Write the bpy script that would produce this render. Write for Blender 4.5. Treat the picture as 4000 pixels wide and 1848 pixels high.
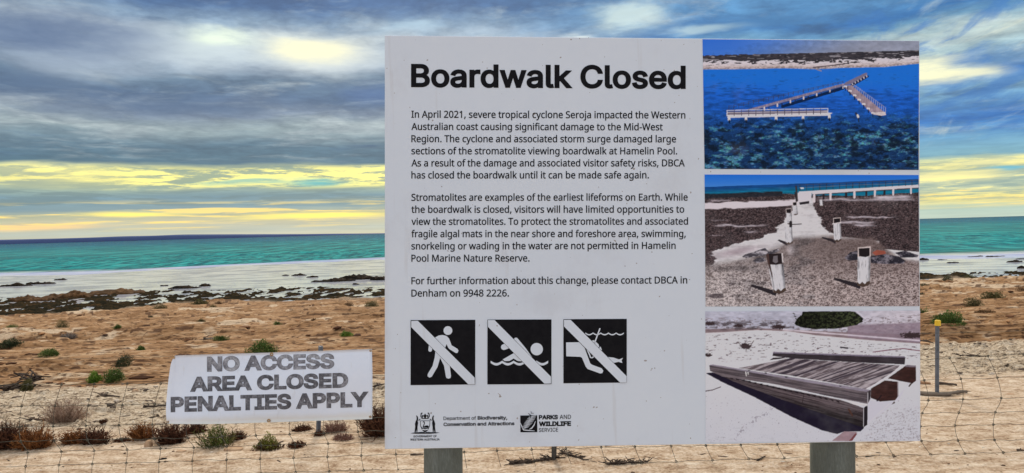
import bpy, math, random
import numpy as np
from mathutils import Vector, Matrix
from mathutils.geometry import delaunay_2d_cdt

for _o in list(bpy.data.objects):
    bpy.data.objects.remove(_o)
SC = bpy.context.scene
COL = SC.collection
R = math.radians

# ------------------------------------------------------------------ camera
F = 2900.0                       # focal length in pixels of the 4000 px wide photograph (26 mm lens)
EYE = Vector((0, 0, 2.05))
camd = bpy.data.cameras.new('camera')
camd.sensor_width = 36.0
camd.lens = 36.0 * F / 4000.0
camd.clip_start = 0.05
camd.clip_end = 60000
cam = bpy.data.objects.new('camera', camd)
COL.objects.link(cam)
CM = Matrix.Rotation(R(90 - 0.51), 3, 'X') @ Matrix.Rotation(R(-1.575), 3, 'Z')
cam.matrix_world = Matrix.Translation(EYE) @ CM.to_4x4()
SC.camera = cam

# ------------------------------------------------------------------ light
SUN_EL, SUN_AZ = 38.0, -6.0
EXPOSURE = 0.32
SC.view_settings.view_transform = 'Standard'
SC.view_settings.look = 'None'
SC.view_settings.gamma = 1.0
SC.view_settings.exposure = EXPOSURE
sl = bpy.data.lights.new('sun', 'SUN')
sl.energy = 2.1
sl.angle = R(10)
sl.color = (1.0, 0.91, 0.78)
sun = bpy.data.objects.new('sun', sl)
COL.objects.link(sun)
sdir = Vector((math.sin(R(SUN_AZ)) * math.cos(R(SUN_EL)), math.cos(R(SUN_AZ)) * math.cos(R(SUN_EL)), math.sin(R(SUN_EL))))
sun.rotation_euler = sdir.to_track_quat('Z', 'Y').to_euler()
sun.location = (0, 0, 30)


def lin(c):
    return tuple((v / 255 / 12.92) if v / 255 <= .04045 else ((v / 255 + .055) / 1.055) ** 2.4 for v in c)


# ------------------------------------------------------------------ node helpers
class S:
    """a float socket with arithmetic"""
    nt = None

    def __init__(s, k):
        s.k = k

    @staticmethod
    def op(o, *a, clamp=False):
        n = S.nt.nodes.new('ShaderNodeMath')
        n.operation = o
        n.use_clamp = clamp
        for i, v in enumerate(a):
            if isinstance(v, S):
                S.nt.links.new(v.k, n.inputs[i])
            else:
                n.inputs[i].default_value = v
        return S(n.outputs[0])

    def __add__(s, o): return S.op('ADD', s, o)
    __radd__ = __add__
    def __sub__(s, o): return S.op('SUBTRACT', s, o)
    def __rsub__(s, o): return S.op('SUBTRACT', o, s)
    def __mul__(s, o): return S.op('MULTIPLY', s, o)
    __rmul__ = __mul__
    def __truediv__(s, o): return S.op('DIVIDE', s, o)
    def __rtruediv__(s, o): return S.op('DIVIDE', o, s)
    def sstep(s, a, b):
        n = S.nt.nodes.new('ShaderNodeMapRange')
        n.interpolation_type = 'SMOOTHSTEP'
        S.nt.links.new(s.k, n.inputs[0])
        n.inputs[1].default_value = a
        n.inputs[2].default_value = b
        return S(n.outputs[0])


def vec(x, y, z=0.0):
    n = S.nt.nodes.new('ShaderNodeCombineXYZ')
    for i, v in enumerate((x, y, z)):
        if isinstance(v, S):
            S.nt.links.new(v.k, n.inputs[i])
        else:
            n.inputs[i].default_value = v
    return n.outputs[0]


def noise(v, scale=1.0, detail=4.0, rough=.55, dist=0.0):
    n = S.nt.nodes.new('ShaderNodeTexNoise')
    if v is not None:
        S.nt.links.new(v, n.inputs['Vector'])
    n.inputs['Scale'].default_value = scale
    n.inputs['Detail'].default_value = detail
    n.inputs['Roughness'].default_value = rough
    n.inputs['Distortion'].default_value = dist
    return S(n.outputs['Fac'])


def ramp(f, stops, interp='LINEAR'):
    n = S.nt.nodes.new('ShaderNodeValToRGB')
    n.color_ramp.interpolation = interp
    e = n.color_ramp.elements
    while len(e) < len(stops):
        e.new(.5)
    for i, (p, c) in enumerate(stops):
        e[i].position = p
        e[i].color = (*c, 1)
    S.nt.links.new(f.k, n.inputs[0])
    return n.outputs[0]


def mixc(f, a, b, mode='MIX'):
    n = S.nt.nodes.new('ShaderNodeMix')
    n.data_type = 'RGBA'
    n.blend_type = mode
    n.clamp_result = False
    for sock, v in ((n.inputs[0], f), (n.inputs[6], a), (n.inputs[7], b)):
        if isinstance(v, S):
            S.nt.links.new(v.k, sock)
        elif hasattr(v, 'is_output'):
            S.nt.links.new(v, sock)
        elif isinstance(v, (int, float)):
            sock.default_value = v
        else:
            sock.default_value = (*v, 1)
    return n.outputs[2]


# ------------------------------------------------------------------ sky (world)
world = bpy.data.worlds.new('World')
SC.world = world
world.use_nodes = True
S.nt = world.node_tree
S.nt.nodes.clear()
wout = S.nt.nodes.new('ShaderNodeOutputWorld')
bg = S.nt.nodes.new('ShaderNodeBackground')
SKY_STRENGTH = 0.1
bg.inputs[1].default_value = SKY_STRENGTH
S.nt.links.new(bg.outputs[0], wout.inputs[0])
sky = S.nt.nodes.new('ShaderNodeTexSky')
sky.sky_type = 'NISHITA'
sky.sun_disc = False
sky.sun_elevation = R(SUN_EL)
sky.sun_rotation = R(SUN_AZ)
tc = S.nt.nodes.new('ShaderNodeTexCoord')
sp = S.nt.nodes.new('ShaderNodeSeparateXYZ')
S.nt.links.new(tc.outputs['Generated'], sp.inputs[0])
dx, dy, dz = S(sp.outputs[0]), S(sp.outputs[1]), S(sp.outputs[2])
az = S.op('ARCTAN2', dx, dy)                                   # bearing, radians, 0 = out to sea
te = dz / S.op('SQRT', dx * dx + dy * dy + 1e-6)               # tangent of the elevation
el = te * 2900.0
# churn the sky a little before anything is drawn on it, so that no edge is a clean curve
w1_ = noise(vec(az * 9.0, te * 40.0, 11.3), 1.0, 5, .62)
w2_ = noise(vec(az * 8.0, te * 36.0, 23.9), 1.0, 5, .62)
azw = az + (w1_ - .5) * .16
elw = el + (w2_ - .5) * (16.0 + el * .16)
# cloud coordinates: cells of the deck flatten towards the horizon
U = az * 6.0
Vv = S.op('LOGARITHM', S.op('MAXIMUM', te, 0.0) + 0.045, 2.718281828) * 6.2
w1_ = noise(vec(U * .9, Vv * .9, 11.3), 1.0, 4, .6)
w2_ = noise(vec(U * .9, Vv * .9, 23.9), 1.0, 4, .6)
azw = az + (w1_ - .5) * .10
elw = el + (w2_ - .5) * (12.0 + el * .20)
D1 = noise(vec(U + w1_ * .8, Vv + w2_ * .5, 3.1), .55, 9, .60, .25)
D2 = noise(vec(U * 1.0 + w2_ * 1.2, Vv * 1.25 + w1_ * .6, 8.6), 1.6, 8, .64, .35)
nS = noise(vec(az * 7.0 + te * 10.0, te * 26.0 - az * 11.0, 2.2), 1.0, 8, .62, .5)   # wisps slanting up to the right
nF = noise(vec(U * 3.6, Vv * 3.4, 9.3), 1.0, 7, .66, .3)
nG = noise(vec(U * 1.8, Vv * 1.8, 14.3), 1.0, 8, .62, .25)
ew = elw + (D1 - .5) * (10.0 + el * .22)
LEFT = [(0, (206, 204, 182)), (26, (186, 194, 186)), (62, (196, 194, 172)), (85, (182, 186, 164)), (112, (142, 166, 174)),
        (150, (128, 158, 172)), (180, (160, 178, 168)), (205, (226, 220, 152)), (240, (246, 238, 160)), (252, (206, 208, 166)),
        (268, (92, 124, 142)), (330, (102, 130, 148)), (395, (158, 172, 176)), (450, (130, 144, 162)), (520, (100, 123, 150)),
        (575, (116, 138, 158)), (640, (158, 172, 186)), (735, (184, 196, 204)), (790, (146, 168, 188)), (860, (92, 124, 162)),
        (960, (74, 108, 150)), (1300, (96, 124, 155)), (2400, (170, 182, 196))]
RIGHT = [(0, (196, 210, 198)), (35, (180, 200, 190)), (55, (226, 218, 160)), (78, (232, 222, 154)), (100, (186, 198, 178)),
         (135, (176, 192, 178)), (165, (214, 212, 162)), (190, (226, 222, 162)), (203, (136, 176, 190)), (250, (128, 172, 196)),
         (300, (92, 150, 200)), (340, (66, 126, 188)), (390, (128, 170, 200)), (440, (146, 182, 204)), (490, (76, 134, 192)),
         (560, (170, 194, 202)), (610, (190, 206, 204)), (665, (128, 170, 196)), (725, (76, 134, 186)), (800, (104, 154, 194)),
         (960, (108, 154, 192)), (1300, (110, 142, 175)), (2400, (170, 182, 196))]
TOP = 2400.0


def skyramp(st):
    return ramp(ew / TOP, [(e / TOP, lin(c)) for e, c in st])


side = az.sstep(R(-6), R(16))
cl = mixc(side, skyramp(LEFT), skyramp(RIGHT))
# thick and thin parts of the deck
deck = el.sstep(262, 300)
thin = (D1 * .55 + D2 * .45)
cl = mixc(deck * thin.sstep(.50, .33) * .60, cl, lin((206, 214, 214)))
cl = mixc(deck * thin.sstep(.53, .66) * .65, cl, lin((76, 105, 138)))
mot = (nG - .5) * .65 + (D2 - .5) * .65 + (nF - .5) * .36
bil = S.op('ABSOLUTE', noise(vec(U * 2.0 + w1_, Vv * 1.5 + w2_, 41.0), 1.0, 6, .55, .15) - .5) * 2.0
bil2 = S.op('ABSOLUTE', noise(vec(U * 5.0, Vv * 3.6, 47.0), 1.0, 5, .55, .15) - .5) * 2.0
mot = mot * .8 + ((bil - .2) * .75 + (bil2 - .2) * .35) * deck
mot = mot * (el.sstep(0, 260) * .55 + .45)
cl = mixc(1.0, cl, vec(1.0 + mot, 1.0 + mot * .94, 1.0 + mot * .82), 'MULTIPLY')
# broken, lit cloud in the low bright belt
belt = elw.sstep(168, 205) * (1.0 - elw.sstep(246, 266)) * (1.0 - az.sstep(R(-8), R(4))) * az.sstep(R(-33), R(-24))
puff = (nF * .6 + nG * .4).sstep(.43, .53)
cl = mixc((1.0 - az.sstep(R(-33), R(-26))) * elw.sstep(168, 200) * (1.0 - elw.sstep(262, 270)) * (1.0 - nG.sstep(.52, .62)) * .7, cl, lin((150, 166, 160)))
cl = mixc(belt * puff * .9, cl, lin((255, 246, 158)))
cl = mixc(belt * (1.0 - (nG * .5 + nF * .5).sstep(.44, .52)) * .75, cl, lin((136, 160, 158)))
lowb = el.sstep(26, 50) * (1.0 - el.sstep(105, 150))
cl = mixc(lowb * noise(vec(az * 7.0, te * 170.0, 7.7), 1.0, 6, .6, .3).sstep(.51, .62) * .85, cl, lin((252, 226, 146)))
cl = mixc(el.sstep(105, 130) * (1.0 - el.sstep(165, 190)) * (1.0 - az.sstep(R(-8), R(4))) * nG.sstep(.44, .56) * .6, cl, lin((116, 138, 144)))
belt2 = el.sstep(40, 70) * (1.0 - el.sstep(190, 206)) * az.sstep(R(16), R(24))
cl = mixc(belt2 * (nF * .6 + nG * .4).sstep(.52, .43) * .65, cl, lin((150, 172, 170)))
cl = mixc(belt2 * (nF * .6 + nG * .4).sstep(.52, .60) * .8, cl, lin((250, 240, 172)))
# right-hand wisps
rw = az.sstep(R(20), R(28)) * el.sstep(230, 300) * (1.0 - el.sstep(700, 780))
cl = mixc(rw * nS.sstep(.52, .74) * .55, cl, lin((240, 238, 212)))
cl = mixc(rw * (1.0 - nS.sstep(.36, .50)) * .6, cl, lin((70, 128, 190)))


def spot(px, py, sx, sy, colr, amt, rag=.5):
    """a rift or a bank in the cloud at a bearing and height"""
    global cl
    a0 = math.atan((px - 2000) / F)
    e0 = (953 - .0275 * px - py) * math.cos(a0)
    da = (azw - a0) / (sx / F)
    de = (elw - e0) / sy
    g = S.op('EXPONENT', (da * da + de * de) * -1.0)
    m = (g * (1.0 - rag) + g * (nF * .8 + D2 * .6) * rag * 1.6).sstep(.08, 1.12)
    cl = mixc(m * amt, cl, lin(colr))


spot(300, 260, 220, 60, (196, 206, 216), .5)
spot(760, 200, 420, 70, (204, 214, 220), .7, .7)
spot(1330, 230, 260, 80, (206, 214, 218), .7, .7)
spot(1260, 200, 260, 85, (226, 230, 222), .6, .5)
spot(1255, 185, 200, 50, (250, 244, 206), .75, .98)
spot(850, 170, 240, 70, (214, 224, 222), .6, .6)
spot(870, 145, 120, 34, (236, 246, 226), .85, .95)
spot(150, 120, 420, 100, (84, 108, 146), .7)
spot(80, 320, 200, 60, (100, 120, 146), .6)
spot(1450, 370, 130, 42, (90, 122, 172), .45)
spot(700, 400, 420, 40, (100, 122, 152), .55)
spot(1000, 650, 520, 22, (88, 124, 146), .55, .3)
spot(1240, 712, 150, 14, (108, 186, 192), .9, .9)
spot(940, 712, 150, 8, (120, 182, 186), .7, .9)
spot(520, 838, 190, 11, (255, 238, 140), .95, .7)
spot(1230, 842, 320, 14, (255, 238, 138), .95, .6)
spot(90, 890, 220, 12, (248, 214, 156), .8, .7)
spot(2480, 70, 170, 60, (220, 232, 224), .7, .98)
spot(2270, 138, 75, 22, (244, 248, 238), .9, .8)
spot(1640, 120, 150, 26, (190, 212, 224), .6, .7)
spot(2760, 120, 170, 22, (202, 218, 216), .7, .8)
spot(3000, 80, 260, 46, (84, 132, 172), .6)
spot(3640, 270, 140, 56, (252, 248, 208), .9, .9)
spot(3800, 285, 140, 32, (248, 244, 206), .8, .9)
spot(3960, 655, 60, 9, (96, 182, 210), .9, .6)
spot(3890, 630, 160, 16, (242, 234, 176), .7, .8)
spot(3720, 690, 200, 22, (248, 238, 174), .8, .8)
# the cloud's own light and dark, a little deeper than the colours listed above
cl = mixc(1.0, cl, (2.0, 2.0, 2.0), 'MULTIPLY')
gm = S.nt.nodes.new('ShaderNodeGamma')
gm.inputs[1].default_value = 1.28
S.nt.links.new(cl, gm.inputs[0])
cl = mixc(1.0, gm.outputs[0], (.41, .41, .41), 'MULTIPLY')
# unseen part of the overcast dome: brighter towards the zenith, as overcast skies are
zen = ramp(dz, [(0.0, (.25, .28, .34)), (.35, (.40, .42, .46)), (.7, (.90, .89, .86)), (1.0, (1.15, 1.13, 1.08))])
front = dy.sstep(-.15, .25)
up = el.sstep(1000, 2200)
back = ramp(dz, [(0.0, (.47, .52, .66)), (.35, (.54, .59, .71)), (.7, (.66, .70, .76)), (1.0, (1.15, 1.13, 1.08))])
cl = mixc(up, cl, zen)
cl = mixc(front, back, cl)
scaled = mixc(1.0, cl, (1 / SKY_STRENGTH,) * 3, 'MULTIPLY')
S.nt.links.new(mixc(.94, sky.outputs[0], scaled), bg.inputs[0])


# ------------------------------------------------------------------ helpers
def ray(px, py):
    d = Vector(((px - 2000) / F, (924 - py) / F, -1.0))
    return CM @ d


def rays(px, py):
    px, py = np.asarray(px, float), np.asarray(py, float)
    d = np.stack([(px - 2000) / F, (924 - py) / F, -np.ones_like(px)], -1)
    return d @ np.array(CM).T


def _h(ix, iy, seed):
    n = (ix.astype(np.int64) * 374761393 + iy.astype(np.int64) * 668265263 + seed * 1442695041) & 0xffffffff
    n = ((n ^ (n >> 13)) * 1274126177) & 0xffffffff
    n = n ^ (n >> 16)
    return (n & 0xffff) / 65535.0


def vn(x, y, seed=0):
    ix, iy = np.floor(x), np.floor(y)
    fx, fy = x - ix, y - iy
    ux, uy = fx * fx * (3 - 2 * fx), fy * fy * (3 - 2 * fy)
    a, b = _h(ix, iy, seed), _h(ix + 1, iy, seed)
    c, d = _h(ix, iy + 1, seed), _h(ix + 1, iy + 1, seed)
    return (a * (1 - ux) + b * ux) * (1 - uy) + (c * (1 - ux) + d * ux) * uy


def fbm(x, y, octv=4, seed=0, rough=.5):
    x, y = np.asarray(x, float), np.asarray(y, float)
    s, a, t = 0, 1.0, 0
    for i in range(octv):
        s = s + a * vn(x * 2 ** i + 13.7 * i, y * 2 ** i + 7.3 * i, seed + i)
        t += a
        a *= rough
    return s / t


def sst(x, a, b):
    t = np.clip((x - a) / (b - a), 0, 1)
    return t * t * (3 - 2 * t)


def tag(o, label=None, cat=None, group=None, kind=None):
    if label: o['label'] = label
    if cat: o['category'] = cat
    if group: o['group'] = group
    if kind: o['kind'] = kind
    return o


def empty(name, loc, label, cat, group=None):
    o = bpy.data.objects.new(name, None)
    o.empty_display_size = .1
    o.location = loc
    COL.objects.link(o)
    return tag(o, label, cat, group)


def mesh(name, verts, faces, mat, parent=None, smooth=False, cols=None):
    me = bpy.data.meshes.new(name)
    v = np.asarray(verts, float).reshape(-1, 3)
    if parent is not None:
        v = v - np.array(parent_world(parent))
    me.from_pydata(v.tolist(), [], faces if isinstance(faces, list) else faces.tolist())
    if smooth:
        me.polygons.foreach_set('use_smooth', np.ones(len(me.polygons), bool))
    if cols is not None:
        a = me.color_attributes.new('tint', 'FLOAT_COLOR', 'POINT')
        c = np.ones((len(v), 4), np.float32)
        c[:, :np.asarray(cols).shape[1]] = cols
        a.data.foreach_set('color', c.ravel())
    me.update()
    o = bpy.data.objects.new(name, me)
    COL.objects.link(o)
    if mat:
        me.materials.append(mat)
    if parent is not None:
        o.parent = parent
    return o


def parent_world(p):
    v = Vector((0, 0, 0))
    while p is not None:
        v = v + p.location
        p = p.parent
    return v


def tube(pts, rad, n=6, cap=True):
    """verts, faces of a tube along points; rad a number or list"""
    P = [Vector(p) for p in pts]
    rr = rad if hasattr(rad, '__len__') else [rad] * len(P)
    V, Fc = [], []
    for i, p in enumerate(P):
        t = (P[min(i + 1, len(P) - 1)] - P[max(i - 1, 0)]).normalized()
        a = t.cross(Vector((.31, .17, .93)))
        if a.length < 1e-3: a = t.cross(Vector((1, 0, 0)))
        a.normalize(); b = t.cross(a)
        for k in range(n):
            w = 2 * math.pi * k / n
            V.append(p + (a * math.cos(w) + b * math.sin(w)) * rr[i])
    for i in range(len(P) - 1):
        for k in range(n):
            Fc.append((i * n + k, i * n + (k + 1) % n, (i + 1) * n + (k + 1) % n, (i + 1) * n + k))
    if cap:
        Fc.append(tuple(range(n))[::-1]); Fc.append(tuple((len(P) - 1) * n + k for k in range(n)))
    return V, Fc


class MB:
    def __init__(s): s.v, s.f, s.c = [], [], []
    def add(s, vf, col=None):
        o = len(s.v)
        s.v += [tuple(p) for p in vf[0]]
        s.f += [tuple(i + o for i in q) for q in vf[1]]
        if col is not None: s.c += [col] * len(vf[0])
        return s
    def build(s, name, mat, parent=None, smooth=False):
        return mesh(name, s.v, s.f, mat, parent, smooth, np.array(s.c) if s.c else None)


def new_mat(name):
    m = bpy.data.materials.new(name)
    m.use_nodes = True
    S.nt = m.node_tree
    b = m.node_tree.nodes['Principled BSDF']
    return m, b


def link(a, b):
    S.nt.links.new(a.k if isinstance(a, S) else a, b)


def objco():
    return S.nt.nodes.new('ShaderNodeTexCoord').outputs['Object']


def worldco():
    return S.nt.nodes.new('ShaderNodeNewGeometry').outputs['Position']


def scalev(v, x, y, z):
    n = S.nt.nodes.new('ShaderNodeVectorMath'); n.operation = 'MULTIPLY'
    S.nt.links.new(v, n.inputs[0]); n.inputs[1].default_value = (x, y, z)
    return n.outputs[0]


def bump(h, b, strength=.4, dist=.01):
    n = S.nt.nodes.new('ShaderNodeBump')
    n.inputs['Strength'].default_value = strength
    n.inputs['Distance'].default_value = dist
    S.nt.links.new(h.k, n.inputs['Height'])
    S.nt.links.new(n.outputs[0], b.inputs['Normal'])


def attr(name='tint'):
    n = S.nt.nodes.new('ShaderNodeAttribute'); n.attribute_name = name
    return n.outputs['Color']


def simple(name, c1, c2, scale=20, rough=.7, metal=0.0, bmp=0.0, bscale=None, stretch=(1, 1, 1), spec=.5):
    m, b = new_mat(name)
    co = scalev(objco(), *stretch)
    f = noise(co, scale, 5, .6)
    link(ramp(f, [(.3, c1), (.7, c2)]), b.inputs['Base Color'])
    b.inputs['Roughness'].default_value = rough
    b.inputs['Metallic'].default_value = metal
    b.inputs['Specular IOR Level'].default_value = spec
    if bmp:
        bump(noise(co, bscale or scale * 2, 4, .6), b, bmp, .004)
    return m


def tinted(name, rough=.8, scale=60, spec=.2, trans=0.0):
    """colour comes from a per-leaf attribute, with a little noise"""
    m, b = new_mat(name)
    f = noise(objco(), scale, 3, .5)
    link(mixc(1.0, attr(), vec(f * .5 + .75, f * .5 + .75, f * .5 + .75), 'MULTIPLY'), b.inputs['Base Color'])
    b.inputs['Roughness'].default_value = rough
    b.inputs['Specular IOR Level'].default_value = spec
    return m

# ------------------------------------------------------------------ terrain
SEA = -1.95


def on_plane(px, py, z):
    d = ray(px, py)
    t = (z - EYE.z) / d.z
    return EYE + d * t


def curve(pts, z):
    q = sorted((on_plane(px, py, z)[:2] for px, py in pts))
    return [a[0] for a in q], [a[1] for a in q]


CR = curve([(-300, 1532), (0, 1526), (650, 1516), (1300, 1508), (1500, 1500), (2600, 1400), (3560, 1366), (4000, 1340), (4300, 1330)], -.06)
CG = curve([(-300, 1700), (0, 1700), (400, 1690), (800, 1668), (1400, 1640), (2600, 1560), (3560, 1470), (4000, 1456), (4300, 1450)], 0)
CM_ = curve([(-400, 1246), (0, 1238), (300, 1222), (500, 1204), (800, 1182), (1500, 1166), (3600, 1096), (4000, 1086), (4400, 1078)], SEA + .08)
CW = curve([(-400, 1182), (0, 1172), (300, 1156), (540, 1142), (800, 1141), (1100, 1128), (1500, 1136), (3600, 1072), (4000, 1066), (4400, 1056)], SEA)


def bnd(c, x): return np.interp(x, c[0], c[1])


def base_h(x, y):
    yr, ym, yw = bnd(CR, x), bnd(CM_, x), bnd(CW, x)
    z = -.06 * sst(y, 6.8, yr)
    t = np.clip((y - yr) / (ym - yr), 0, 1)
    z = z + (SEA + .07 + .06) * t
    t2 = np.clip((y - ym) / (yw - ym), 0, 1)
    z = z - .085 * t2
    z = z - np.clip((y - yw) * .02, 0, 1.2)
    return z


def height(x, y, full=True):
    x, y = np.asarray(x, float), np.asarray(y, float)
    yr, yg, ym, yw = bnd(CR, x), bnd(CG, x), bnd(CM_, x), bnd(CW, x)
    z = base_h(x, y)
    wob = (fbm(x * .35, y * .35, 3, 5) - .5)
    rock = sst(y - yr + wob * 1.2, -.15, .5) * (1 - sst(y - ym + wob * 5, -1.5, 1.5))
    grav = sst(y - yg + wob * .9, -.25, .35) * (1 - rock) * (y < yr + 3)
    mat = sst(y - ym + wob * 5, -1.5, 1.5)
    # rolling relief
    z = z + (fbm(x * .25, y * .25, 3, 11) - .5) * .16 * rock
    z = z + (fbm(x * .5 + 9, y * .5, 3, 21) - .5) * .06 * (1 - mat)
    # bedded rock: thin ledges, long across the slope
    n = fbm(x * .26 + .12 * y, y * 1.0, 5, 31, .52)
    n2 = fbm(x * .65, y * 2.4, 4, 37, .55)
    q = (n * .75 + n2 * .25) * 15
    fr = q - np.floor(q)
    led = (np.floor(q) + sst(fr, .72, .98) * .98 + fr * .02)
    hard = sst(fbm(x * .22, y * .30, 3, 41), .36, .56)
    z = z + rock * (led - 7) * (.024 + .036 * hard)
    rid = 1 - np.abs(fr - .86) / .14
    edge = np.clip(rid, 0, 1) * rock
    z = z + rock * (fbm(x * 3, y * 6, 3, 47) - .5) * .022
    # rubble band
    g = fbm(x * 5, y * 7, 4, 51, .6)
    z = z + grav * ((g - .5) * .055 + sst(g, .55, .75) * .03)
    # foreground shell sand: shallow scuffs
    sandm = (1 - rock) * (1 - grav) * (1 - mat)
    z = z + sandm * ((fbm(x * 2.2, y * 3.2, 4, 61, .55) - .5) * .030 + (fbm(x * 10, y * 14, 3, 67, .6) - .5) * .012)
    # wet algal flats, puddled
    pm = fbm(x * 1.35, y * .58, 4, 71, .6) * .85 + fbm(x * .25, y * .2, 2, 79) * .15
    z = z + mat * (pm - .500) * .70 * (1 - sst(y - yw, 0, 5))
    if full == 'q':
        return z, rock, grav, mat, edge, hard, q
    return z, rock, grav, mat, edge, hard


print('terrain')
tI = np.linspace(-.76, .76, 1180)
tO = np.concatenate([-np.geomspace(.765, 3.2, 60)[::-1], tI, np.geomspace(.765, 3.2, 60)])
# rows evenly spread in depression angle, then a few under and behind the viewer
dep = np.linspace(1 / 4.6, 1 / 72.0, 760)
ys = 1.0 / dep
ys = np.concatenate([[-30, -12, -5, -2, 0, 1.2, 2.2, 3.0, 3.6, 4.1], ys, [80, 95, 130, 200]])
ap = -1.2
W = np.where(ys[:, None] > 2.2, ys[:, None] - 0.0, 2.2 + (2.2 - ys[:, None]) * .8)
X = tO[None, :] * W
Y = np.repeat(ys[:, None], len(tO), 1)
Z, rock, grav, matz, edge, hard, qq = height(X, Y, 'q')
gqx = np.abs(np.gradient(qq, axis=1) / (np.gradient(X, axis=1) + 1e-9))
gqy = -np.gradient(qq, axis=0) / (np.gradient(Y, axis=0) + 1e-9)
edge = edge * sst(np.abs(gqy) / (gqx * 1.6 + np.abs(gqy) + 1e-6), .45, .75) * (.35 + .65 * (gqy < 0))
nr, ncl = X.shape
idx = np.arange(nr * ncl).reshape(nr, ncl)
faces = np.stack([idx[:-1, :-1], idx[:-1, 1:], idx[1:, 1:], idx[1:, :-1]], -1).reshape(-1, 4)
me = bpy.data.meshes.new('ground')
me.vertices.add(nr * ncl)
me.vertices.foreach_set('co', np.stack([X, Y, Z], -1).astype(np.float32).ravel())
me.loops.add(faces.size)
me.loops.foreach_set('vertex_index', faces.astype(np.int32).ravel())
me.polygons.add(len(faces))
me.polygons.foreach_set('loop_start', np.arange(0, faces.size, 4, dtype=np.int32))
me.polygons.foreach_set('use_smooth', np.ones(len(faces), bool))
me.update(calc_edges=True)
sandy = sst(fbm(X * .70 + 40, Y * .80, 5, 81, .62) * .75 + fbm(X * .2 + 40, Y * .25, 2, 88) * .25 + .16 * sst(X / np.maximum(Y, 3), .3, .6) * sst(Y, 26, 36) + .12 * np.exp(-((Y - bnd(CR, X) - .3) / .8) ** 2) - .05, .50, .66)
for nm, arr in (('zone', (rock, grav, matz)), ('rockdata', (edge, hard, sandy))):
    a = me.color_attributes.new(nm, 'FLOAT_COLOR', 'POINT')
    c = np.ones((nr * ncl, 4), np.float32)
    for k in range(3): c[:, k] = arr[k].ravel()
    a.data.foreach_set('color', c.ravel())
ground = bpy.data.objects.new('ground', me)
COL.objects.link(ground)
tag(ground, kind='structure')

m, b = new_mat('ground')
P = worldco()
zs = S.nt.nodes.new('ShaderNodeSeparateColor'); link(attr('zone'), zs.inputs[0])
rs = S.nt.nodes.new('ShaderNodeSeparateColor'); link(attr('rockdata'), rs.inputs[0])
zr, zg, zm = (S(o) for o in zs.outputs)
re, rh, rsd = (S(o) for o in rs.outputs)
a1 = noise(scalev(P, 1, 1.6, 4), .9, 5, .6)
a2 = noise(scalev(P, 1, 1.7, 6), 4.5, 5, .65)
a3 = noise(P, 34, 4, .65)
a4 = noise(P, 120, 3, .7)
gs = noise(scalev(P, .55, 1.7, 1), 13, 5, .72)
# shell sand
sand = ramp(a2 * .55 + a3 * .45, [(.38, (.27, .165, .095)), (.46, (.45, .32, .21)), (.53, (.59, .45, .32)), (.62, (.72, .60, .46))])
sand = mixc(a4.sstep(.60, .72) * .55, sand, (.30, .19, .115))
sand = mixc(a4.sstep(.40, .30) * .5, sand, (.72, .64, .52))
sand = mixc(noise(P, 55, 2, .5).sstep(.70, .76) * .8, sand, (.16, .09, .05))
# rubble
grv = ramp(gs * .6 + a3 * .4, [(.37, (.03, .022, .016)), (.43, (.18, .13, .085)), (.50, (.46, .355, .245)), (.62, (.70, .60, .46))])
# bedded rock: ochre with pale crusts and ledge faces darkened to paint in their shade
rk = ramp(a1 * .55 + a2 * .45, [(.36, (.11, .052, .021)), (.46, (.265, .142, .064)), (.54, (.365, .215, .110)), (.64, (.50, .34, .20))])
pale = (rsd * .9 + (a2 - .5) * .8).sstep(.25, .75)
rk = mixc(pale, rk, ramp(a3, [(.3, (.45, .31, .19)), (.7, (.60, .47, .33))]))
streak = noise(scalev(P, .55, 2.6, 1), 2.3, 6, .72)
rk = mixc(streak.sstep(.54, .62) * .9, rk, (.075, .034, .016))
rk = mixc(noise(scalev(P, .6, 2.2, 1), 7.0, 4, .72).sstep(.56, .64) * .85, rk, (.055, .028, .015))
rk = mixc(re.sstep(.10, .6) * .85, rk, (.075, .035, .018))  # undercut shade painted onto the ledge edges
# wet algal mat
mt = ramp(a2 * .6 + a1 * .4, [(.35, (.008, .007, .005)), (.5, (.022, .020, .013)), (.64, (.085, .045, .018))])
c = mixc(zg, sand, grv)
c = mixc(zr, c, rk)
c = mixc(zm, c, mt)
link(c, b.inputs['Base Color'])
b.inputs['Roughness'].default_value = .9
link((1.0 - zm) * .06, b.inputs['Specular IOR Level'])
hgt = a2 * .6 + a3 * .45 + a4 * .25
bump(hgt, b, 1.0, .035)
me.materials.append(m)


def ground_at(px, py):
    d = ray(px, py)
    if d.z >= 0: raise ValueError((px, py))
    ts = np.concatenate([np.linspace(3.0, 20, 500), np.geomspace(20, 140, 500)[1:]])
    pz = EYE.z + d.z * ts
    hz = base_h(d.x * ts, d.y * ts)
    hz = np.maximum(hz, SEA)
    i = np.argmax(pz < hz)
    t = ts[i]
    x, y = d.x * t, d.y * t
    z = max(float(height(np.array([x]), np.array([y]))[0][0]), SEA)
    return Vector((x, y, z))


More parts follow.
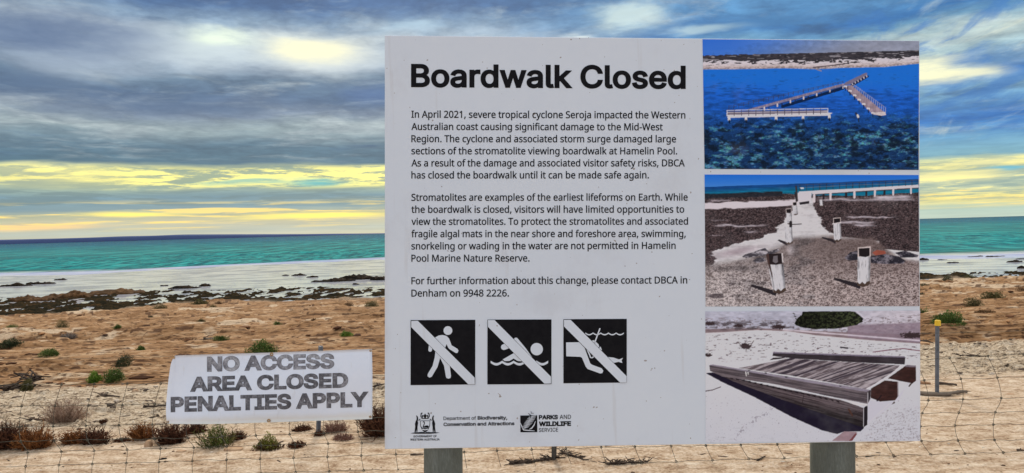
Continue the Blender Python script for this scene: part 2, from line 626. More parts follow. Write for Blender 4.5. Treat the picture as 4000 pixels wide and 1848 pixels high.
# ------------------------------------------------------------------ water
CT = curve([(-600, 1082), (0, 1068), (450, 1058), (800, 1040), (1500, 1008), (2500, 1010), (3600, 1000), (4000, 985), (4500, 970)], SEA)
tw = np.linspace(-2.6, 2.6, 420)
yw_ = np.concatenate([np.geomspace(30, 200, 260), np.geomspace(206, 26000, 90)])
Xw = tw[None, :] * yw_[:, None]
Yw = np.repeat(yw_[:, None], len(tw), 1)
turq = sst(Yw - bnd(CT, Xw) + (fbm(Xw * .03, Yw * .05, 3, 91) - .5) * 14, -5, 7)
lw_ = (fbm(Xw * .05, Yw * .02, 3, 99) - .5) * 10
brk = np.exp(-((Yw - bnd(CT, Xw) + 5.0 + lw_) / 8.0) ** 2)
trough = np.exp(-((Yw - bnd(CT, Xw) - 6 + lw_) / 4.5) ** 2) * sst(fbm(Xw * .06, Yw * .03, 2, 93), .35, .6)
swell = (fbm(Xw * .06, Yw * .22, 3, 95) - .5) * .30 * sst(Yw, 80, 110) * (1 - sst(Yw, 260, 500)) * turq
Zw = SEA + swell + brk * .10 * sst(fbm(Xw * .05, Yw * .02, 2, 97), .4, .6)
idx = np.arange(Xw.size).reshape(Xw.shape)
fw = np.stack([idx[:-1, :-1], idx[:-1, 1:], idx[1:, 1:], idx[1:, :-1]], -1).reshape(-1, 4)
m, b = new_mat('sea_water')
S.nt.nodes.remove(b)
out = S.nt.nodes['Material Output']
P = worldco()
wa = S.nt.nodes.new('ShaderNodeSeparateColor'); link(attr('tint'), wa.inputs[0])
tq, bk, trg = S(wa.outputs[0]), S(wa.outputs[1]), S(wa.outputs[2])
sx = S.nt.nodes.new('ShaderNodeSeparateXYZ'); link(P, sx.inputs[0])
py_ = S(sx.outputs[1])
w1 = noise(scalev(P, .9, 1.5, 0), .045, 5, .62)
w2 = noise(scalev(P, .8, 2.0, 0), .22, 4, .62)
w3 = noise(scalev(P, .75, .11, 0), 1.0, 4, .66)
w5 = noise(scalev(P, .32, .022, 0), 1.0, 4, .66)
w3 = w3 * (1.0 - py_.sstep(120, 260)) + w5 * py_.sstep(120, 260)
w4 = noise(scalev(P, .20, .42, 0), 1.0, 5, .68)
far = py_.sstep(120, 900)
tcol = mixc(far, (.009, .270, .262), (.004, .120, .225))
tcol = mixc(py_.sstep(450, 2500), tcol, (.004, .070, .165))
tcol = mixc((w1 * .6 + w2 * .4).sstep(.50, .62) * .55, tcol, (.006, .115, .160))
tcol = mixc((w1 * .5 + w2 * .5).sstep(.46, .36) * .5, tcol, (.05, .36, .30))
tcol = mixc((w3.sstep(.46, .55)) * .85, tcol, (.002, .055, .085))  # dark and light sides of the waves painted into the water colour
tcol = mixc((w3.sstep(.46, .34)) * .5, tcol, (.10, .38, .37))
tcol = mixc(trg * .75, tcol, (.010, .085, .075))
fm = (bk * (.30 + w4 * 1.5) - .2).sstep(.40, .75)
near = mixc(w4.sstep(.47, .57) * .85, (.62, .62, .66), (.20, .21, .25))
wc = mixc(tq, near, tcol)
wc = mixc(fm * .6, wc, (.34, .38, .58))
dif = S.nt.nodes.new('ShaderNodeBsdfDiffuse'); link(wc, dif.inputs[0])
gl = S.nt.nodes.new('ShaderNodeBsdfGlossy')
gl.inputs['Roughness'].default_value = .07
bn = S.nt.nodes.new('ShaderNodeBump')
bn.inputs['Distance'].default_value = .30
link((w2 * .5 + w3 * .5) * tq + (1.0 - tq) * w4, bn.inputs['Height'])
link(tq * .60 + .10, bn.inputs['Strength'])
link(bn.outputs[0], dif.inputs['Normal']); link(bn.outputs[0], gl.inputs['Normal'])
mx = S.nt.nodes.new('ShaderNodeMixShader')
fr_ = S.nt.nodes.new('ShaderNodeFresnel'); fr_.inputs[0].default_value = 1.33
link(bn.outputs[0], fr_.inputs['Normal'])
link((1.0 - tq) * .62 + tq * S(fr_.outputs[0]) * .17 - fm * .4 - (1.0 - tq) * w4.sstep(.50, .60) * .32, mx.inputs[0])
link(dif.outputs[0], mx.inputs[1]); link(gl.outputs[0], mx.inputs[2])
link(mx.outputs[0], out.inputs[0])
WATER_MAT = m
water = mesh('water', np.stack([Xw, Yw, Zw], -1).reshape(-1, 3), fw, m, None, True,
             np.stack([turq.ravel(), brk.ravel(), trough.ravel()], -1))
tag(water, kind='structure')

# far low shore on the horizon, sinking out of sight to the right
V, Fc = [], []
npt = 160
for i in range(npt):
    px = -900 + 2500 * i / (npt - 1)
    d = ray(px, 953 - .0275 * px)
    k = 7000 / d.y
    hpx = 18 * (1 - sst(np.array(px), 500, 1620)) * (.85 + .3 * vn(np.array(px / 130.), np.array(.5), 3)) + 1.0
    hh = float(hpx) * 7000 / F
    x = d.x * k
    V += [(x, 7000, SEA - 2), (x, 7000 + 10, SEA + hh * .7), (x, 7400, SEA + hh), (x, 8600, SEA + hh * .9), (x, 9000, SEA - 2)]
for i in range(npt - 1):
    for k in range(4):
        a = i * 5 + k
        Fc.append((a, a + 5, a + 6, a + 1))
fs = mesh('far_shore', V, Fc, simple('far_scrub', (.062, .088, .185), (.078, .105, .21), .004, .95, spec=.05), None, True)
tag(fs, kind='structure')


# glyph outlines (advance, then closed outlines as coordinate steps, thousandths of an em)
BODY = (' 209:|,215:154 84 -18 -61 -25 -65 -26 -61 -52 0 16 65 14 69 10 62 75 0|-258:32 184 0 62 194 0 0 -62|.215:58 43 1 18 5 14 8 10 10 7 12 4 13 1 13 -1 12 -4 10 -7 9 -10 5 -14 1 -18 -1 '
        '-17 -5 -14 -9 -10 -10 -8 -12 -4 -13 -1 -13 1 -12 4 -10 8 -8 10 -5 14|0459:419 287 -1 -45 -3 -41 -6 -38 -8 -35 -11 -31 -14 -27 -17 -23 -20 -20 -23 -15 -26 -11 -29 -7 -32 -2 -41 4 -3'
        '5 12 -31 19 -25 27 -21 34 -16 41 -12 47 -6 53 -3 58 2 59 7 53 10 47 15 40 20 34 26 27 30 19 37 12 43 3 40 -3 35 -12 31 -19 26 -27 21 -34 17 -40 11 -47 7 -53;110 287 1 -49 4 -44 6 -'
        '38 10 -31 12 -27 16 -20 19 -14 24 -9 27 -3 27 3 23 9 19 14 16 20 12 26 10 32 7 38 4 44 1 49 -1 49 -4 44 -7 37 -10 32 -12 26 -16 20 -19 15 -23 8 -27 3 -27 -3 -24 -8 -19 -15 -16 -20 '
        '-12 -26 -10 -32 -6 -37 -4 -44|1459:285 0 -69 0 0 400 0 39 1 31 2 29 -23 -22 -27 -22 -61 -50 -37 47 155 121 59 0|2459:417 0 -379 0 0 59 150 151 73 77 19 22 15 22 11 22 9 23 5 23 2 2'
        '5 -4 29 -9 24 -15 19 -21 14 -24 8 -28 2 -27 -1 -25 -5 -22 -8 -21 -11 -22 -13 -21 -16 -38 47 49 35 19 9 19 8 21 7 21 5 23 3 24 1 34 -2 30 -7 28 -10 23 -14 20 -17 16 -21 12 -25 7 -27'
        ' 3 -30 -2 -29 -6 -28 -11 -27 -14 -26 -17 -26 -20 -25 -77 -82 -119 -118 0 -3 289 0|4459:443 130 -84 0 0 -130 -68 0 0 130 -274 0 0 60 269 386 73 0 0 -383 84 0;291 374 0 38 2 32 1 30 '
        '1 26 -3 0 -16 -32 -19 -30 -171 -245 205 0|6459:44 245 1 33 2 32 4 32 6 32 7 30 11 29 12 28 16 25 18 24 22 20 25 18 28 14 32 10 37 6 41 3 38 -2 33 -6 0 -60 -33 7 -36 3 -35 -2 -31 -6'
        ' -26 -11 -23 -13 -20 -17 -15 -20 -13 -23 -11 -24 -7 -27 -6 -28 -4 -30 -2 -31 4 0 9 12 10 12 12 11 13 9 15 8 16 7 19 5 20 2 22 1 32 -2 29 -7 26 -11 23 -16 19 -19 16 -24 12 -28 7 -31'
        ' 2 -36 -2 -37 -8 -35 -12 -30 -17 -27 -21 -22 -25 -18 -29 -13 -32 -7 -36 -3 -27 2 -25 5 -24 8 -23 12 -21 16 -18 19 -17 22 -14 27 -11 30 -8 33 -5 38;238 51 32 4 27 11 23 18 17 25 11 '
        '34 3 41 -3 34 -9 29 -15 24 -22 18 -28 11 -33 3 -24 -2 -22 -5 -20 -9 -18 -11 -14 -13 -12 -15 -9 -16 -5 -17 -2 -17 1 -17 3 -18 4 -17 6 -17 8 -15 9 -15 12 -14 12 -11 15 -10 16 -7 18 -'
        '4|8459:229 581 32 -2 30 -5 27 -9 23 -12 21 -15 16 -19 12 -22 8 -25 2 -29 -1 -22 -5 -20 -9 -18 -11 -16 -13 -15 -15 -14 -17 -13 -19 -11 -19 -11 23 -12 21 -12 20 -14 18 -15 16 -16 12 '
        '-18 10 -20 6 -23 2 -25 -3 -30 -8 -28 -13 -25 -17 -21 -22 -18 -26 -15 -30 -10 -33 -7 -36 -2 -39 2 -35 6 -31 10 -26 14 -22 18 -17 21 -12 24 -7 28 -3 31 2 25 6 23 9 20 12 18 14 17 17 '
        '15 19 13 20 12 20 10 -18 11 -17 12 -16 14 -14 14 -12 16 -10 17 -7 18 -5 21 -1 22 2 28 8 25 12 21 17 19 20 15 24 13 27 8 29 6;108 145 4 -26 9 -23 17 -20 23 -16 31 -9 37 -3 36 3 30 9'
        ' 24 16 17 20 10 24 4 28 -2 18 -5 16 -8 15 -11 14 -14 12 -17 12 -19 11 -21 10 -24 9 -12 5 -23 -10 -20 -11 -17 -12 -15 -12 -12 -13 -9 -15 -7 -15 -4 -18;228 524 -28 -3 -24 -7 -21 -12 '
        '-16 -16 -9 -20 -3 -25 1 -19 5 -16 8 -15 10 -12 13 -12 15 -10 53 -27 50 27 14 10 11 12 10 13 8 14 4 17 1 18 -3 25 -9 20 -16 16 -20 12 -25 7|9459:417 328 -1 -33 -2 -32 -4 -32 -5 -32 '
        '-8 -31 -10 -29 -13 -27 -16 -26 -18 -23 -22 -21 -25 -17 -28 -14 -33 -11 -37 -6 -41 -2 -37 2 -35 6 0 60 33 -7 37 -3 36 2 30 6 27 10 23 14 19 17 16 19 13 23 11 24 7 27 6 29 4 29 2 31 '
        '-5 0 -9 -12 -10 -11 -12 -11 -13 -9 -15 -8 -16 -7 -19 -5 -20 -3 -23 -1 -31 2 -29 7 -26 12 -23 15 -19 20 -15 24 -12 27 -7 31 -2 35 3 39 7 34 13 31 17 26 21 23 26 17 29 13 32 8 35 3 2'
        '7 -2 25 -5 24 -9 23 -12 20 -16 19 -19 16 -23 14 -26 11 -30 8 -33 5 -37;223 521 -31 -3 -27 -11 -23 -19 -18 -25 -11 -34 -3 -41 3 -34 9 -29 15 -24 21 -17 28 -11 34 -4 24 2 22 5 20 9 1'
        '8 11 14 14 12 15 9 16 5 17 2 16 -1 18 -3 17 -4 17 -6 17 -8 16 -9 15 -11 13 -13 12 -14 9 -17 8 -18 4|A512:437 0 -69 177 -227 0 -68 -177 -73 0 224 575 65 0 223 -575;282 415 -8 23 -11'
        ' 35 -8 27 -8 -32 -9 -30 -8 -23 -65 -174 181 0|B521:241 573 66 -4 54 -11 43 -17 30 -26 19 -37 6 -47 -2 -22 -4 -20 -7 -18 -9 -17 -13 -14 -15 -12 -17 -11 -20 -8 -22 -5 0 -4 23 -5 22 -'
        '7 20 -9 18 -12 15 -14 13 -17 9 -21 6 -24 2 -28 -3 -33 -8 -30 -13 -26 -18 -22 -23 -19 -28 -14 -31 -11 -36 -6 -39 -2 -201 0 0 573;256 329 44 2 34 8 23 13 15 19 9 23 3 29 -4 28 -11 23'
        ' -18 16 -27 12 -35 7 -44 2 -95 0 0 -182;150 269 0 -208 115 0 46 3 35 10 25 17 17 21 10 26 3 30 -2 20 -4 17 -7 16 -11 14 -15 12 -18 9 -23 7 -28 4 -33 2|C507:323 517 -29 -1 -28 -6 -2'
        '5 -8 -24 -12 -21 -16 -18 -18 -16 -22 -13 -24 -10 -27 -8 -30 -4 -32 -2 -35 3 -45 7 -41 12 -36 17 -32 22 -27 27 -22 31 -15 37 -10 41 -3 25 1 24 2 23 4 66 16 0 -63 -22 -7 -22 -6 -23 -'
        '4 -24 -4 -27 -1 -30 -1 -55 4 -49 12 -42 20 -36 28 -29 34 -23 41 -16 47 -10 52 -3 57 2 42 6 40 10 37 14 34 18 31 21 28 25 24 29 20 32 16 36 12 39 7 43 3 29 -1 28 -3 28 -5 26 -7 25 -'
        '8 22 -10 -29 -61 -59 22 -22 5 -24 3|D585:536 292 -3 -61 -12 -54 -20 -46 -27 -40 -35 -33 -40 -25 -48 -18 -54 -11 -60 -4 -159 0 0 573 176 0 55 -4 50 -11 45 -18 39 -24 33 -32 26 -38 1'
        '9 -45 12 -51;460 289 -3 48 -8 42 -14 36 -19 29 -25 25 -30 18 -34 13 -40 8 -43 3 -94 0 0 -449 78 0 71 6 58 19 45 32 32 45 20 56|E446:398 0 -320 0 0 573 320 0 0 -64 -248 0 0 -179 233'
        ' 0 0 -62 -233 0 0 -205 248 0|F416:150 0 -72 0 0 573 320 0 0 -64 -248 0 0 -203 233 0 0 -63 -233 0|H594:516 0 -73 0 0 267 -293 0 0 -267 -72 0 0 573 72 0 0 -243 293 0 0 243 73 0|I272:'
        '239 0 -207 0 0 42 67 15 0 458 -67 16 0 42 207 0 0 -42 -67 -16 0 -458 67 -15|M727:330 0 -188 502 -3 0 3 -41 2 -54 0 -60 0 -347 -66 0 0 573 106 0 177 -470 3 0 180 470 106 0 0 -573 -7'
        '2 0 0 352 1 56 2 52 3 41 -3 0 -191 -501|N609:532 0 -85 0 -306 476 -3 0 3 -44 2 -54 1 -58 0 -320 -66 0 0 573 83 0 306 -474 3 0 -2 38 -2 56 -2 56 0 324 68 0|P485:229 573 68 -5 55 -15'
        ' 41 -25 28 -33 18 -41 5 -50 -1 -23 -4 -23 -6 -22 -10 -20 -12 -20 -16 -18 -20 -16 -24 -13 -27 -11 -32 -8 -36 -5 -40 -2 -66 0 0 -223 -72 0 0 573;223 511 -73 0 0 -226 58 0 34 1 30 4 2'
        '6 6 22 10 18 12 14 16 10 18 6 23 2 26 -4 34 -12 27 -20 22 -28 15 -37 9|R499:236 573 45 -2 39 -6 33 -10 28 -15 23 -18 18 -22 12 -26 8 -30 2 -34 -2 -29 -5 -25 -10 -22 -12 -19 -14 -17'
        ' -16 -13 -18 -11 -18 -10 -19 -7 157 -257 -84 0 -139 237 -114 0 0 -237 -72 0 0 573;232 510 -82 0 0 -212 86 0 42 3 34 9 26 15 17 22 11 27 4 33 -2 23 -5 20 -8 17 -12 13 -15 11 -18 9 -'
        '23 5 -26 4|S440:403 153 -3 -32 -8 -29 -14 -26 -19 -22 -24 -18 -28 -15 -33 -10 -36 -7 -40 -2 -61 3 -54 9 -42 15 0 69 21 -8 24 -8 27 -7 29 -6 29 -3 30 -1 27 1 24 4 21 6 17 8 15 11 11'
        ' 13 8 15 5 16 1 18 -1 17 -4 16 -7 14 -10 13 -13 11 -18 12 -22 11 -27 11 -32 13 -65 29 -17 11 -16 12 -13 13 -11 14 -9 15 -8 16 -5 18 -3 20 -1 22 3 29 7 26 13 23 18 20 21 17 26 13 29'
        ' 10 32 6 34 2 31 -1 28 -3 28 -5 25 -7 24 -7 22 -9 -23 -62 -64 21 -24 5 -24 3 -25 1 -22 -1 -20 -3 -18 -6 -14 -8 -13 -10 -9 -11 -7 -14 -4 -14 -1 -16 1 -18 4 -16 7 -14 10 -13 13 -11 1'
        '6 -11 21 -10 24 -11 29 -12 32 -12 29 -13 25 -14 21 -15 18 -17 14 -19 10 -22 6 -25|T446:259 0 -72 0 0 509 -179 0 0 64 429 0 0 -64 -178 0|W746:735 573 -152 -573 -73 0 -111 375 -10 35'
        ' -9 33 -7 28 -3 17 -3 -17 -6 -28 -9 -34 -10 -36 -108 -373 -73 0 -151 573 75 0 89 -350 9 -37 7 -35 6 -33 5 -31 5 32 7 35 9 37 10 36 101 346 74 0 105 -348 11 -38 9 -36 6 -34 6 -30 6 '
        '42 10 46 12 49 88 349|a450:231 437 48 -4 39 -11 29 -19 21 -28 13 -37 4 -45 0 -293 -51 0 -14 61 -3 0 -13 -15 -12 -13 -13 -11 -14 -9 -15 -8 -16 -6 -18 -4 -21 -2 -23 -1 -24 1 -24 5 -2'
        '1 8 -19 10 -16 14 -13 18 -10 20 -6 24 -2 27 6 40 16 33 28 27 40 19 52 13 64 6 73 2 0 26 -3 32 -7 25 -13 17 -18 12 -22 7 -26 2 -22 -1 -22 -3 -20 -6 -57 -23 -22 53 20 10 22 9 25 7 26'
        ' 6 27 4;252 208 -48 -5 -37 -8 -26 -13 -17 -17 -11 -21 -3 -25 2 -22 8 -18 12 -13 16 -10 19 -5 21 -2 35 3 30 10 26 17 20 24 12 31 4 38 0 38|b493:139 461 -1 -51 -3 -37 4 0 14 17 16 15'
        ' 20 14 24 10 27 6 32 2 50 -6 43 -19 36 -31 27 -43 16 -55 5 -68 -2 -47 -8 -41 -12 -36 -17 -30 -20 -25 -25 -19 -28 -14 -31 -8 -34 -3 -32 2 -27 6 -24 10 -20 14 -16 14 -14 17 -6 0 -14 '
        '-55 -51 0 0 609 71 0;260 379 -29 -2 -24 -6 -19 -10 -16 -13 -13 -18 -9 -22 -6 -26 -4 -30 -1 -35 0 -3 3 -49 8 -40 15 -32 22 -24 32 -14 42 -4 36 4 28 14 23 24 15 33 10 40 3 50 -3 49 -'
        '10 41 -15 32 -23 22 -29 14|c385:241 -8 -37 3 -34 7 -31 13 -27 19 -24 24 -19 29 -14 36 -8 42 -3 48 3 49 9 43 15 37 19 30 24 24 28 19 32 13 34 7 37 3 22 -1 21 -2 21 -4 19 -5 16 -5 14'
        ' -6 -21 -59 -45 14 -48 6 -27 -2 -24 -6 -21 -10 -17 -15 -14 -18 -10 -22 -8 -26 -4 -30 -2 -34 2 -32 4 -29 8 -26 10 -22 14 -18 17 -15 19 -10 23 -6 26 -2 22 1 21 2 19 4 49 18 0 -63 -15'
        ' -7 -16 -5 -16 -5 -19 -3 -21 -2|d493:221 -8 -50 6 -43 19 -36 31 -27 43 -16 55 -5 68 5 68 17 56 27 43 35 32 43 19 50 6 22 -1 19 -3 18 -5 16 -6 14 -7 13 -9 12 -10 10 -11 9 -12 5 0 -3'
        ' 31 -2 33 0 171 71 0 0 -609 -57 0 -10 58 -4 0 -9 -12 -10 -11 -12 -11 -13 -9 -14 -8 -17 -6 -17 -5 -20 -3;232 51 41 4 32 12 23 21 15 29 9 37 3 46 0 13 -3 50 -9 41 -14 32 -23 24 -32 1'
        '5 -43 4 -35 -5 -28 -15 -22 -25 -16 -34 -10 -40 -3 -47 3 -48 10 -40 16 -32 22 -24 29 -14|e452:234 438 35 -3 32 -8 28 -13 25 -18 20 -23 16 -27 12 -31 7 -34 2 -37 0 -43 -294 0 5 -44 1'
        '2 -38 20 -29 27 -21 34 -13 39 -4 26 1 25 3 22 4 65 22 0 -62 -22 -9 -21 -7 -22 -5 -23 -4 -25 -2 -28 -1 -39 3 -36 8 -33 14 -29 19 -24 25 -20 30 -14 35 -9 41 -3 45 3 45 8 40 13 36 18 '
        '31 22 26 26 21 30 15 34 9;233 380 -31 -3 -27 -11 -21 -18 -17 -25 -12 -30 -6 -36 219 0 -2 24 -3 21 -7 20 -8 16 -12 15 -14 11 -16 9 -20 5|f276:266 375 -108 0 0 -375 -71 0 0 375 -75 0'
        ' 0 33 75 24 0 25 2 35 6 30 9 25 12 21 16 17 20 12 22 9 25 6 28 1 47 -4 36 -10 -18 -55 -30 8 -34 4 -22 -3 -17 -8 -14 -13 -9 -19 -6 -24 -2 -31 0 -28 108 0|g493:221 438 27 -2 25 -5 24'
        ' -9 22 -13 19 -16 17 -20 4 0 10 57 56 0 0 -437 -2 -39 -7 -34 -12 -29 -16 -26 -21 -20 -26 -17 -31 -11 -36 -7 -41 -2 -31 0 -28 3 -27 3 -25 6 -23 6 -21 9 0 65 21 -10 24 -8 26 -7 28 -5'
        ' 29 -3 31 -1 34 4 29 11 24 18 17 24 11 29 3 35 0 17 1 28 2 25 -4 0 -16 -20 -18 -16 -21 -13 -24 -9 -25 -5 -29 -2 -51 6 -44 20 -35 33 -26 44 -16 54 -5 65 5 64 16 54 26 45 35 34 43 20'
        ';230 379 -23 -3 -20 -6 -18 -11 -16 -15 -13 -18 -10 -23 -7 -26 -4 -30 -2 -34 3 -48 10 -41 16 -32 23 -24 28 -14 35 -4 21 1 18 2 17 5 15 7 12 9 11 11 10 13 7 15 6 18 4 20 2 22 1 24 0 '
        '17 -1 37 -5 31 -7 27 -11 22 -13 17 -17 14 -21 9 -24 6|h496:139 431 -1 -32 -3 -29 5 0 9 15 12 12 13 10 14 9 16 8 17 5 17 5 17 2 18 1 33 -2 29 -5 25 -9 22 -13 17 -17 14 -21 10 -26 6 '
        '-30 2 -34 0 -280 -70 0 0 275 -3 32 -7 26 -13 20 -19 14 -24 9 -30 3 -30 -2 -25 -7 -21 -10 -16 -13 -13 -18 -10 -21 -6 -25 -4 -29 -1 -32 0 -222 -71 0 0 609 71 0|i207:139 430 0 -430 -7'
        '1 0 0 430;104 591 11 -1 9 -4 9 -6 7 -8 4 -12 1 -14 -1 -14 -4 -11 -7 -9 -9 -6 -9 -4 -11 -1 -11 1 -10 4 -8 6 -7 9 -4 11 -1 14 1 14 4 12 7 8 8 6 10 4|j207:18 -192 -36 2 -26 7 0 57 25 '
        '-6 28 -2 16 2 14 4 12 8 10 12 5 18 2 23 0 497 71 0 0 -494 -2 -26 -4 -23 -7 -20 -10 -18 -13 -15 -16 -11 -20 -9 -23 -5;63 546 1 14 4 12 7 8 8 6 10 4 11 1 11 -1 9 -4 9 -6 7 -8 4 -12 1'
        ' -14 -1 -14 -4 -11 -7 -9 -9 -6 -9 -4 -11 -1 -11 1 -10 4 -8 6 -7 9 -4 11|k428:138 291 -1 -34 -2 -36 3 0 14 19 20 24 17 21 137 145 83 0 -174 -184 186 -246 -85 0 -149 200 -49 -42 0 -1'
        '58 -70 0 0 609 70 0|l207:139 0 -71 0 0 609 71 0|m750:540 438 44 -4 37 -13 28 -20 20 -30 12 -41 4 -50 0 -280 -70 0 0 277 -2 31 -7 25 -12 20 -17 14 -22 9 -27 3 -38 -5 -30 -12 -22 -20'
        ' -15 -27 -9 -35 -3 -43 0 -237 -69 0 0 277 -1 21 -4 19 -5 16 -7 14 -10 12 -12 8 -14 7 -17 3 -19 2 -26 -2 -23 -7 -19 -10 -15 -13 -12 -18 -8 -21 -6 -25 -4 -28 -1 -32 0 -223 -71 0 0 43'
        '0 57 0 11 -59 4 0 9 14 11 13 13 11 13 9 15 7 16 6 16 4 16 2 17 1 32 -2 27 -6 24 -10 20 -14 17 -18 12 -22 4 0 16 22 20 18 23 14 25 10 26 6|n496:275 438 47 -4 39 -13 30 -20 22 -30 13'
        ' -41 5 -50 0 -280 -70 0 0 275 -3 32 -7 26 -13 20 -19 14 -24 9 -30 3 -43 -5 -33 -13 -23 -23 -15 -30 -9 -39 -3 -46 0 -223 -71 0 0 430 57 0 11 -59 4 0 10 14 12 13 13 11 15 9 16 7 16 6'
        ' 17 4 18 2|o485:442 216 -2 -35 -4 -31 -8 -29 -11 -26 -13 -24 -16 -20 -19 -18 -21 -15 -24 -11 -25 -8 -28 -5 -30 -2 -27 2 -26 5 -25 8 -23 11 -21 15 -19 18 -16 20 -14 24 -11 26 -8 29 '
        '-5 31 -2 35 3 45 8 40 13 35 19 31 23 25 27 20 32 14 35 9 40 3 37 -3 35 -9 31 -14 27 -20 24 -25 19 -31 14 -35 8 -40;117 216 2 -32 4 -30 7 -26 11 -23 14 -19 17 -15 20 -12 24 -6 27 -2'
        ' 27 2 24 6 20 12 17 15 14 19 11 23 7 26 4 30 2 32 -2 32 -4 29 -8 26 -10 22 -14 19 -17 15 -20 11 -24 6 -28 3 -40 -5 -31 -15 -24 -24 -17 -32 -10 -40|p493:273 438 49 -6 43 -19 36 -30 '
        '27 -44 16 -55 5 -68 -2 -46 -8 -41 -12 -36 -17 -31 -20 -25 -25 -20 -28 -14 -31 -8 -34 -3 -21 1 -20 3 -18 5 -16 6 -15 8 -12 9 -31 31 -5 0 3 -35 2 -36 0 -176 -71 0 0 622 58 0 10 -59 3'
        ' 0 9 12 10 11 12 11 12 9 15 8 16 7 18 5 20 3;260 379 -27 -2 -23 -6 -20 -9 -16 -13 -13 -16 -9 -20 -7 -24 -4 -28 -2 -32 0 -13 1 -34 4 -30 6 -26 9 -23 13 -18 16 -15 20 -11 25 -6 28 -2'
        ' 25 2 22 7 18 12 15 16 13 20 10 23 7 26 4 29 1 31 -3 45 -10 40 -15 32 -23 25 -29 15|r331:269 438 26 -1 24 -4 -9 -65 -23 4 -23 2 -16 -1 -16 -4 -15 -6 -15 -8 -13 -9 -13 -12 -10 -13 -'
        '10 -16 -7 -16 -6 -19 -3 -19 -1 -22 0 -229 -71 0 0 430 58 0 8 -79 3 0 10 16 11 14 12 14 13 12 15 11 16 8 17 7 18 4|s384:348 119 -2 -27 -7 -23 -12 -20 -16 -17 -19 -14 -24 -12 -27 -8 '
        '-31 -4 -34 -2 -28 1 -26 2 -23 4 -21 6 -19 6 -17 8 0 64 62 -23 24 -6 25 -4 25 -1 33 2 25 6 20 9 13 13 8 15 3 18 -1 11 -3 9 -5 9 -7 9 -11 8 -14 9 -65 29 -71 32 -19 11 -15 13 -12 14 -'
        '9 17 -5 19 -2 22 5 34 15 28 24 22 33 17 39 10 45 3 26 -1 24 -3 23 -4 23 -6 21 -7 20 -8 -24 -56 -57 19 -20 5 -20 2 -21 1 -26 -1 -22 -5 -18 -8 -13 -10 -7 -13 -3 -15 1 -11 4 -10 6 -9 '
        '8 -8 12 -8 15 -8 65 -28 70 -31 17 -12 15 -12 12 -15 8 -17 5 -19|t289:212 50 33 3 27 6 0 -54 -32 -9 -40 -4 -22 1 -21 4 -19 7 -18 9 -16 14 -13 17 -9 22 -6 27 -2 32 0 250 -61 0 0 34 6'
        '2 28 28 91 41 0 0 -98 125 0 0 -55 -125 0 0 -248 2 -24 7 -20 10 -14 14 -11 16 -6|u496:427 430 0 -430 -57 0 -11 57 -3 0 -10 -14 -12 -12 -13 -11 -15 -9 -16 -7 -17 -5 -17 -4 -18 -2 -18'
        ' -1 -33 2 -28 5 -25 9 -22 13 -17 17 -14 21 -10 26 -6 29 -2 34 0 282 72 0 0 -277 2 -31 8 -26 13 -20 18 -14 24 -9 30 -2 30 2 25 6 21 10 17 13 13 18 9 21 7 25 4 29 1 31 0 224|v407:163'
        ' 0 -163 430 75 0 92 -254 13 -39 13 -41 8 -33 3 0 10 33 13 42 14 38 91 254 75 0 -163 -430|w630:346 243 -10 33 -8 32 -7 27 -5 22 -3 0 -5 -22 -6 -28 -8 -32 -10 -33 -77 -241 -80 0 -118'
        ' 430 73 0 59 -230 12 -47 10 -45 6 -36 3 0 6 24 7 31 8 32 8 28 76 243 77 0 74 -243 12 -39 11 -40 6 -35 3 0 6 34 11 45 12 48 60 230 72 0 -119 -430 -83 0|x424:170 220 -148 210 80 0 11'
        '1 -162 109 162 80 0 -149 -210 157 -220 -80 0 -117 172 -119 -172 -80 0|y409:1 430 75 0 93 -245 15 -41 12 -39 9 -37 4 0 15 53 21 65 88 244 76 0 -185 -489 -11 -26 -12 -23 -13 -22 -15 '
        '-18 -16 -16 -19 -12 -21 -9 -23 -6 -27 -1 -33 2 -25 4 0 56 21 -3 26 -2 16 1 14 3 13 5 11 8 11 8 9 11 8 12 7 14 7 14 22 57')
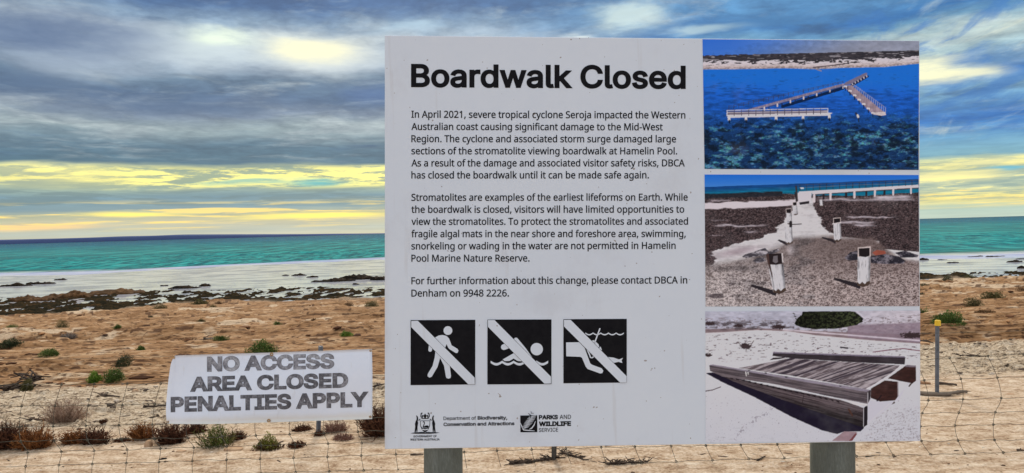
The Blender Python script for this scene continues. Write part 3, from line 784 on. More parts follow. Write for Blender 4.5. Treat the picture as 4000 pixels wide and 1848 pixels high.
HEAD = (' 188:|,188:38 -119 30 190 69 0 -53 -190|A480:16 0 185 509 75 0 187 -509 -68 0 -108 302 -23 70 -32 106 13 0 -32 -107 -22 -69 -106 -302;110 142 0 57 260 0 0 -57|B456:60 0 0 509 181 0'
        ' 25 -1 23 -4 21 -5 19 -8 16 -10 14 -12 12 -13 10 -14 7 -16 6 -16 3 -18 1 -18 -1 -16 -2 -14 -3 -13 -5 -11 -7 -10 -7 -9 -8 -8 -9 -7 -9 -6 -11 -5 -10 -5 -11 -3 0 -5 12 -1 12 -4 12 -5 '
        '12 -7 11 -8 11 -10 9 -11 8 -13 7 -14 5 -16 3 -18 1 -19 -1 -19 -4 -17 -5 -17 -8 -16 -10 -15 -13 -13 -15 -11 -18 -10 -20 -8 -23 -6 -26 -3 -28 -1;125 57 120 0 27 1 24 5 19 7 15 10 11 '
        '12 8 13 5 15 1 17 0 12 -3 12 -4 12 -6 11 -7 10 -8 9 -10 8 -11 7 -13 6 -14 4 -15 2 -16 1 -123 0;125 285 113 0 14 1 13 2 12 3 11 5 11 6 9 7 8 8 7 9 6 11 4 11 2 11 1 13 -2 16 -4 15 -7'
        ' 14 -10 12 -14 10 -16 7 -20 4 -23 2 -115 0|C510:267 -7 -32 2 -30 6 -28 10 -27 14 -24 17 -22 21 -18 25 -16 27 -13 31 -9 33 -6 36 -2 39 2 39 6 36 9 33 13 31 16 28 18 24 22 21 24 18 2'
        '7 14 28 10 30 6 32 2 19 -1 19 -2 18 -4 17 -5 17 -6 16 -8 15 -9 14 -10 13 -11 12 -13 11 -14 10 -15 8 -16 7 -17 6 -18 4 -19 -65 0 -3 13 -4 12 -6 11 -6 11 -7 9 -7 9 -9 8 -9 7 -9 7 -11'
        ' 5 -10 5 -12 4 -11 3 -12 2 -12 1 -13 1 -22 -2 -22 -4 -20 -7 -19 -11 -18 -13 -16 -16 -13 -18 -12 -21 -9 -24 -7 -26 -4 -29 -2 -31 2 -31 4 -29 7 -26 9 -23 12 -22 14 -18 15 -16 18 -13 '
        '19 -10 20 -7 22 -5 22 -1 13 0 12 2 12 2 11 3 12 4 10 5 11 5 9 7 9 7 9 8 7 9 7 9 6 11 6 11 4 12 3 12 65 0 -4 -18 -6 -18 -6 -17 -9 -16 -10 -15 -10 -14 -12 -13 -14 -11 -14 -10 -15 -9 '
        '-16 -8 -16 -6 -18 -5 -18 -4 -19 -2|D502:219 0 -123 0 0 57 119 0 29 1 28 5 24 7 22 11 19 13 17 16 14 18 11 21 9 23 6 26 4 28 1 29 -1 30 -4 27 -6 25 -9 24 -11 20 -14 18 -16 16 -18 13'
        ' -21 10 -24 8 -26 4 -28 2 -128 0 0 57 132 0 36 -2 33 -6 31 -9 28 -14 24 -17 22 -20 19 -23 15 -27 13 -30 9 -32 5 -36 2 -38 -2 -38 -5 -36 -9 -32 -13 -30 -16 -27 -19 -24 -22 -20 -25 -'
        '17 -29 -14 -31 -9 -35 -6;125 509 0 -509 -65 0 0 509|E419:60 0 0 509 312 0 0 -57 -247 0 0 -166 230 0 0 -57 -230 0 0 -172 250 0 0 -57|F410:60 0 0 509 309 0 0 -57 -244 0 0 -174 221 0 '
        '0 -57 -221 0 0 -221|G520:269 -7 -33 2 -31 6 -29 10 -27 14 -24 18 -21 21 -19 24 -16 28 -12 30 -10 33 -5 36 -2 39 2 39 5 36 10 33 12 31 16 28 18 24 22 21 24 18 26 14 28 10 30 6 32 2 '
        '20 -1 19 -2 18 -4 18 -5 18 -7 16 -8 15 -9 14 -11 13 -11 13 -13 10 -14 10 -15 9 -15 7 -17 5 -17 4 -18 -66 0 -4 12 -5 11 -6 11 -6 10 -7 10 -7 8 -8 9 -9 7 -9 7 -10 5 -11 5 -11 4 -11 4'
        ' -13 2 -12 1 -14 1 -22 -2 -21 -4 -20 -7 -19 -11 -17 -13 -16 -15 -13 -19 -12 -21 -9 -24 -7 -26 -4 -29 -2 -31 2 -31 4 -29 7 -26 9 -23 12 -21 14 -19 15 -15 18 -14 19 -10 21 -7 22 -5 2'
        '3 -1 21 1 19 3 19 6 17 8 15 10 14 12 12 14 10 16 8 18 6 19 4 20 1 22 19 -3 -151 0 0 57 195 0 0 -56 -2 -30 -5 -29 -8 -26 -12 -24 -15 -22 -17 -19 -20 -17 -22 -14 -25 -11 -26 -8 -28 -'
        '5|I300:31 0 0 57 87 0 0 395 -87 0 0 57 238 0 0 -57 -86 0 0 -395 86 0 0 -57|K467:104 145 0 71 35 45 35 42 38 41 152 165 84 0 -217 -233 -3 0;60 0 0 509 65 0 0 -175 -1 -109 1 -32 0 -1'
        '93;372 0 -184 259 40 50 221 -309|L393:60 0 0 509 65 0 0 -452 236 0 0 -57|M628:60 0 0 509 92 0 125 -322 10 -28 12 -36 12 -39 11 -35 -15 0 11 34 12 38 12 37 10 29 124 322 92 0 0 -509'
        ' -64 0 0 291 0 36 1 42 1 44 1 44 6 0 -15 -48 -16 -46 -15 -41 -11 -31 -114 -291 -56 0 -116 291 -11 30 -14 40 -16 47 -17 49 7 0 1 -41 1 -44 1 -44 0 -37 0 -291|N523:60 0 0 509 76 0 20'
        '7 -326 20 -32 25 -44 26 -52 -9 -1 -4 54 -2 49 0 38 0 314 64 0 0 -509 -76 0 -185 290 -25 41 -29 50 -40 71 11 2 3 -70 2 -56 1 -37 0 -291|O533:267 -7 -32 2 -30 6 -28 10 -27 14 -24 17 '
        '-21 21 -19 25 -16 27 -13 31 -9 33 -6 36 -2 39 2 39 6 36 9 33 13 31 16 28 19 24 21 21 24 18 27 14 28 10 30 6 32 2 32 -2 30 -6 28 -10 27 -14 24 -18 21 -21 19 -24 16 -28 13 -31 9 -33 '
        '5 -36 2 -39 -2 -39 -5 -36 -9 -33 -13 -31 -16 -27 -19 -25 -21 -21 -24 -17 -27 -14 -28 -10 -30 -6;267 53 22 1 21 5 20 7 19 10 18 13 16 16 13 18 12 21 10 24 7 26 4 29 1 31 -1 32 -4 28'
        ' -7 27 -10 24 -12 21 -13 18 -16 16 -18 13 -19 10 -20 7 -21 4 -22 2 -22 -2 -22 -4 -20 -7 -19 -10 -17 -13 -16 -16 -14 -19 -12 -21 -9 -24 -7 -26 -4 -29 -2 -31 2 -31 4 -29 7 -26 9 -24 '
        '12 -21 14 -18 16 -16 17 -13 19 -10 20 -7 22 -5|P445:60 0 0 509 175 0 28 -2 26 -4 23 -6 20 -10 18 -11 16 -14 13 -15 11 -17 8 -19 6 -20 3 -21 2 -22 -2 -23 -3 -21 -6 -20 -8 -19 -11 -1'
        '7 -13 -15 -16 -14 -18 -12 -20 -9 -23 -7 -26 -4 -28 -1 -126 0 0 56 124 0 19 1 17 3 15 4 13 6 11 8 10 8 9 10 6 12 5 12 4 13 2 14 0 15 0 14 -2 14 -4 13 -5 13 -7 11 -8 10 -10 8 -11 8 -'
        '13 5 -16 5 -17 2 -19 1 -107 0 0 -452|R449:60 0 0 509 176 0 28 -2 26 -3 23 -7 20 -8 18 -11 16 -13 13 -15 10 -17 9 -18 6 -20 3 -21 1 -22 -1 -22 -3 -21 -6 -19 -9 -19 -10 -16 -13 -15 -'
        '16 -12 -18 -11 -21 -8 -23 -6 -25 -4 -28 -1 -140 0 0 57 138 0 18 1 17 2 15 4 14 5 11 6 10 8 8 9 7 10 5 12 3 12 2 14 1 14 -1 15 -2 13 -3 13 -5 12 -7 10 -8 10 -10 8 -11 7 -14 5 -15 4 '
        '-17 2 -19 1 -108 0 0 -452;353 0 -123 229 73 0 125 -229|S447:224 -9 -27 1 -25 4 -23 5 -21 8 -20 10 -17 12 -15 14 -12 15 -10 17 -8 19 -5 19 -3 22 66 0 3 -14 3 -13 6 -12 7 -10 9 -9 10'
        ' -8 12 -7 12 -5 14 -4 14 -3 15 -2 15 -1 17 1 16 2 15 3 14 5 13 6 12 8 10 8 8 10 7 10 5 12 4 12 1 13 -1 12 -3 10 -4 10 -6 8 -7 7 -9 7 -9 6 -11 6 -51 17 -61 17 -30 10 -26 11 -23 14 -'
        '19 15 -15 18 -11 19 -6 22 -2 24 1 21 5 20 7 18 10 17 12 15 15 13 17 12 19 10 20 8 22 5 23 3 24 2 25 -2 23 -3 21 -6 20 -7 18 -10 17 -12 14 -13 12 -14 10 -16 7 -18 5 -18 2 -19 -64 0 '
        '-3 18 -8 16 -10 14 -14 11 -16 10 -19 6 -20 4 -22 2 -16 -1 -15 -2 -14 -4 -13 -4 -11 -6 -11 -7 -9 -8 -7 -9 -6 -9 -5 -11 -2 -11 -1 -11 1 -13 3 -11 5 -10 7 -8 8 -8 9 -7 10 -6 11 -5 43 '
        '-15 52 -14 48 -15 12 -6 12 -6 11 -7 12 -7 10 -9 10 -9 8 -11 8 -11 6 -13 4 -14 2 -16 1 -16 -1 -21 -4 -19 -7 -18 -10 -17 -12 -16 -14 -14 -17 -13 -20 -10 -21 -9 -24 -6 -26 -4|T449:32 '
        '452 0 57 385 0 0 -57 -160 0 0 -452 -64 0 0 452|U517:259 -8 -29 1 -27 5 -26 7 -23 10 -21 13 -19 15 -16 17 -13 20 -11 21 -8 23 -4 24 -2 25 0 336 64 0 0 -331 1 -18 3 -16 5 -16 8 -15 9'
        ' -14 10 -12 13 -10 14 -9 16 -7 17 -5 19 -3 20 -1 20 1 19 3 17 5 16 7 14 9 12 10 11 12 9 14 7 15 5 16 3 16 1 18 0 331 64 0 0 -336 -1 -25 -5 -24 -8 -23 -10 -21 -14 -20 -16 -17 -19 -1'
        '5 -21 -13 -23 -10 -25 -7 -27 -5|V480:204 0 -188 509 68 0 108 -303 23 -69 33 -106 -13 0 32 107 23 68 105 303 68 0 -185 -509|W686:155 0 -139 509 66 0 81 -313 12 -51 12 -51 10 -54 -8 '
        '0 11 54 11 51 13 51 82 313 74 0 82 -313 12 -51 12 -51 11 -54 -9 0 11 54 11 51 13 51 80 313 67 0 -140 -509 -75 0 -87 323 -17 68 -15 84 14 0 -15 -80 -17 -72 -88 -323|Y472:203 0 0 208'
        ' -187 301 75 0 101 -165 30 -52 28 -62 -26 0 27 63 29 51 101 165 74 0 -187 -301 0 -208|a389:160 -9 -18 1 -16 3 -16 4 -16 6 -14 7 -12 10 -11 10 -9 13 -8 13 -5 15 -4 17 -1 18 1 15 3 1'
        '5 4 12 5 11 7 10 8 8 9 8 11 6 11 6 11 4 12 4 13 4 53 9 56 7 10 1 8 2 7 2 6 3 5 3 3 5 2 5 1 7 0 2 -1 11 -2 11 -2 9 -4 9 -5 7 -6 7 -8 6 -8 5 -10 4 -10 3 -12 1 -12 1 -13 -1 -12 -1 -12'
        ' -3 -10 -4 -9 -4 -8 -5 -8 -6 -6 -6 -6 -7 -5 -6 -4 -7 -3 -7 -59 17 7 17 9 14 10 13 12 11 12 9 13 9 14 6 15 5 15 4 15 3 16 2 15 0 45 -5 12 -3 12 -4 12 -5 11 -7 10 -7 10 -10 9 -10 7 -'
        '13 7 -14 4 -16 3 -18 1 -21 0 -251 -60 0 0 52 -5 0 -20 -27 -8 -7 -8 -6 -10 -6 -11 -5 -12 -4 -13 -3 -14 -2;170 45 17 1 15 3 14 4 12 6 11 7 9 8 9 9 6 10 6 11 3 11 3 11 1 12 0 52 -17 -'
        '8 -28 -6 -31 -5 -25 -3 -41 -9 -9 -4 -8 -5 -7 -5 -7 -6 -5 -7 -3 -8 -2 -9 -1 -10 0 -10 2 -8 4 -8 4 -7 5 -6 7 -5 7 -5 9 -4 9 -3 10 -2 10 -1|c396:207 -8 -25 1 -23 5 -22 8 -20 10 -19 14'
        ' -16 16 -14 18 -12 21 -10 23 -6 25 -4 26 -2 28 2 29 4 27 6 25 10 23 12 21 14 18 16 16 19 14 20 11 22 7 23 5 25 1 14 0 13 -1 13 -3 13 -3 12 -4 12 -5 11 -6 10 -6 10 -7 9 -8 8 -9 8 -1'
        '0 7 -10 6 -11 5 -12 4 -12 -59 -15 -13 27 -20 22 -28 14 -35 5 -18 -1 -16 -4 -15 -6 -13 -9 -11 -10 -10 -13 -9 -13 -7 -16 -5 -16 -4 -18 -2 -18 -1 -19 1 -18 2 -18 4 -17 5 -17 7 -15 9 -'
        '13 10 -13 11 -10 13 -9 15 -6 16 -3 18 -2 36 6 28 14 21 23 12 28 59 -15 -4 -12 -5 -12 -6 -11 -7 -11 -7 -10 -9 -9 -9 -8 -10 -8 -10 -6 -11 -6 -12 -5 -12 -5 -13 -3 -13 -2 -14 -2|d424:1'
        '95 -8 -23 1 -21 5 -21 7 -19 11 -17 13 -15 16 -13 19 -11 20 -9 24 -7 25 -4 27 -1 29 1 29 4 27 7 25 9 23 11 20 13 19 16 15 17 14 19 10 20 7 22 5 23 1 17 0 15 -3 13 -3 12 -5 10 -6 9 -'
        '7 8 -7 7 -7 19 -27 5 0 0 190 61 0 0 -509 -59 0 0 59 -6 0 -20 -28 -7 -7 -8 -7 -9 -7 -11 -6 -11 -5 -14 -4 -15 -2;205 47 16 1 15 3 14 6 13 8 11 10 10 11 9 14 6 15 6 17 4 18 2 19 1 20 '
        '-1 21 -2 19 -4 18 -5 16 -7 15 -9 13 -9 11 -12 10 -12 8 -14 5 -16 4 -16 1 -18 -1 -15 -4 -15 -6 -12 -8 -12 -10 -9 -11 -9 -14 -7 -15 -5 -16 -4 -18 -2 -18 -1 -20 1 -19 2 -19 4 -18 6 -1'
        '6 6 -16 9 -13 10 -12 11 -10 13 -9 14 -6 16 -3|e404:212 -8 -27 1 -24 5 -23 8 -21 10 -19 14 -16 16 -14 18 -12 21 -10 23 -6 24 -5 27 -1 28 1 28 4 27 7 25 9 23 12 21 14 18 16 17 18 13 '
        '20 11 22 8 23 5 25 1 16 0 15 -2 15 -3 15 -5 14 -6 14 -7 13 -10 12 -10 12 -12 10 -14 9 -16 7 -17 6 -19 5 -21 2 -23 1 -25 0 -25 -296 0 0 52 263 0 -28 -19 -1 18 -2 17 -4 17 -5 15 -7 1'
        '3 -8 12 -10 11 -10 9 -13 7 -13 5 -15 3 -17 1 -16 -1 -16 -3 -14 -5 -13 -8 -11 -9 -10 -10 -9 -12 -7 -12 -6 -14 -4 -15 -2 -15 -1 -15 0 -33 1 -21 3 -18 4 -17 6 -16 8 -14 10 -12 11 -10 '
        '12 -9 14 -6 14 -5 16 -3 17 -1 12 1 10 1 10 2 10 3 9 3 8 5 7 5 7 7 7 7 5 8 5 8 4 9 59 -14 -5 -14 -7 -14 -8 -12 -10 -12 -11 -10 -13 -10 -13 -8 -15 -7 -17 -5 -17 -4 -18 -2|f254:228 37'
        '9 0 -52 -222 0 0 52;81 0 0 432 1 15 2 14 5 13 7 12 8 10 9 9 11 8 11 6 13 5 13 3 13 2 13 1 35 -3 21 -6 -16 -53 -12 4 -20 2 -13 -1 -11 -3 -9 -4 -8 -6 -5 -8 -4 -9 -3 -12 0 -12 0 -419|'
        'i167:53 0 0 379 61 0 0 -379;84 443 -9 1 -8 2 -7 3 -6 6 -6 6 -4 7 -2 7 -1 8 1 8 2 8 4 7 6 6 6 5 7 4 8 2 9 1 8 -1 8 -2 7 -4 7 -5 5 -6 4 -7 3 -8 0 -8 0 -8 -3 -7 -4 -7 -5 -6 -7 -6 -7 -'
        '3 -8 -2|k381:110 137 0 75 11 0 163 167 76 0 -176 -180 -7 0;53 0 0 509 61 0 0 -509;294 0 -146 186 43 43 181 -229|l189:139 -2 -20 1 -18 4 -15 7 -12 10 -9 13 -7 14 -4 18 -1 19 0 425 6'
        '1 0 0 -410 0 -12 1 -10 2 -9 3 -6 4 -4 6 -4 7 -1 9 -1 14 1 10 1 11 -51 -19 -4|m610:53 0 0 379 59 0 0 -84 -4 0 4 15 6 13 7 12 7 11 9 9 10 8 10 7 11 6 11 4 12 4 12 2 12 0 20 -1 18 -5 '
        '16 -8 14 -11 12 -14 10 -16 7 -17 5 -19 -9 0 5 13 5 13 7 11 8 11 10 10 10 8 11 8 13 6 13 5 13 3 15 2 15 1 16 -1 15 -2 15 -5 14 -6 13 -8 12 -10 10 -12 9 -14 7 -15 5 -17 3 -20 1 -21 0'
        ' -255 -61 0 0 254 -2 19 -4 16 -7 13 -10 11 -13 8 -13 5 -14 3 -14 1 -13 0 -11 -2 -11 -4 -10 -4 -9 -6 -7 -7 -7 -8 -6 -9 -4 -10 -3 -10 -2 -11 -1 -12 0 -247 -61 0 0 260 -1 15 -4 13 -7 '
        '13 -9 10 -11 9 -13 6 -14 3 -16 1 -11 0 -10 -2 -10 -3 -10 -5 -10 -6 -8 -7 -8 -8 -6 -10 -5 -11 -4 -12 -3 -13 0 -15 0 -238|n410:114 227 0 -227 -61 0 0 379 59 0 0 -92 -10 0 10 25 12 20'
        ' 13 17 15 13 17 10 18 7 20 4 20 1 19 -1 18 -3 16 -4 15 -7 14 -9 12 -11 11 -13 9 -15 7 -17 5 -19 3 -21 1 -24 0 -240 -61 0 0 235 -1 21 -5 19 -7 16 -10 13 -13 11 -14 8 -17 5 -19 1 -13'
        ' -1 -13 -2 -12 -4 -11 -5 -11 -6 -9 -8 -8 -10 -7 -10 -5 -12 -4 -14 -3 -14|o415:207 -8 -25 1 -23 5 -22 8 -20 10 -19 14 -16 16 -14 18 -12 21 -10 23 -6 25 -4 26 -2 28 2 29 4 27 6 25 10'
        ' 23 12 21 14 18 16 16 19 14 20 11 22 7 23 5 25 1 26 -1 23 -5 22 -7 21 -11 18 -14 16 -16 14 -18 12 -21 10 -23 7 -25 4 -27 1 -29 -1 -28 -4 -26 -7 -25 -10 -23 -12 -21 -14 -18 -16 -16 '
        '-18 -14 -21 -10 -22 -8 -23 -5;207 46 19 2 16 3 15 6 13 9 12 10 10 13 8 13 7 15 5 17 4 17 2 18 1 18 -1 19 -2 18 -4 18 -5 16 -7 16 -8 13 -10 13 -12 10 -13 9 -15 6 -16 4 -19 1 -18 -1 '
        '-16 -4 -15 -6 -13 -9 -11 -10 -10 -13 -9 -13 -7 -16 -5 -16 -4 -18 -2 -18 -1 -19 1 -18 2 -18 4 -17 5 -17 7 -15 9 -13 10 -13 11 -10 13 -9 15 -6 16 -3|p424:53 -143 0 522 59 0 0 -60 6 0'
        ' 19 27 7 7 8 7 9 7 10 6 12 5 14 3 15 3 17 0 23 -1 22 -5 20 -7 19 -10 17 -14 15 -15 14 -19 11 -20 9 -23 6 -25 4 -27 1 -29 -1 -29 -4 -27 -6 -25 -9 -24 -11 -20 -13 -19 -16 -16 -17 -13'
        ' -19 -11 -20 -7 -22 -5 -23 -1 -16 1 -15 2 -14 4 -11 5 -11 6 -9 7 -8 7 -7 7 -20 28 -4 0 0 -202;220 47 17 1 16 3 14 6 12 9 12 10 10 12 8 13 7 16 5 16 4 18 2 19 1 19 -1 20 -2 18 -4 18'
        ' -5 16 -7 15 -8 14 -10 11 -11 10 -13 8 -14 6 -16 4 -17 1 -17 -1 -15 -4 -14 -5 -13 -8 -11 -10 -10 -11 -8 -13 -7 -15 -5 -16 -4 -18 -3 -19 0 -21 0 -20 3 -19 4 -18 5 -17 7 -15 8 -14 10'
        ' -11 12 -10 12 -8 14 -6 16 -3|r259:53 0 0 379 59 0 0 -58 3 0 7 14 8 12 10 11 12 9 14 8 15 5 15 4 17 1 16 -1 14 0 0 -62 -13 2 -23 2 -13 -1 -12 -2 -12 -4 -11 -4 -10 -6 -9 -8 -8 -8 -6'
        ' -9 -5 -11 -4 -11 -3 -12 0 -13 0 -237|s365:182 -8 -19 1 -18 2 -17 3 -16 5 -14 7 -14 8 -12 9 -10 11 -9 12 -8 13 -5 15 -4 16 58 13 5 -15 6 -13 9 -10 10 -9 12 -6 14 -5 15 -3 16 -1 19 '
        '1 17 4 15 5 12 7 11 9 7 10 5 10 1 12 -1 9 -2 9 -5 8 -6 7 -8 6 -9 5 -12 4 -13 4 -63 15 -24 7 -21 9 -17 10 -15 12 -11 14 -8 15 -5 18 -1 19 1 16 3 15 6 14 8 13 10 11 12 11 13 9 15 7 1'
        '6 7 18 4 18 3 20 0 19 0 17 -3 16 -3 15 -6 13 -6 12 -8 11 -9 9 -10 8 -11 7 -12 5 -13 5 -13 -56 -13 -4 11 -6 10 -7 9 -8 9 -11 7 -13 5 -14 3 -18 2 -16 -1 -15 -3 -13 -5 -12 -7 -10 -9 -'
        '7 -9 -4 -10 -1 -12 1 -10 2 -9 5 -8 7 -7 9 -6 11 -5 13 -5 15 -4 57 -14 25 -7 21 -8 17 -11 14 -12 11 -13 8 -16 5 -17 1 -18 -1 -17 -4 -15 -5 -14 -9 -14 -10 -12 -12 -11 -14 -9 -16 -9 -'
        '18 -6 -19 -5 -20 -2|t227:204 379 0 -52 -198 0 0 52;65 471 61 0 0 -373 1 -12 1 -10 4 -8 4 -7 6 -5 8 -3 9 -2 11 -1 15 1 17 3 11 -52 -21 -5 -24 -1 -23 1 -20 5 -18 8 -15 11 -12 14 -8 1'
        '7 -5 19 -2 22|v389:163 0 -146 379 67 0 81 -224 22 -68 19 -66 -22 0 19 66 21 68 81 224 66 0 -145 -379|w567:138 0 -115 379 64 0 46 -165 21 -77 21 -96 -10 0 21 94 20 79 46 165 64 0 46'
        ' -165 20 -78 20 -95 -11 0 22 94 21 79 46 165 65 0 -116 -379 -61 0 -49 172 -14 53 -14 55 -14 58 14 0 -14 -58 -14 -55 -15 -53 -49 -172|y389:47 -139 14 53 10 -1 9 -2 8 -1 8 0 8 1 7 2 '
        '7 3 6 4 6 6 6 7 5 9 5 10 5 12 12 35 -146 380 67 0 81 -224 22 -68 19 -66 -22 0 18 66 22 68 81 224 66 0 -167 -437 -6 -14 -7 -13 -7 -12 -7 -10 -9 -9 -9 -8 -9 -6 -11 -6 -11 -4 -11 -3 -'
        '13 -2 -13 0 -26 2')

# ------------------------------------------------------------------ lettering
def glyphs(s):
    g = {}
    i = 0
    for part in SPLIT(s):
        ch, rest = part[0], part[1:]
        a, e = rest.split(':')
        sp = []
        for q in e.split(';'):
            if q:
                d = np.array([int(w) for w in q.split()], float).reshape(-1, 2)
                sp.append(np.cumsum(d, 0) / 1000)
        g[ch] = (int(a) / 1000, sp)
    return g


def SPLIT(s): return s.split('|')


FB, FH = glyphs(BODY), glyphs(HEAD)


def grow(p, d):
    """move a closed outline out by d along its normals"""
    n = len(p)
    keep = [i for i in range(n) if np.hypot(*(p[i] - p[i - 1])) > 1e-5]
    p = p[keep]
    a = p - np.roll(p, 1, 0); bb = np.roll(p, -1, 0) - p
    a = a / np.hypot(a[:, 0], a[:, 1])[:, None]; bb = bb / np.hypot(bb[:, 0], bb[:, 1])[:, None]
    na = np.stack([-a[:, 1], a[:, 0]], 1); nb = np.stack([-bb[:, 1], bb[:, 0]], 1)
    mm = na + nb
    L = (mm * mm).sum(1)
    mm = mm * (2 / np.maximum(L, .7))[:, None]
    return p + mm * d


def fill(loops, rule='odd', sg=1):
    """triangulated flat fill of closed outlines; returns 2-D verts and faces"""
    pts, edges = [], []
    for lp in loops:
        o = len(pts)
        pts += [Vector((float(p[0]), float(p[1]))) for p in lp]
        edges += [(o + i, o + (i + 1) % len(lp)) for i in range(len(lp))]
    v, e, f, _, _, _ = delaunay_2d_cdt(pts, edges, [], 0, 1e-7)
    v = np.array([tuple(p) for p in v]); f = np.array(f)
    c = v[f].mean(1)
    wn = np.zeros(len(f), int)
    for lp in loops:
        P = np.asarray(lp, float)
        for p, q in zip(P, np.roll(P, -1, 0)):
            if p[1] == q[1]: continue
            side_ = (q[0] - p[0]) * (c[:, 1] - p[1]) - (c[:, 0] - p[0]) * (q[1] - p[1])
            wn += ((p[1] <= c[:, 1]) & (q[1] > c[:, 1]) & (side_ > 0)).astype(int)
            wn -= ((p[1] > c[:, 1]) & (q[1] <= c[:, 1]) & (side_ < 0)).astype(int)
    keep = (wn % 2 == 1) if rule == 'odd' else (wn * sg > 0)
    f = f[keep]
    use = np.unique(f); mp = np.full(len(v), -1); mp[use] = np.arange(len(use))
    tri = mp[f]
    vv = v[use]
    return vv, [tuple(int(i) for i in t) for t in tri]


def area(p): return .5 * np.sum(p[:, 0] * np.roll(p[:, 1], -1) - np.roll(p[:, 0], -1) * p[:, 1])


SGN = {id(f): (1 if area(f['l' if 'l' in f else 'I'][1][0]) < 0 else -1) for f in (FB, FH)}
CAP = {id(FB): .714 * 1.0, id(FH): .727}
for f in (FB, FH):
    q = np.concatenate(f['I'][1]); CAP[id(f)] = q[:, 1].max() - q[:, 1].min()


GC = {}


def glyph_fill(font, ch, bold):
    """filled glyph; overlapping strokes merge"""
    key = (id(font), ch, round(bold, 4))
    if key not in GC:
        sp = [grow(q, bold * SGN[id(font)]) if bold else q for q in font[ch][1]]
        GC[key] = [(*fill(sp, 'winding', -SGN[id(font)]), 0)] if sp else []
    return GC[key]


def text_px(font, s, x0, y0, x1, y1, cap, bold=0.0):
    """letters in photograph pixels: from (x0,y0) on the base line to (x1,y1), with the given capital height"""
    x, pcs = 0.0, []
    for ch in s:
        for v, f, n_ in glyph_fill(font, ch, bold):
            pcs.append((v + np.array([x, 0]), f, n_))
        x += font[ch][0]
    al = np.concatenate([p[0] for p in pcs])
    a, e = al[:, 0].min(), al[:, 0].max()
    k = cap / (CAP[id(font)] + 2 * bold)
    V, Fc, L = [], [], []
    o = 0
    for v, f, n_ in pcs:
        t = (v[:, 0] - a) / (e - a)
        V.append(np.stack([x0 + (x1 - x0) * t, -(y0 + (y1 - y0) * t - (v[:, 1] + bold) * k)], 1))
        Fc += [tuple(i + o for i in q) for q in f]
        L.append(np.full(len(v), n_)); o += len(v)
    return Text(np.concatenate(V), Fc, np.concatenate(L))      # y is up (negated pixel row)


class Text:
    def __init__(s, v, f, l): s.v, s.f, s.l = v, f, l
    def __add__(s, o): return Text(np.concatenate([s.v, o.v]), s.f + [tuple(i + len(s.v) for i in q) for q in o.f], np.concatenate([s.l, o.l]))


# ------------------------------------------------------------------ the information sign
SIGN_W = 1.35
CP = [(1503, 138), (3592, 159), (3595, 1723), (1503, 1755)]
dd = rays([c[0] for c in CP], [c[1] for c in CP])
wts = np.array([1.0, 1.0332, 1.0317, .9985])
Q = dd * wts[:, None]
sc = SIGN_W / np.linalg.norm(Q[1] - Q[0])
Q = Q * sc + np.array(EYE)
UX = (Q[1] - Q[0]) / np.linalg.norm(Q[1] - Q[0])
VY = Q[0] - Q[3]; VY -= UX * (VY @ UX); VY /= np.linalg.norm(VY)
NZ = np.cross(UX, VY)                       # towards the viewer
Q0 = Q.mean(0)


def on_sign(px, py, lift=0.0):
    """points of the sign's face under photograph pixels"""
    r = rays(px, py)
    t = ((Q0 - np.array(EYE)) @ NZ) / (r @ NZ)
    return np.array(EYE) + r * t[..., None] + NZ * lift


BASE = Vector(on_sign(np.array([2500.]), np.array([1735.]))[0])
SIGN = empty('information_sign', (BASE.x, BASE.y + .06, 0), 'large white closure notice board with three photographs on two grey-green posts', 'sign')

m, b = new_mat('sign_panel')
co = objco()
f1 = noise(scalev(co, 1, 1, 1), 2.2, 4, .6); f2 = noise(co, 38, 3, .7); f3 = noise(scalev(co, 30, 30, 2.2), 1.0, 3, .6)
c = ramp(f1 * .7 + f2 * .3, [(.3, (.68, .75, .83)), (.7, (.73, .79, .85))])
c = mixc((f3.sstep(.62, .74)) * .16, c, (.42, .37, .32))
c = mixc(noise(co, 100, 1, .5).sstep(.77, .79) * .7, c, (.22, .15, .10))
ed = S.nt.nodes.new('ShaderNodeSeparateXYZ'); S.nt.links.new(co, ed.inputs[0])
exs = S(ed.outputs[0])
c = mixc((1.0 - exs.sstep(-.665, -.60)) * noise(scalev(co, 1, 1, .35), 14, 3, .6).sstep(.36, .60) * .65, c, (.40, .31, .21))
c = mixc(noise(scalev(co, 1, 1, .8), 5.0, 5, .7).sstep(.54, .72) * .16, c, (.45, .44, .46))
c = mixc(noise(scalev(co, 14, 14, 1.6), 1.0, 4, .7).sstep(.62, .74) * noise(co, 3.0, 2, .5).sstep(.5, .7) * .35, c, (.36, .28, .22))
link(c, b.inputs['Base Color'])
b.inputs['Roughness'].default_value = .5
b.inputs['Specular IOR Level'].default_value = .12
PANEL = m

# panel: thin composite sheet with a soft edge
T = .004
cs = [on_sign(np.array([float(p[0])]), np.array([float(p[1])]))[0] for p in CP]
ctr = np.mean(cs, 0)
rim = .0012
V = []
for lift, sh in ((0, rim), (-rim, 0), (-T + rim, 0), (-T, rim)):
    for p in cs:
        d = ctr - p
        V.append(p + NZ * lift + (UX * np.sign(d @ UX) + VY * np.sign(d @ VY)) * sh)
Fc = [(3, 2, 1, 0), (12, 13, 14, 15)]
for l in range(3):
    for k in range(4):
        Fc.append((l * 4 + k, l * 4 + (k + 1) % 4, l * 4 + 4 + (k + 1) % 4, l * 4 + 4 + k))
mesh('panel', V, Fc, PANEL, SIGN)

INK = simple('sign_ink', (.006, .006, .008), (.011, .011, .013), 60, .6, spec=.08)
WHITE = PANEL


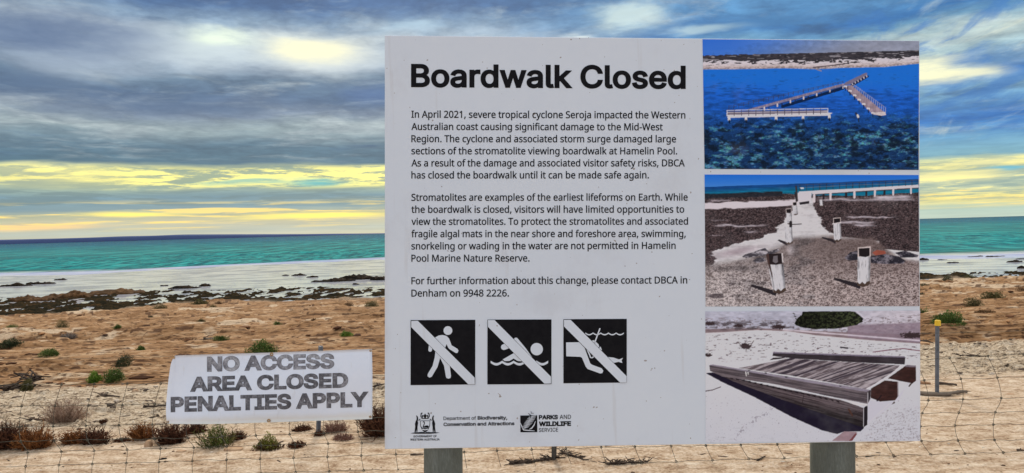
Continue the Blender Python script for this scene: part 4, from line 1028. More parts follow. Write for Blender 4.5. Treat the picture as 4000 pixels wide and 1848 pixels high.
def on_panel(name, loops, mat, lift, parent=SIGN):
    if isinstance(loops, Text):
        return mesh(name, on_sign(loops.v[:, 0], -loops.v[:, 1], lift) + NZ * loops.l[:, None] * .00015, loops.f, mat, parent)
    v, f = fill(loops)
    return mesh(name, on_sign(v[:, 0], -v[:, 1], lift), f, mat, parent)


h = on_panel('heading', text_px(FH, 'Boardwalk Closed', 1605.8, 340.8, 2678.3, 348, 91, .0235), INK, .0006)
RB = [('In April 2021, severe tropical cyclone Seroja impacted the Western', 460.3, 2677, 463.4),
      ('Australian coast causing significant damage to the Mid-West', 508.2, 2588.7, 509.8),
      ('Region. The cyclone and associated storm surge damaged large', 555.9, 2640.8, 556.7),
      ('sections of the stromatolite viewing boardwalk at Hamelin Pool.', 603.3, 2645, 603.6),
      ('As a result of the damage and associated visitor safety risks, DBCA', 650.7, 2674.6, 650.5),
      ('has closed the boardwalk until it can be made safe again.', 697.8, 2534.7, 697.4)]
RC = [('Stromatolites are examples of the earliest lifeforms on Earth. While', 784.9, 2686.2, 784.1),
      ('the boardwalk is closed, visitors will have limited opportunities to', 832, 2672.7, 831.3),
      ('view the stromatolites. To protect the stromatolites and associated', 879.2, 2687.4, 878),
      ('fragile algal mats in the near shore and foreshore area, swimming,', 927.1, 2678.5, 926.4),
      ('snorkeling or wading in the water are not permitted in Hamelin', 975, 2639, 972.8),
      ('Pool Marine Nature Reserve.', 1022.6, 2068.5, 1022)]
RD = [('For further information about this change, please contact DBCA in', 1110.7, 2684.3, 1107.7),
      ('Denham on 9948 2226.', 1159, 1988, 1158.6)]
for rows in (RB, RC, RD):
    lp = None
    for s, ya, xb, yb in rows:
        lp = (lp + ln) if lp is not None and (ln := text_px(FB, s, 1607, ya, xb, yb, 27.6, .012)) else text_px(FB, s, 1607, ya, xb, yb, 27.6, .012)
    on_panel('paragraph', lp, INK, .0006)


# pictograms, drawn in the coordinates of an enlarged view (scale 2.7404 from pixel 1560,1220)
def pg(pts): return np.array([(1560 + x / 2.7404, -(1220 + y / 2.7404)) for x, y in pts], float)


def disc(cx, cy, r, n=28): return [(cx + r * math.cos(2 * math.pi * k / n), cy + r * math.sin(2 * math.pi * k / n)) for k in range(n)]


def stroke(pts, w, n=6):
    """round-ended stroke as one outline"""
    P = [np.array(p, float) for p in pts]
    L, Rr = [], []
    for i, p in enumerate(P):
        t = P[min(i + 1, len(P) - 1)] - P[max(i - 1, 0)]
        t = t / np.hypot(*t); nn = np.array([-t[1], t[0]])
        ww = w[i] if hasattr(w, '__len__') else w
        L.append(p + nn * ww / 2); Rr.append(p - nn * ww / 2)
    t = P[-1] - P[-2]; a0 = math.atan2(t[1], t[0]); we = (w[-1] if hasattr(w, '__len__') else w) / 2
    e1 = [P[-1] + we * np.array([math.cos(a0 + math.pi / 2 - math.pi * k / n), math.sin(a0 + math.pi / 2 - math.pi * k / n)]) for k in range(1, n)]
    t = P[0] - P[1]; a0 = math.atan2(t[1], t[0]); we = (w[0] if hasattr(w, '__len__') else w) / 2
    e2 = [P[0] + we * np.array([math.cos(a0 + math.pi / 2 - math.pi * k / n), math.sin(a0 + math.pi / 2 - math.pi * k / n)]) for k in range(1, n)]
    return [tuple(q) for q in L + e1 + Rr[::-1] + e2]


def wave(x0, x1, y, amp, w, n, cut=None):
    xs = np.linspace(x0, x1, n * 10 + 1)
    yy = y - amp * np.abs(np.sin(np.pi * n * (xs - x0) / (x1 - x0))) * -1 - amp
    return [(a, q - w / 2) for a, q in zip(xs, yy)] + [(a, q + w / 2) for a, q in zip(xs[::-1], yy[::-1])]


def picto(sq, bar, figs, label):
    o = on_panel('pictogram', [pg(sq)], INK, .0006)
    o['label'] = label
    for fg in figs:
        on_panel('figure', [pg(q) for q in fg], WHITE, .0012, o)
    on_panel('slash_bar_edge', [pg(grow_poly(bar, 3))], INK, .0017, o)
    on_panel('slash_bar', [pg(bar)], WHITE, .0022, o)


def grow_poly(p, d):
    c = np.mean(p, 0)
    q = np.array(p, float)
    res = []
    for (x, y) in q:
        res.append((x, y))
    # widen the diagonal edges only
    dv = np.array([.707, -.707]) * d
    mid = len(q) // 2
    return [tuple(np.array(pp) + (dv if (pp[0] - c[0]) - (pp[1] - c[1]) > 0 else -dv)) for pp in q]


picto([(121, 84), (813, 80), (812, 772), (120, 780)],
      [(128, 92), (198, 90), (806, 698), (808, 768), (738, 769), (128, 158)],
      [[disc(520, 195, 47)],
       [[(385, 268), (420, 248), (462, 242), (505, 252), (532, 280), (560, 354), (622, 390), (633, 412), (622, 434), (606, 436), (540, 396), (524, 380),
         (506, 340), (492, 374), (470, 420), (480, 470), (520, 530), (540, 575), (553, 680), (548, 702), (526, 710), (504, 702), (498, 684), (478, 570),
         (436, 488), (410, 582), (346, 690), (322, 698), (302, 684), (304, 660), (356, 572), (378, 486), (384, 440), (386, 400)]],
       [stroke([(338, 340), (330, 402)], 40)]],
      'no walking symbol, white striding figure on black')
picto([(943, 78), (1628, 76), (1628, 768), (942, 772)],
      [(948, 82), (1018, 82), (1622, 688), (1622, 760), (1552, 762), (948, 154)],
      [[disc(1470, 394, 66)],
       [stroke([(1248, 292), (1345, 402), (1425, 492)], [44, 34, 6])],
       [stroke([(1118, 372), (1230, 330)], 62)],
       [[(1105, 505), (1225, 436), (1300, 480), (1330, 520), (1304, 524), (1266, 520), (1222, 494), (1180, 520), (1130, 522)]],
       [wave(977, 1592, 556, 26, 26, 5)]],
      'no swimming symbol, white swimmer over waves on black')
picto([(1756, 74), (2434, 70), (2434, 752), (1756, 760)],
      [(1761, 80), (1832, 80), (2430, 682), (2430, 750), (2360, 750), (1761, 150)],
      [[[(1784, 322), (1924, 320), (1982, 380), (2042, 545), (2060, 560), (2164, 598), (2182, 624), (2172, 650), (2148, 654), (2014, 606), (1994, 580), (1954, 486), (1936, 476), (1786, 470)]],
       [wave(1990, 2402, 240, 18, 13, 5)],
       [stroke([(2145, 176), (2088, 330)], 14)],
       [[(2060, 302), (2082, 298), (2130, 340), (2140, 372), (2110, 372), (2070, 330)]],
       [stroke([(2134, 398), (2152, 376), (2156, 400)], 20)],
       [stroke([(2010, 400), (2034, 450), (2046, 484), (2062, 486), (2080, 474)], 13)],
       [[(2230, 478), (2290, 484), (2350, 504), (2392, 488), (2378, 514), (2386, 542), (2345, 530), (2296, 540), (2262, 520)]]],
      'no snorkelling symbol, white diver with snorkel and fish on black')


# emblem, department line, agency mark (scale 3.481 from pixel 1560,1580)
def pl(pts): return np.array([(1560 + x / 3.481, -(1580 + y / 3.481)) for x, y in pts], float)


arms = []
arms.append(pl([(148, 392), (210, 380), (300, 374), (400, 374), (490, 378), (550, 382), (500, 392), (420, 398), (230, 398)]))
for sgn, cx in ((1, 0), (-1, 700)):
    def mxp(q): return [(cx + sgn * x, y) for x, y in q]
    arms.append(pl(mxp([(228, 152), (240, 150), (252, 168), (256, 200), (250, 228), (256, 250), (248, 300), (246, 372), (232, 374), (234, 330), (222, 376), (206, 378), (216, 300), (212, 262), (222, 230), (234, 205), (236, 180)])))
    arms.append(pl(mxp([(258, 214), (282, 192), (290, 198), (268, 222)])))
    arms.append(pl(mxp([(292, 118), (312, 108), (316, 120), (302, 132), (300, 160), (312, 184), (302, 190), (286, 160)])))
arms.append(pl([(300, 196), (312, 140), (332, 150), (350, 122), (368, 150), (388, 140), (398, 196)]))
crown_holes = [pl([(318, 186), (322, 160), (336, 166), (338, 186)]), pl([(360, 186), (364, 162), (378, 160), (382, 186)])]
sh = [(282, 218), (420, 218), (416, 290), (392, 346), (350, 384), (308, 346), (284, 290)]
shi = [(289, 225), (413, 225), (409, 288), (388, 318), (350, 322), (312, 318), (291, 288)]
arms.append(pl(sh))
swan = pl([(318, 314), (322, 290), (334, 262), (336, 244), (326, 240), (316, 246), (322, 232), (336, 228), (346, 240), (344, 266), (334, 292), (336, 300), (356, 286), (384, 284), (402, 300), (396, 316)])
EMB = on_panel('coat_of_arms', arms + crown_holes + [pl(shi), swan], INK, .0006)
wv = on_panel('shield_wave', [pl([(304, 334), (320, 328), (350, 338), (380, 328), (396, 334), (390, 342), (350, 350), (310, 342)])], WHITE, .0012, EMB)


def tl(font, s, x0, y0, x1, y1, cap, bold): return text_px(font, s, 1560 + x0 / 3.481, 1580 + y0 / 3.481, 1560 + x1 / 3.481, 1580 + y1 / 3.481, cap / 3.481, bold)


on_panel('emblem_caption', tl(FH, 'GOVERNMENT OF', 190, 448, 508, 445, 28, .018) + tl(FH, 'WESTERN AUSTRALIA', 148, 492, 548, 488, 28, .018), INK, .0006, EMB)
on_panel('department_name', tl(FH, 'Department of', 600, 212, 1042, 207, 46, .009) + tl(FH, 'Biodiversity,', 1064, 207, 1468, 203, 48, .027)
         + tl(FH, 'Conservation and Attractions', 600, 295, 1565, 281, 48, .027), INK, .0006)
AG = on_panel('agency_mark', [pl([(1644, 150), (1874, 146), (1876, 376), (1646, 378)])], INK, .0006)
bird = [stroke([(1660, 300), (1690, 345), (1760, 352), (1836, 358)], [6, 14, 12, 6]), stroke([(1850, 228), (1830, 280), (1800, 320), (1770, 335)], [5, 14, 16, 8]),
        stroke([(1640, 240), (1662, 290), (1682, 325)], [4, 12, 8])]
rg = random.Random(4)
for k in range(13):
    t = k / 12
    cx, cy, w = 1810 - 100 * t, 165 + 160 * t, 26 + 34 * math.sin(math.pi * (.25 + .6 * t))
    bird.append(stroke([(cx - w, cy + 6 + rg.uniform(-4, 4)), (cx, cy - 6), (cx + w, cy - 14 + rg.uniform(-4, 4))], [3, 8, 3]))
on_panel('leaf_drawing', [pl(q) for q in bird[:3]], WHITE, .0012, AG)
for q in bird[3:]:
    pass
bv, bf = [], []
for q in bird[3:]:
    v, f = fill([pl(q)])
    o0 = len(bv)
    bv += list(v); bf += [tuple(i + o0 for i in t) for t in f]
bv = np.array(bv)
mesh('frond_drawing', on_sign(bv[:, 0], -bv[:, 1], .0012), bf, WHITE, AG)
on_panel('stem_drawing', [pl(stroke([(1752, 118), (1790, 150), (1782, 180)], [5, 12, 10])), ], INK, .0014, AG)
on_panel('twig_drawing', [pl(stroke([(1788, 92), (1796, 118), (1826, 118)], [5, 9, 5]))], INK, .0014, AG)
on_panel('agency_name', tl(FH, 'PARKS', 1896, 204, 2156, 201, 60, .040) + tl(FH, 'AND', 2180, 197, 2334, 195, 56, .007)
         + tl(FH, 'WILDLIFE', 1896, 296, 2334, 291, 64, .046) + tl(FH, 'SERVICE', 1896, 374, 2158, 368, 52, .007), INK, .0006, AG)

# posts, eight-sided recycled plastic, standing in the ground behind the panel
m, b = new_mat('sign_post')
co = objco()
f1 = noise(scalev(co, 1, 1, .5), 16, 4, .6); f2 = noise(scalev(co, 6, 6, 1), 60, 4, .75)
link(ramp(f1 * .5 + f2 * .5, [(.3, (.060, .068, .055)), (.52, (.115, .130, .110)), (.72, (.21, .235, .215))]), b.inputs['Base Color'])
b.inputs['Roughness'].default_value = .65
bump(f2, b, .5, .004)
for pxl, pxr, pyb, rot in ((1657, 1807, 1758, 22.5), (3168, 3333, 1727, 3)):
    lft = on_sign(np.array([pxl, pxr], float), np.array([pyb, pyb], float))
    rad = np.linalg.norm(lft[1] - lft[0]) / 2
    for _ in range(3):
        r_ = rays([pxl, pxr], [pyb, pyb])
        e_ = np.array(EYE) + r_ * ((((Q0 - np.array(EYE)) @ NZ) - (rad + .006)) / (r_ @ NZ))[:, None]
        rad = np.linalg.norm(e_[1] - e_[0]) / 2
    cpt = e_.mean(0)
    rad /= math.cos(R(22.5 - 4.5)) if rot > 10 else 1.0
    ax = VY
    gz = float(height(np.array([cpt[0]]), np.array([cpt[1]]))[0][0])
    tb = (gz - .35 - cpt[2]) / ax[2]
    tt = .86
    V, Fc = [], []
    n = 8 if rot > 10 else 8
    secs = [(tb, 1.0), (tt - .008, 1.0), (tt, .9)]
    # chamfered octagon: two verts per corner
    for s_, q in secs:
        c0 = cpt + ax * s_
        for k in range(n):
            for e in (-4.5, 4.5):
                w = R(rot + 360 * k / n + e)
                rr = rad * q * (.995)
                V.append(c0 + (UX * math.cos(w) + np.cross(ax, UX) * math.sin(w)) * rr)
    n2 = n * 2
    for i in range(len(secs) - 1):
        for k in range(n2):
            Fc.append((i * n2 + k, i * n2 + (k + 1) % n2, (i + 1) * n2 + (k + 1) % n2, (i + 1) * n2 + k))
    Fc.append(tuple((len(secs) - 1) * n2 + k for k in range(n2)))
    mesh('post', V, Fc, m, SIGN)


# ------------------------------------------------------------------ wire fence
FY = 6.5
wire_m = simple('galvanised_wire', (.045, .045, .032), (.12, .115, .082), 8, .7, .3)
dark_steel = simple('weathered_steel', (.045, .042, .036), (.12, .11, .09), 14, .65, .3, .3, 60)
grey_steel = simple('grey_steel', (.09, .105, .125), (.20, .22, .25), 12, .6, .35, .2, 60)


def at_fence(px, py, off=0.0):
    d = ray(px, py)
    t = (FY + off) / d.y
    return EYE + d * t


WIRES = [[(-400, 1418), (0, 1409), (600, 1394), (1456, 1364), (2600, 1334), (3778, 1298), (4000, 1292), (4400, 1281)],
         [(-400, 1508), (0, 1503), (640, 1498), (1456, 1468), (2600, 1436), (3600, 1405), (3778, 1395), (4000, 1384), (4400, 1372)],
         [(-400, 1592), (0, 1587), (427, 1583), (800, 1573), (2300, 1520), (3570, 1487), (4000, 1472), (4400, 1460)],
         [(-400, 1680), (0, 1669), (640, 1657), (1456, 1633), (2600, 1598), (3600, 1565), (4000, 1553), (4400, 1541)],
         [(-400, 1735), (0, 1726), (726, 1711), (1460, 1684), (2600, 1645), (3600, 1614), (4000, 1609), (4400, 1600)],
         [(-400, 1780), (0, 1771), (626, 1752), (1275, 1733), (1500, 1729), (2348, 1702), (3600, 1666), (4000, 1656), (4400, 1646)],
         [(-400, 1832), (0, 1824), (750, 1800), (1279, 1784), (1480, 1777), (2348, 1747), (2894, 1739), (3602, 1723), (4000, 1718), (4400, 1708)],
         [(-400, 1890), (0, 1876), (700, 1858), (1412, 1837), (1900, 1834), (2080, 1832), (2158, 1829), (2280, 1817), (2907, 1793), (3621, 1776), (4000, 1766), (4400, 1756)]]
BOW = [0, 0, .03, .05, .02, -.03, -.08, -.12]          # the netting bellies out
FENCE = empty('wire_fence', (at_fence(2165, 1831).x, FY, 0), 'low stock fence of rusting wire netting strung across the sand', 'fence')
rg = random.Random(11)
KX = [-300, -165, -28, 102, 233, 362, 493, 622, 752, 884, 1017, 1149, 1280, 1412, 1546, 1680, 1812, 1943, 2077, 2213, 2348, 2481, 2619, 2757, 2895, 3035, 3178, 3318, 3460, 3602, 3741, 3887, 4030, 4170, 4310]
DL = [None, 5, -16, -28, -19, 4, 0, -8]
DR = [None, -30, 11, 22, 3, -9, 0, 30]


def wire_y(i, px):
    return float(np.interp(px, [p[0] for p in WIRES[i]], [p[1] for p in WIRES[i]]))


def knot(i, kx):
    f = min(1, max(0, (kx - 700) / 2700))
    f2 = f if i != 7 else min(1, max(0, (kx - 300) / 2700))
    return kx + DL[i] * (1 - f2) + DR[i] * f2


for i in range(8):
    pts = []
    x = -380
    while x < 4390:
        kk = 2.0 * math.sin(x * .045 + i * 2.1) * (1 if i else .2) + rg.uniform(-1.3, 1.3) * (1 if i else .3)
        pts.append(at_fence(x, wire_y(i, x) + kk, BOW[i]))
        x += rg.uniform(20, 34) if i else 60
    mesh('line_wire', *tube(pts, .0021 if i else .0016, 5), wire_m, FENCE, True)
for kx in KX:
    mb = MB()
    J = rg.uniform(-5, 5)
    P = [(knot(i, kx) + J * (1 if i % 2 else -1) * .5, wire_y(i, knot(i, kx)), BOW[i]) for i in range(1, 8)]
    pts = []
    for a in range(len(P) - 1):
        p0, p1, p2, p3 = P[max(a - 1, 0)], P[a], P[a + 1], P[min(a + 2, len(P) - 1)]
        for s_ in range(6):
            t = s_ / 6
            q = [.5 * ((2 * p1[k]) + (-p0[k] + p2[k]) * t + (2 * p0[k] - 5 * p1[k] + 4 * p2[k] - p3[k]) * t * t + (-p0[k] + 3 * p1[k] - 3 * p2[k] + p3[k]) * t ** 3) for k in range(3)]
            pts.append(at_fence(q[0], q[1], q[2]))
    pts.append(at_fence(*P[-1]))
    mb.add(tube(pts, .0021, 5))
    for q in P:
        c0 = at_fence(q[0], q[1], q[2] - .002)
        tl_ = [c0 + Vector((.009 * math.cos(w), -.004 * math.sin(2 * w), .009 * math.sin(w))) for w in np.linspace(0, 2 * math.pi, 9)]
        mb.add(tube(tl_, .0034, 5))
    mb.build('stay_wire', wire_m, FENCE, True)


def star_picket(parent, foot, top, w, mat, name='post'):
    """three-finned steel fence post"""
    a = (Vector(top) - Vector(foot)).normalized()
    u = Vector((1, 0, 0)); u = (u - a * u.dot(a)).normalized(); v = a.cross(u)
    prof = []
    for k in range(3):
        g = R(-90 + 120 * k)
        t_ = .11 * w
        dirv = (math.cos(g), math.sin(g)); nv = (-math.sin(g), math.cos(g))
        L = w * .56
        prof += [(dirv[0] * L - nv[0] * t_, dirv[1] * L - nv[1] * t_), (dirv[0] * L + nv[0] * t_, dirv[1] * L + nv[1] * t_),
                 ((math.cos(g + R(60))) * t_ * 2, (math.sin(g + R(60))) * t_ * 2)]
    V = []
    for e in (Vector(foot) - a * .25, Vector(top)):
        V += [e + u * x + v * y for x, y in prof]
    n = len(prof)
    Fc = [(k, (k + 1) % n, n + (k + 1) % n, n + k) for k in range(n)] + [tuple(range(n, 2 * n))]
    return mesh(name, V, Fc, mat, parent)


ft = at_fence(2164, 1830, .03); tp = at_fence(2168, 1335, .03)
star_picket(FENCE, ft, tp, .042, dark_steel)
for i in (1, 4, 6, 7):
    c0 = at_fence(2165, wire_y(i, 2165), BOW[i])
    mesh('tie_wire', *tube([c0 + Vector((-.03, -.004, .004)), c0 + Vector((-.012, -.012, 0)), c0 + Vector((.012, -.012, .006)), c0 + Vector((.03, -.004, -.003))], .0018, 5), wire_m, FENCE, True)


def marker(px_t, py_t, px_b, py_b, w, mat, label, cap):
    g = ground_at(px_b, py_b)
    d = ray(px_t, py_t); t = g.y / d.y
    top = EYE + d * t
    e = empty('marker_post', (g.x, g.y, g.z), label, 'post', 'steel posts standing behind the fence')
    p = star_picket(e, g, top, w, mat, 'picket')
    if cap:
        a = (top - g).normalized()
        V = []
        s = .033
        for z_, q in ((-.060, 1.0), (-.004, .95), (.004, .8)):
            for k in range(8):
                w_ = R(22.5 + 45 * k)
                V.append(top + a * z_ + Vector((math.cos(w_) * s * q, math.sin(w_) * s * q, 0)))
        Fc = [tuple(range(8))[::-1], tuple(range(16, 24))]
        for l in range(2):
            for k in range(8):
                Fc.append((l * 8 + k, l * 8 + (k + 1) % 8, l * 8 + 8 + (k + 1) % 8, l * 8 + 8 + k))
        mesh('cap', V, Fc, simple('yellow_plastic', (.75, .47, .012), (.85, .56, .03), 20, .5), e)
    return e


marker(1252, 1352, 1243, 1692, .046, grey_steel, 'bare grey steel post rising behind the faded no access banner', False)
marker(3663, 1252, 3662, 1546, .046, grey_steel, 'grey steel post with a yellow cap at its top', True)

# ------------------------------------------------------------------ the weathered banner
EDGE_T = [(684, 1389), (700, 1388), (860, 1383), (1060, 1377), (1260, 1370), (1453, 1363)]
EDGE_L = [(684, 1389), (673, 1405), (666, 1427), (660, 1468), (655, 1511), (651, 1553), (648, 1596), (649, 1630), (654, 1656)]
EDGE_R = [(1453, 1363), (1455, 1450), (1455, 1540), (1454, 1637)]
EDGE_B = [(654, 1656), (760, 1657), (860, 1656), (1050, 1650), (1260, 1643), (1454, 1637)]


def along(e, t):
    e = np.array(e, float)
    L = np.concatenate([[0], np.cumsum(np.hypot(*np.diff(e, axis=0).T))]); L /= L[-1]
    return np.array([np.interp(t, L, e[:, 0]), np.interp(t, L, e[:, 1])])


def banner_depth(px, py):
    """the sheet leans back at the top and its left edge curls towards the fence"""
    u = (px - 650) / 805; v = (py - (1388 - u * 25)) / 270
    return 6.44 + .075 * (1 - v) - .06 + .05 * np.clip(1 - u / .10, 0, 1) ** 2 + .012 * np.sin(u * 7 + v * 2) + .010 * np.sin(v * 5 + u * 3)


def on_banner(px, py, lift=0.0):
    r = rays(px, py)
    k = (banner_depth(np.asarray(px, float), np.asarray(py, float)) - lift) / r[..., 1]
    return np.array(EYE) + r * k[..., None]


NU, NV = 56, 22
PXG = np.zeros((NV, NU)); PYG = np.zeros((NV, NU))
c00, c10, c01, c11 = (np.array(EDGE_T[0]), np.array(EDGE_T[-1]), np.array(EDGE_B[0]), np.array(EDGE_B[-1]))
for j in range(NV):
    for i in range(NU):
        u, v = i / (NU - 1), j / (NV - 1)
        p = (1 - v) * along(EDGE_T, u) + v * along(EDGE_B, u) + (1 - u) * along(EDGE_L, v) + u * along(EDGE_R, v) \
            - ((1 - u) * (1 - v) * c00 + u * (1 - v) * c10 + (1 - u) * v * c01 + u * v * c11)
        PXG[j, i], PYG[j, i] = p
fr = on_banner(PXG, PYG).reshape(-1, 3); bk = on_banner(PXG, PYG, -.003).reshape(-1, 3)
idx = np.arange(NU * NV).reshape(NV, NU)
q = np.stack([idx[1:, :-1], idx[1:, 1:], idx[:-1, 1:], idx[:-1, :-1]], -1).reshape(-1, 4)
fcs = q.tolist() + (q[:, ::-1] + NU * NV).tolist()
ring = list(idx[0, :]) + list(idx[1:, -1]) + list(idx[-1, -2::-1]) + list(idx[-2:0, 0])
for a_, b_ in zip(ring, ring[1:] + ring[:1]):
    fcs.append((int(b_), int(a_), int(a_) + NU * NV, int(b_) + NU * NV))
bc = Vector(on_banner(np.array([1050.]), np.array([1650.]))[0])
BAN = empty('warning_banner', (bc.x, bc.y, bc.z), 'sun-faded white no access banner wired to the fence', 'sign')
m, b = new_mat('banner_sheet')
co = objco()
f1 = noise(co, 3.0, 4, .6); f2 = noise(co, 30, 4, .65)
c = ramp(f1 * .6 + f2 * .4, [(.3, (.72, .79, .90)), (.7, (.80, .85, .93))])
e_ = S.nt.nodes.new('ShaderNodeSeparateXYZ'); S.nt.links.new(co, e_.inputs[0])
ez = S(e_.outputs[2])
c = mixc((1.0 - (ez + (f1 - .5) * .08).sstep(.0, .09)) * .75, c, (.70, .66, .55))
c = mixc(noise(scalev(co, 1, 1, .3), 22, 3, .6).sstep(.60, .70) * .14, c, (.50, .47, .42))
link(c, b.inputs['Base Color']); b.inputs['Roughness'].default_value = .5
mesh('sheet', np.concatenate([fr, bk]), fcs, m, BAN, True)
m, b = new_mat('faded_ink')
co = objco()
f1 = noise(co, 46, 4, .7); f2 = noise(co, 7, 3, .6)
link(ramp(f1 * .55 + f2 * .45, [(.36, (.045, .045, .055)), (.5, (.12, .12, .135)), (.64, (.32, .32, .35))]), b.inputs['Base Color'])
b.inputs['Roughness'].default_value = .7
FADED = m
m, b = new_mat('pale_ink')
co = objco()
f1 = noise(co, 46, 4, .7); f2 = noise(co, 9, 3, .6)
link(ramp(f1 * .5 + f2 * .5, [(.36, (.10, .10, .115)), (.5, (.23, .23, .255)), (.64, (.46, .47, .50))]), b.inputs['Base Color'])
b.inputs['Roughness'].default_value = .7
PALE = m
ink_edge = simple('ink_edge', (.035, .035, .042), (.075, .075, .085), 40, .7)


def banner_text(s, x0, y0, x1, y1, cap, mat, edge_amt=True):
    for nm, bold, lift, mt in (('letter_outline', .040, .0012, ink_edge), ('lettering', .032, .0024, mat)):
        k = cap / (CAP[id(FH)] + .08)
        dx_ = (.040 - bold) * k; dy_ = (.040 - bold) * k
        lp = text_px(FH, s, x0 + dx_, y0 - dy_, x1 - dx_, y1 - dy_, cap - 2 * dy_, bold)
        if nm == 'letter_outline':
            par = mesh('lettering', on_banner(lp.v[:, 0], -lp.v[:, 1], lift + lp.l * .0002), lp.f, mt, BAN)
        else:
            mesh('ink', on_banner(lp.v[:, 0], -lp.v[:, 1], lift + lp.l * .0002), lp.f, mt, par)


banner_text('NO ACCESS', 808.6, 1452.3, 1305.6, 1439.6, 58.6, PALE)
banner_text('AREA CLOSED', 742, 1531, 1360, 1514.4, 58.6, FADED)
banner_text('PENALTIES APPLY', 666.6, 1610.7, 1440, 1589.8, 60, FADED)
rust = simple('rusty_metal', (.30, .15, .045), (.55, .36, .14), 90, .7, .2)
for x, y in ((1061, 1384), (1050, 1643), (680, 1398), (657, 1648), (1447, 1370), (1446, 1628)):
    c0 = Vector(on_banner(np.array([float(x)]), np.array([float(y)]), .003)[0])
    big = .011 if 1000 < x < 1100 else .007
    mesh('eyelet', *tube([c0 + Vector((big * math.cos(w), 0, big * math.sin(w))) for w in np.linspace(0, 2 * math.pi, 13)], big * .42, 6), rust, BAN, True)


# ------------------------------------------------------------------ plants
leaf_m = tinted('shrub_leaf', .75, 40, .25)
twig_m = tinted('dry_twig', .85, 30, .1)
PALS = {
    'green': [(.030, .060, .012), (.060, .110, .018), (.095, .150, .028), (.130, .190, .040)],
    'bright': [(.050, .105, .012), (.100, .190, .018), (.160, .270, .030), (.21, .31, .05)],
    'dark': [(.016, .024, .010), (.030, .042, .016), (.050, .064, .024), (.075, .085, .035)],
    'olive': [(.045, .042, .014), (.085, .078, .024), (.125, .110, .036), (.165, .145, .055)],
    'brown': [(.060, .030, .013), (.110, .058, .025), (.160, .090, .040), (.21, .13, .065)],
    'rust': [(.075, .028, .012), (.17, .065, .022), (.27, .110, .036), (.36, .165, .060)],
    'maroon': [(.032, .014, .010), (.070, .029, .017), (.115, .048, .026), (.165, .078, .042)],
    'straw': [(.15, .095, .06), (.28, .18, .12), (.42, .29, .21), (.50, .37, .28)],
    'pink': [(.12, .055, .040), (.19, .095, .070), (.27, .155, .115), (.34, .22, .17)],
    'grey': [(.13, .105, .085), (.20, .165, .135), (.28, .24, .20), (.36, .31, .27)],
}


def frustum(V, Fc, Cc, p, q, r0, r1, col):
    t = q - p
    L = np.linalg.norm(t) + 1e-9
    t = t / L
    a = np.cross(t, (.3, .2, .93)); a /= np.linalg.norm(a) + 1e-9
    b = np.cross(t, a)
    o = len(V)
    for e, r in ((p, r0), (q, r1)):
        for k in range(3):
            w = 2.1 * k
            V.append(e + (a * math.cos(w) + b * math.sin(w)) * r); Cc.append(col)
    for k in range(3):
        Fc.append((o + k, o + (k + 1) % 3, o + 3 + (k + 1) % 3, o + 3 + k))


def leafy(rg, w, h, n, leaf, pal, lean=0.0):
    """leaf clumps spread through a low uneven dome; returns foliage and stems"""
    pal = np.array(pal)
    sd = int(rg.integers(1, 9999))
    ph = rg.uniform(0, 2 * math.pi, n); cz = rg.uniform(-.05, 1, n)
    sr = np.sqrt(np.clip(1 - cz * cz, 0, 1))
    d = np.stack([sr * np.cos(ph), sr * np.sin(ph), cz], 1)
    lump = fbm(d[:, 0] * 2.1 + 9, d[:, 1] * 2.1 + d[:, 2] * 1.7 + 5, 2, sd)
    fine = fbm(d[:, 0] * 6 + 9, d[:, 1] * 6 + d[:, 2] * 4, 2, sd + 3)
    rad = .58 + .85 * (lump - .22) * .8 + .22 * (fine - .5)
    dep = rg.uniform(0, 1, n) ** .42
    dep[rg.random(n) < .06] *= 1.16
    p = d * (rad * dep)[:, None] * np.array([w * .56, w * .50, h * 1.12])
    p[:, 0] += lean * p[:, 2]
    p[:, 2] = np.maximum(np.abs(p[:, 2]), .008)
    up = d * np.array([.8, .8, .7]) + rg.normal(size=(n, 3)) * .5 + np.array([0, 0, .45])
    up /= np.linalg.norm(up, axis=1)[:, None]
    s_ = np.cross(up, rg.normal(size=(n, 3))); s_ /= np.linalg.norm(s_, axis=1)[:, None] + 1e-9
    L = (leaf * rg.uniform(.7, 1.4, n))[:, None]; ww = L * rg.uniform(.34, .55, (n, 1))
    V = np.stack([p - up * L * .3, p + s_ * ww * .5 + up * L * .2, p + up * L * .8, p - s_ * ww * .5 + up * L * .2], 1).reshape(-1, 3)
    k = np.clip(1.35 + (lump - .5) * 3.2 + (fine - .5) * 2.6 + rg.normal(size=n) * .45, 0, 2.999)
    i0 = k.astype(int); fr_ = (k - i0)[:, None]
    Cc = np.repeat(pal[i0] * (1 - fr_) + pal[i0 + 1] * fr_, 4, 0)
    Fc = np.arange(4 * n).reshape(-1, 4)
    SV, SF, SCc = [], [], []
    b0 = np.array([0, 0, -.03])
    for i in range(9):
        a = rg.uniform(0, 2 * math.pi); r = rg.uniform(.1, .36) * w
        q = np.array([r * math.cos(a), r * math.sin(a), h * rg.uniform(.35, .6) * (1 - r / w)])
        mid = (b0 + q) / 2 + rg.normal(size=3) * h * .05
        frustum(SV, SF, SCc, b0, mid, .010 * w + .002, .008 * w, (.09, .055, .035))
        frustum(SV, SF, SCc, mid, q, .008 * w, .003 * w, (.09, .055, .035))
    return (V, Fc, Cc), (SV, SF, SCc)


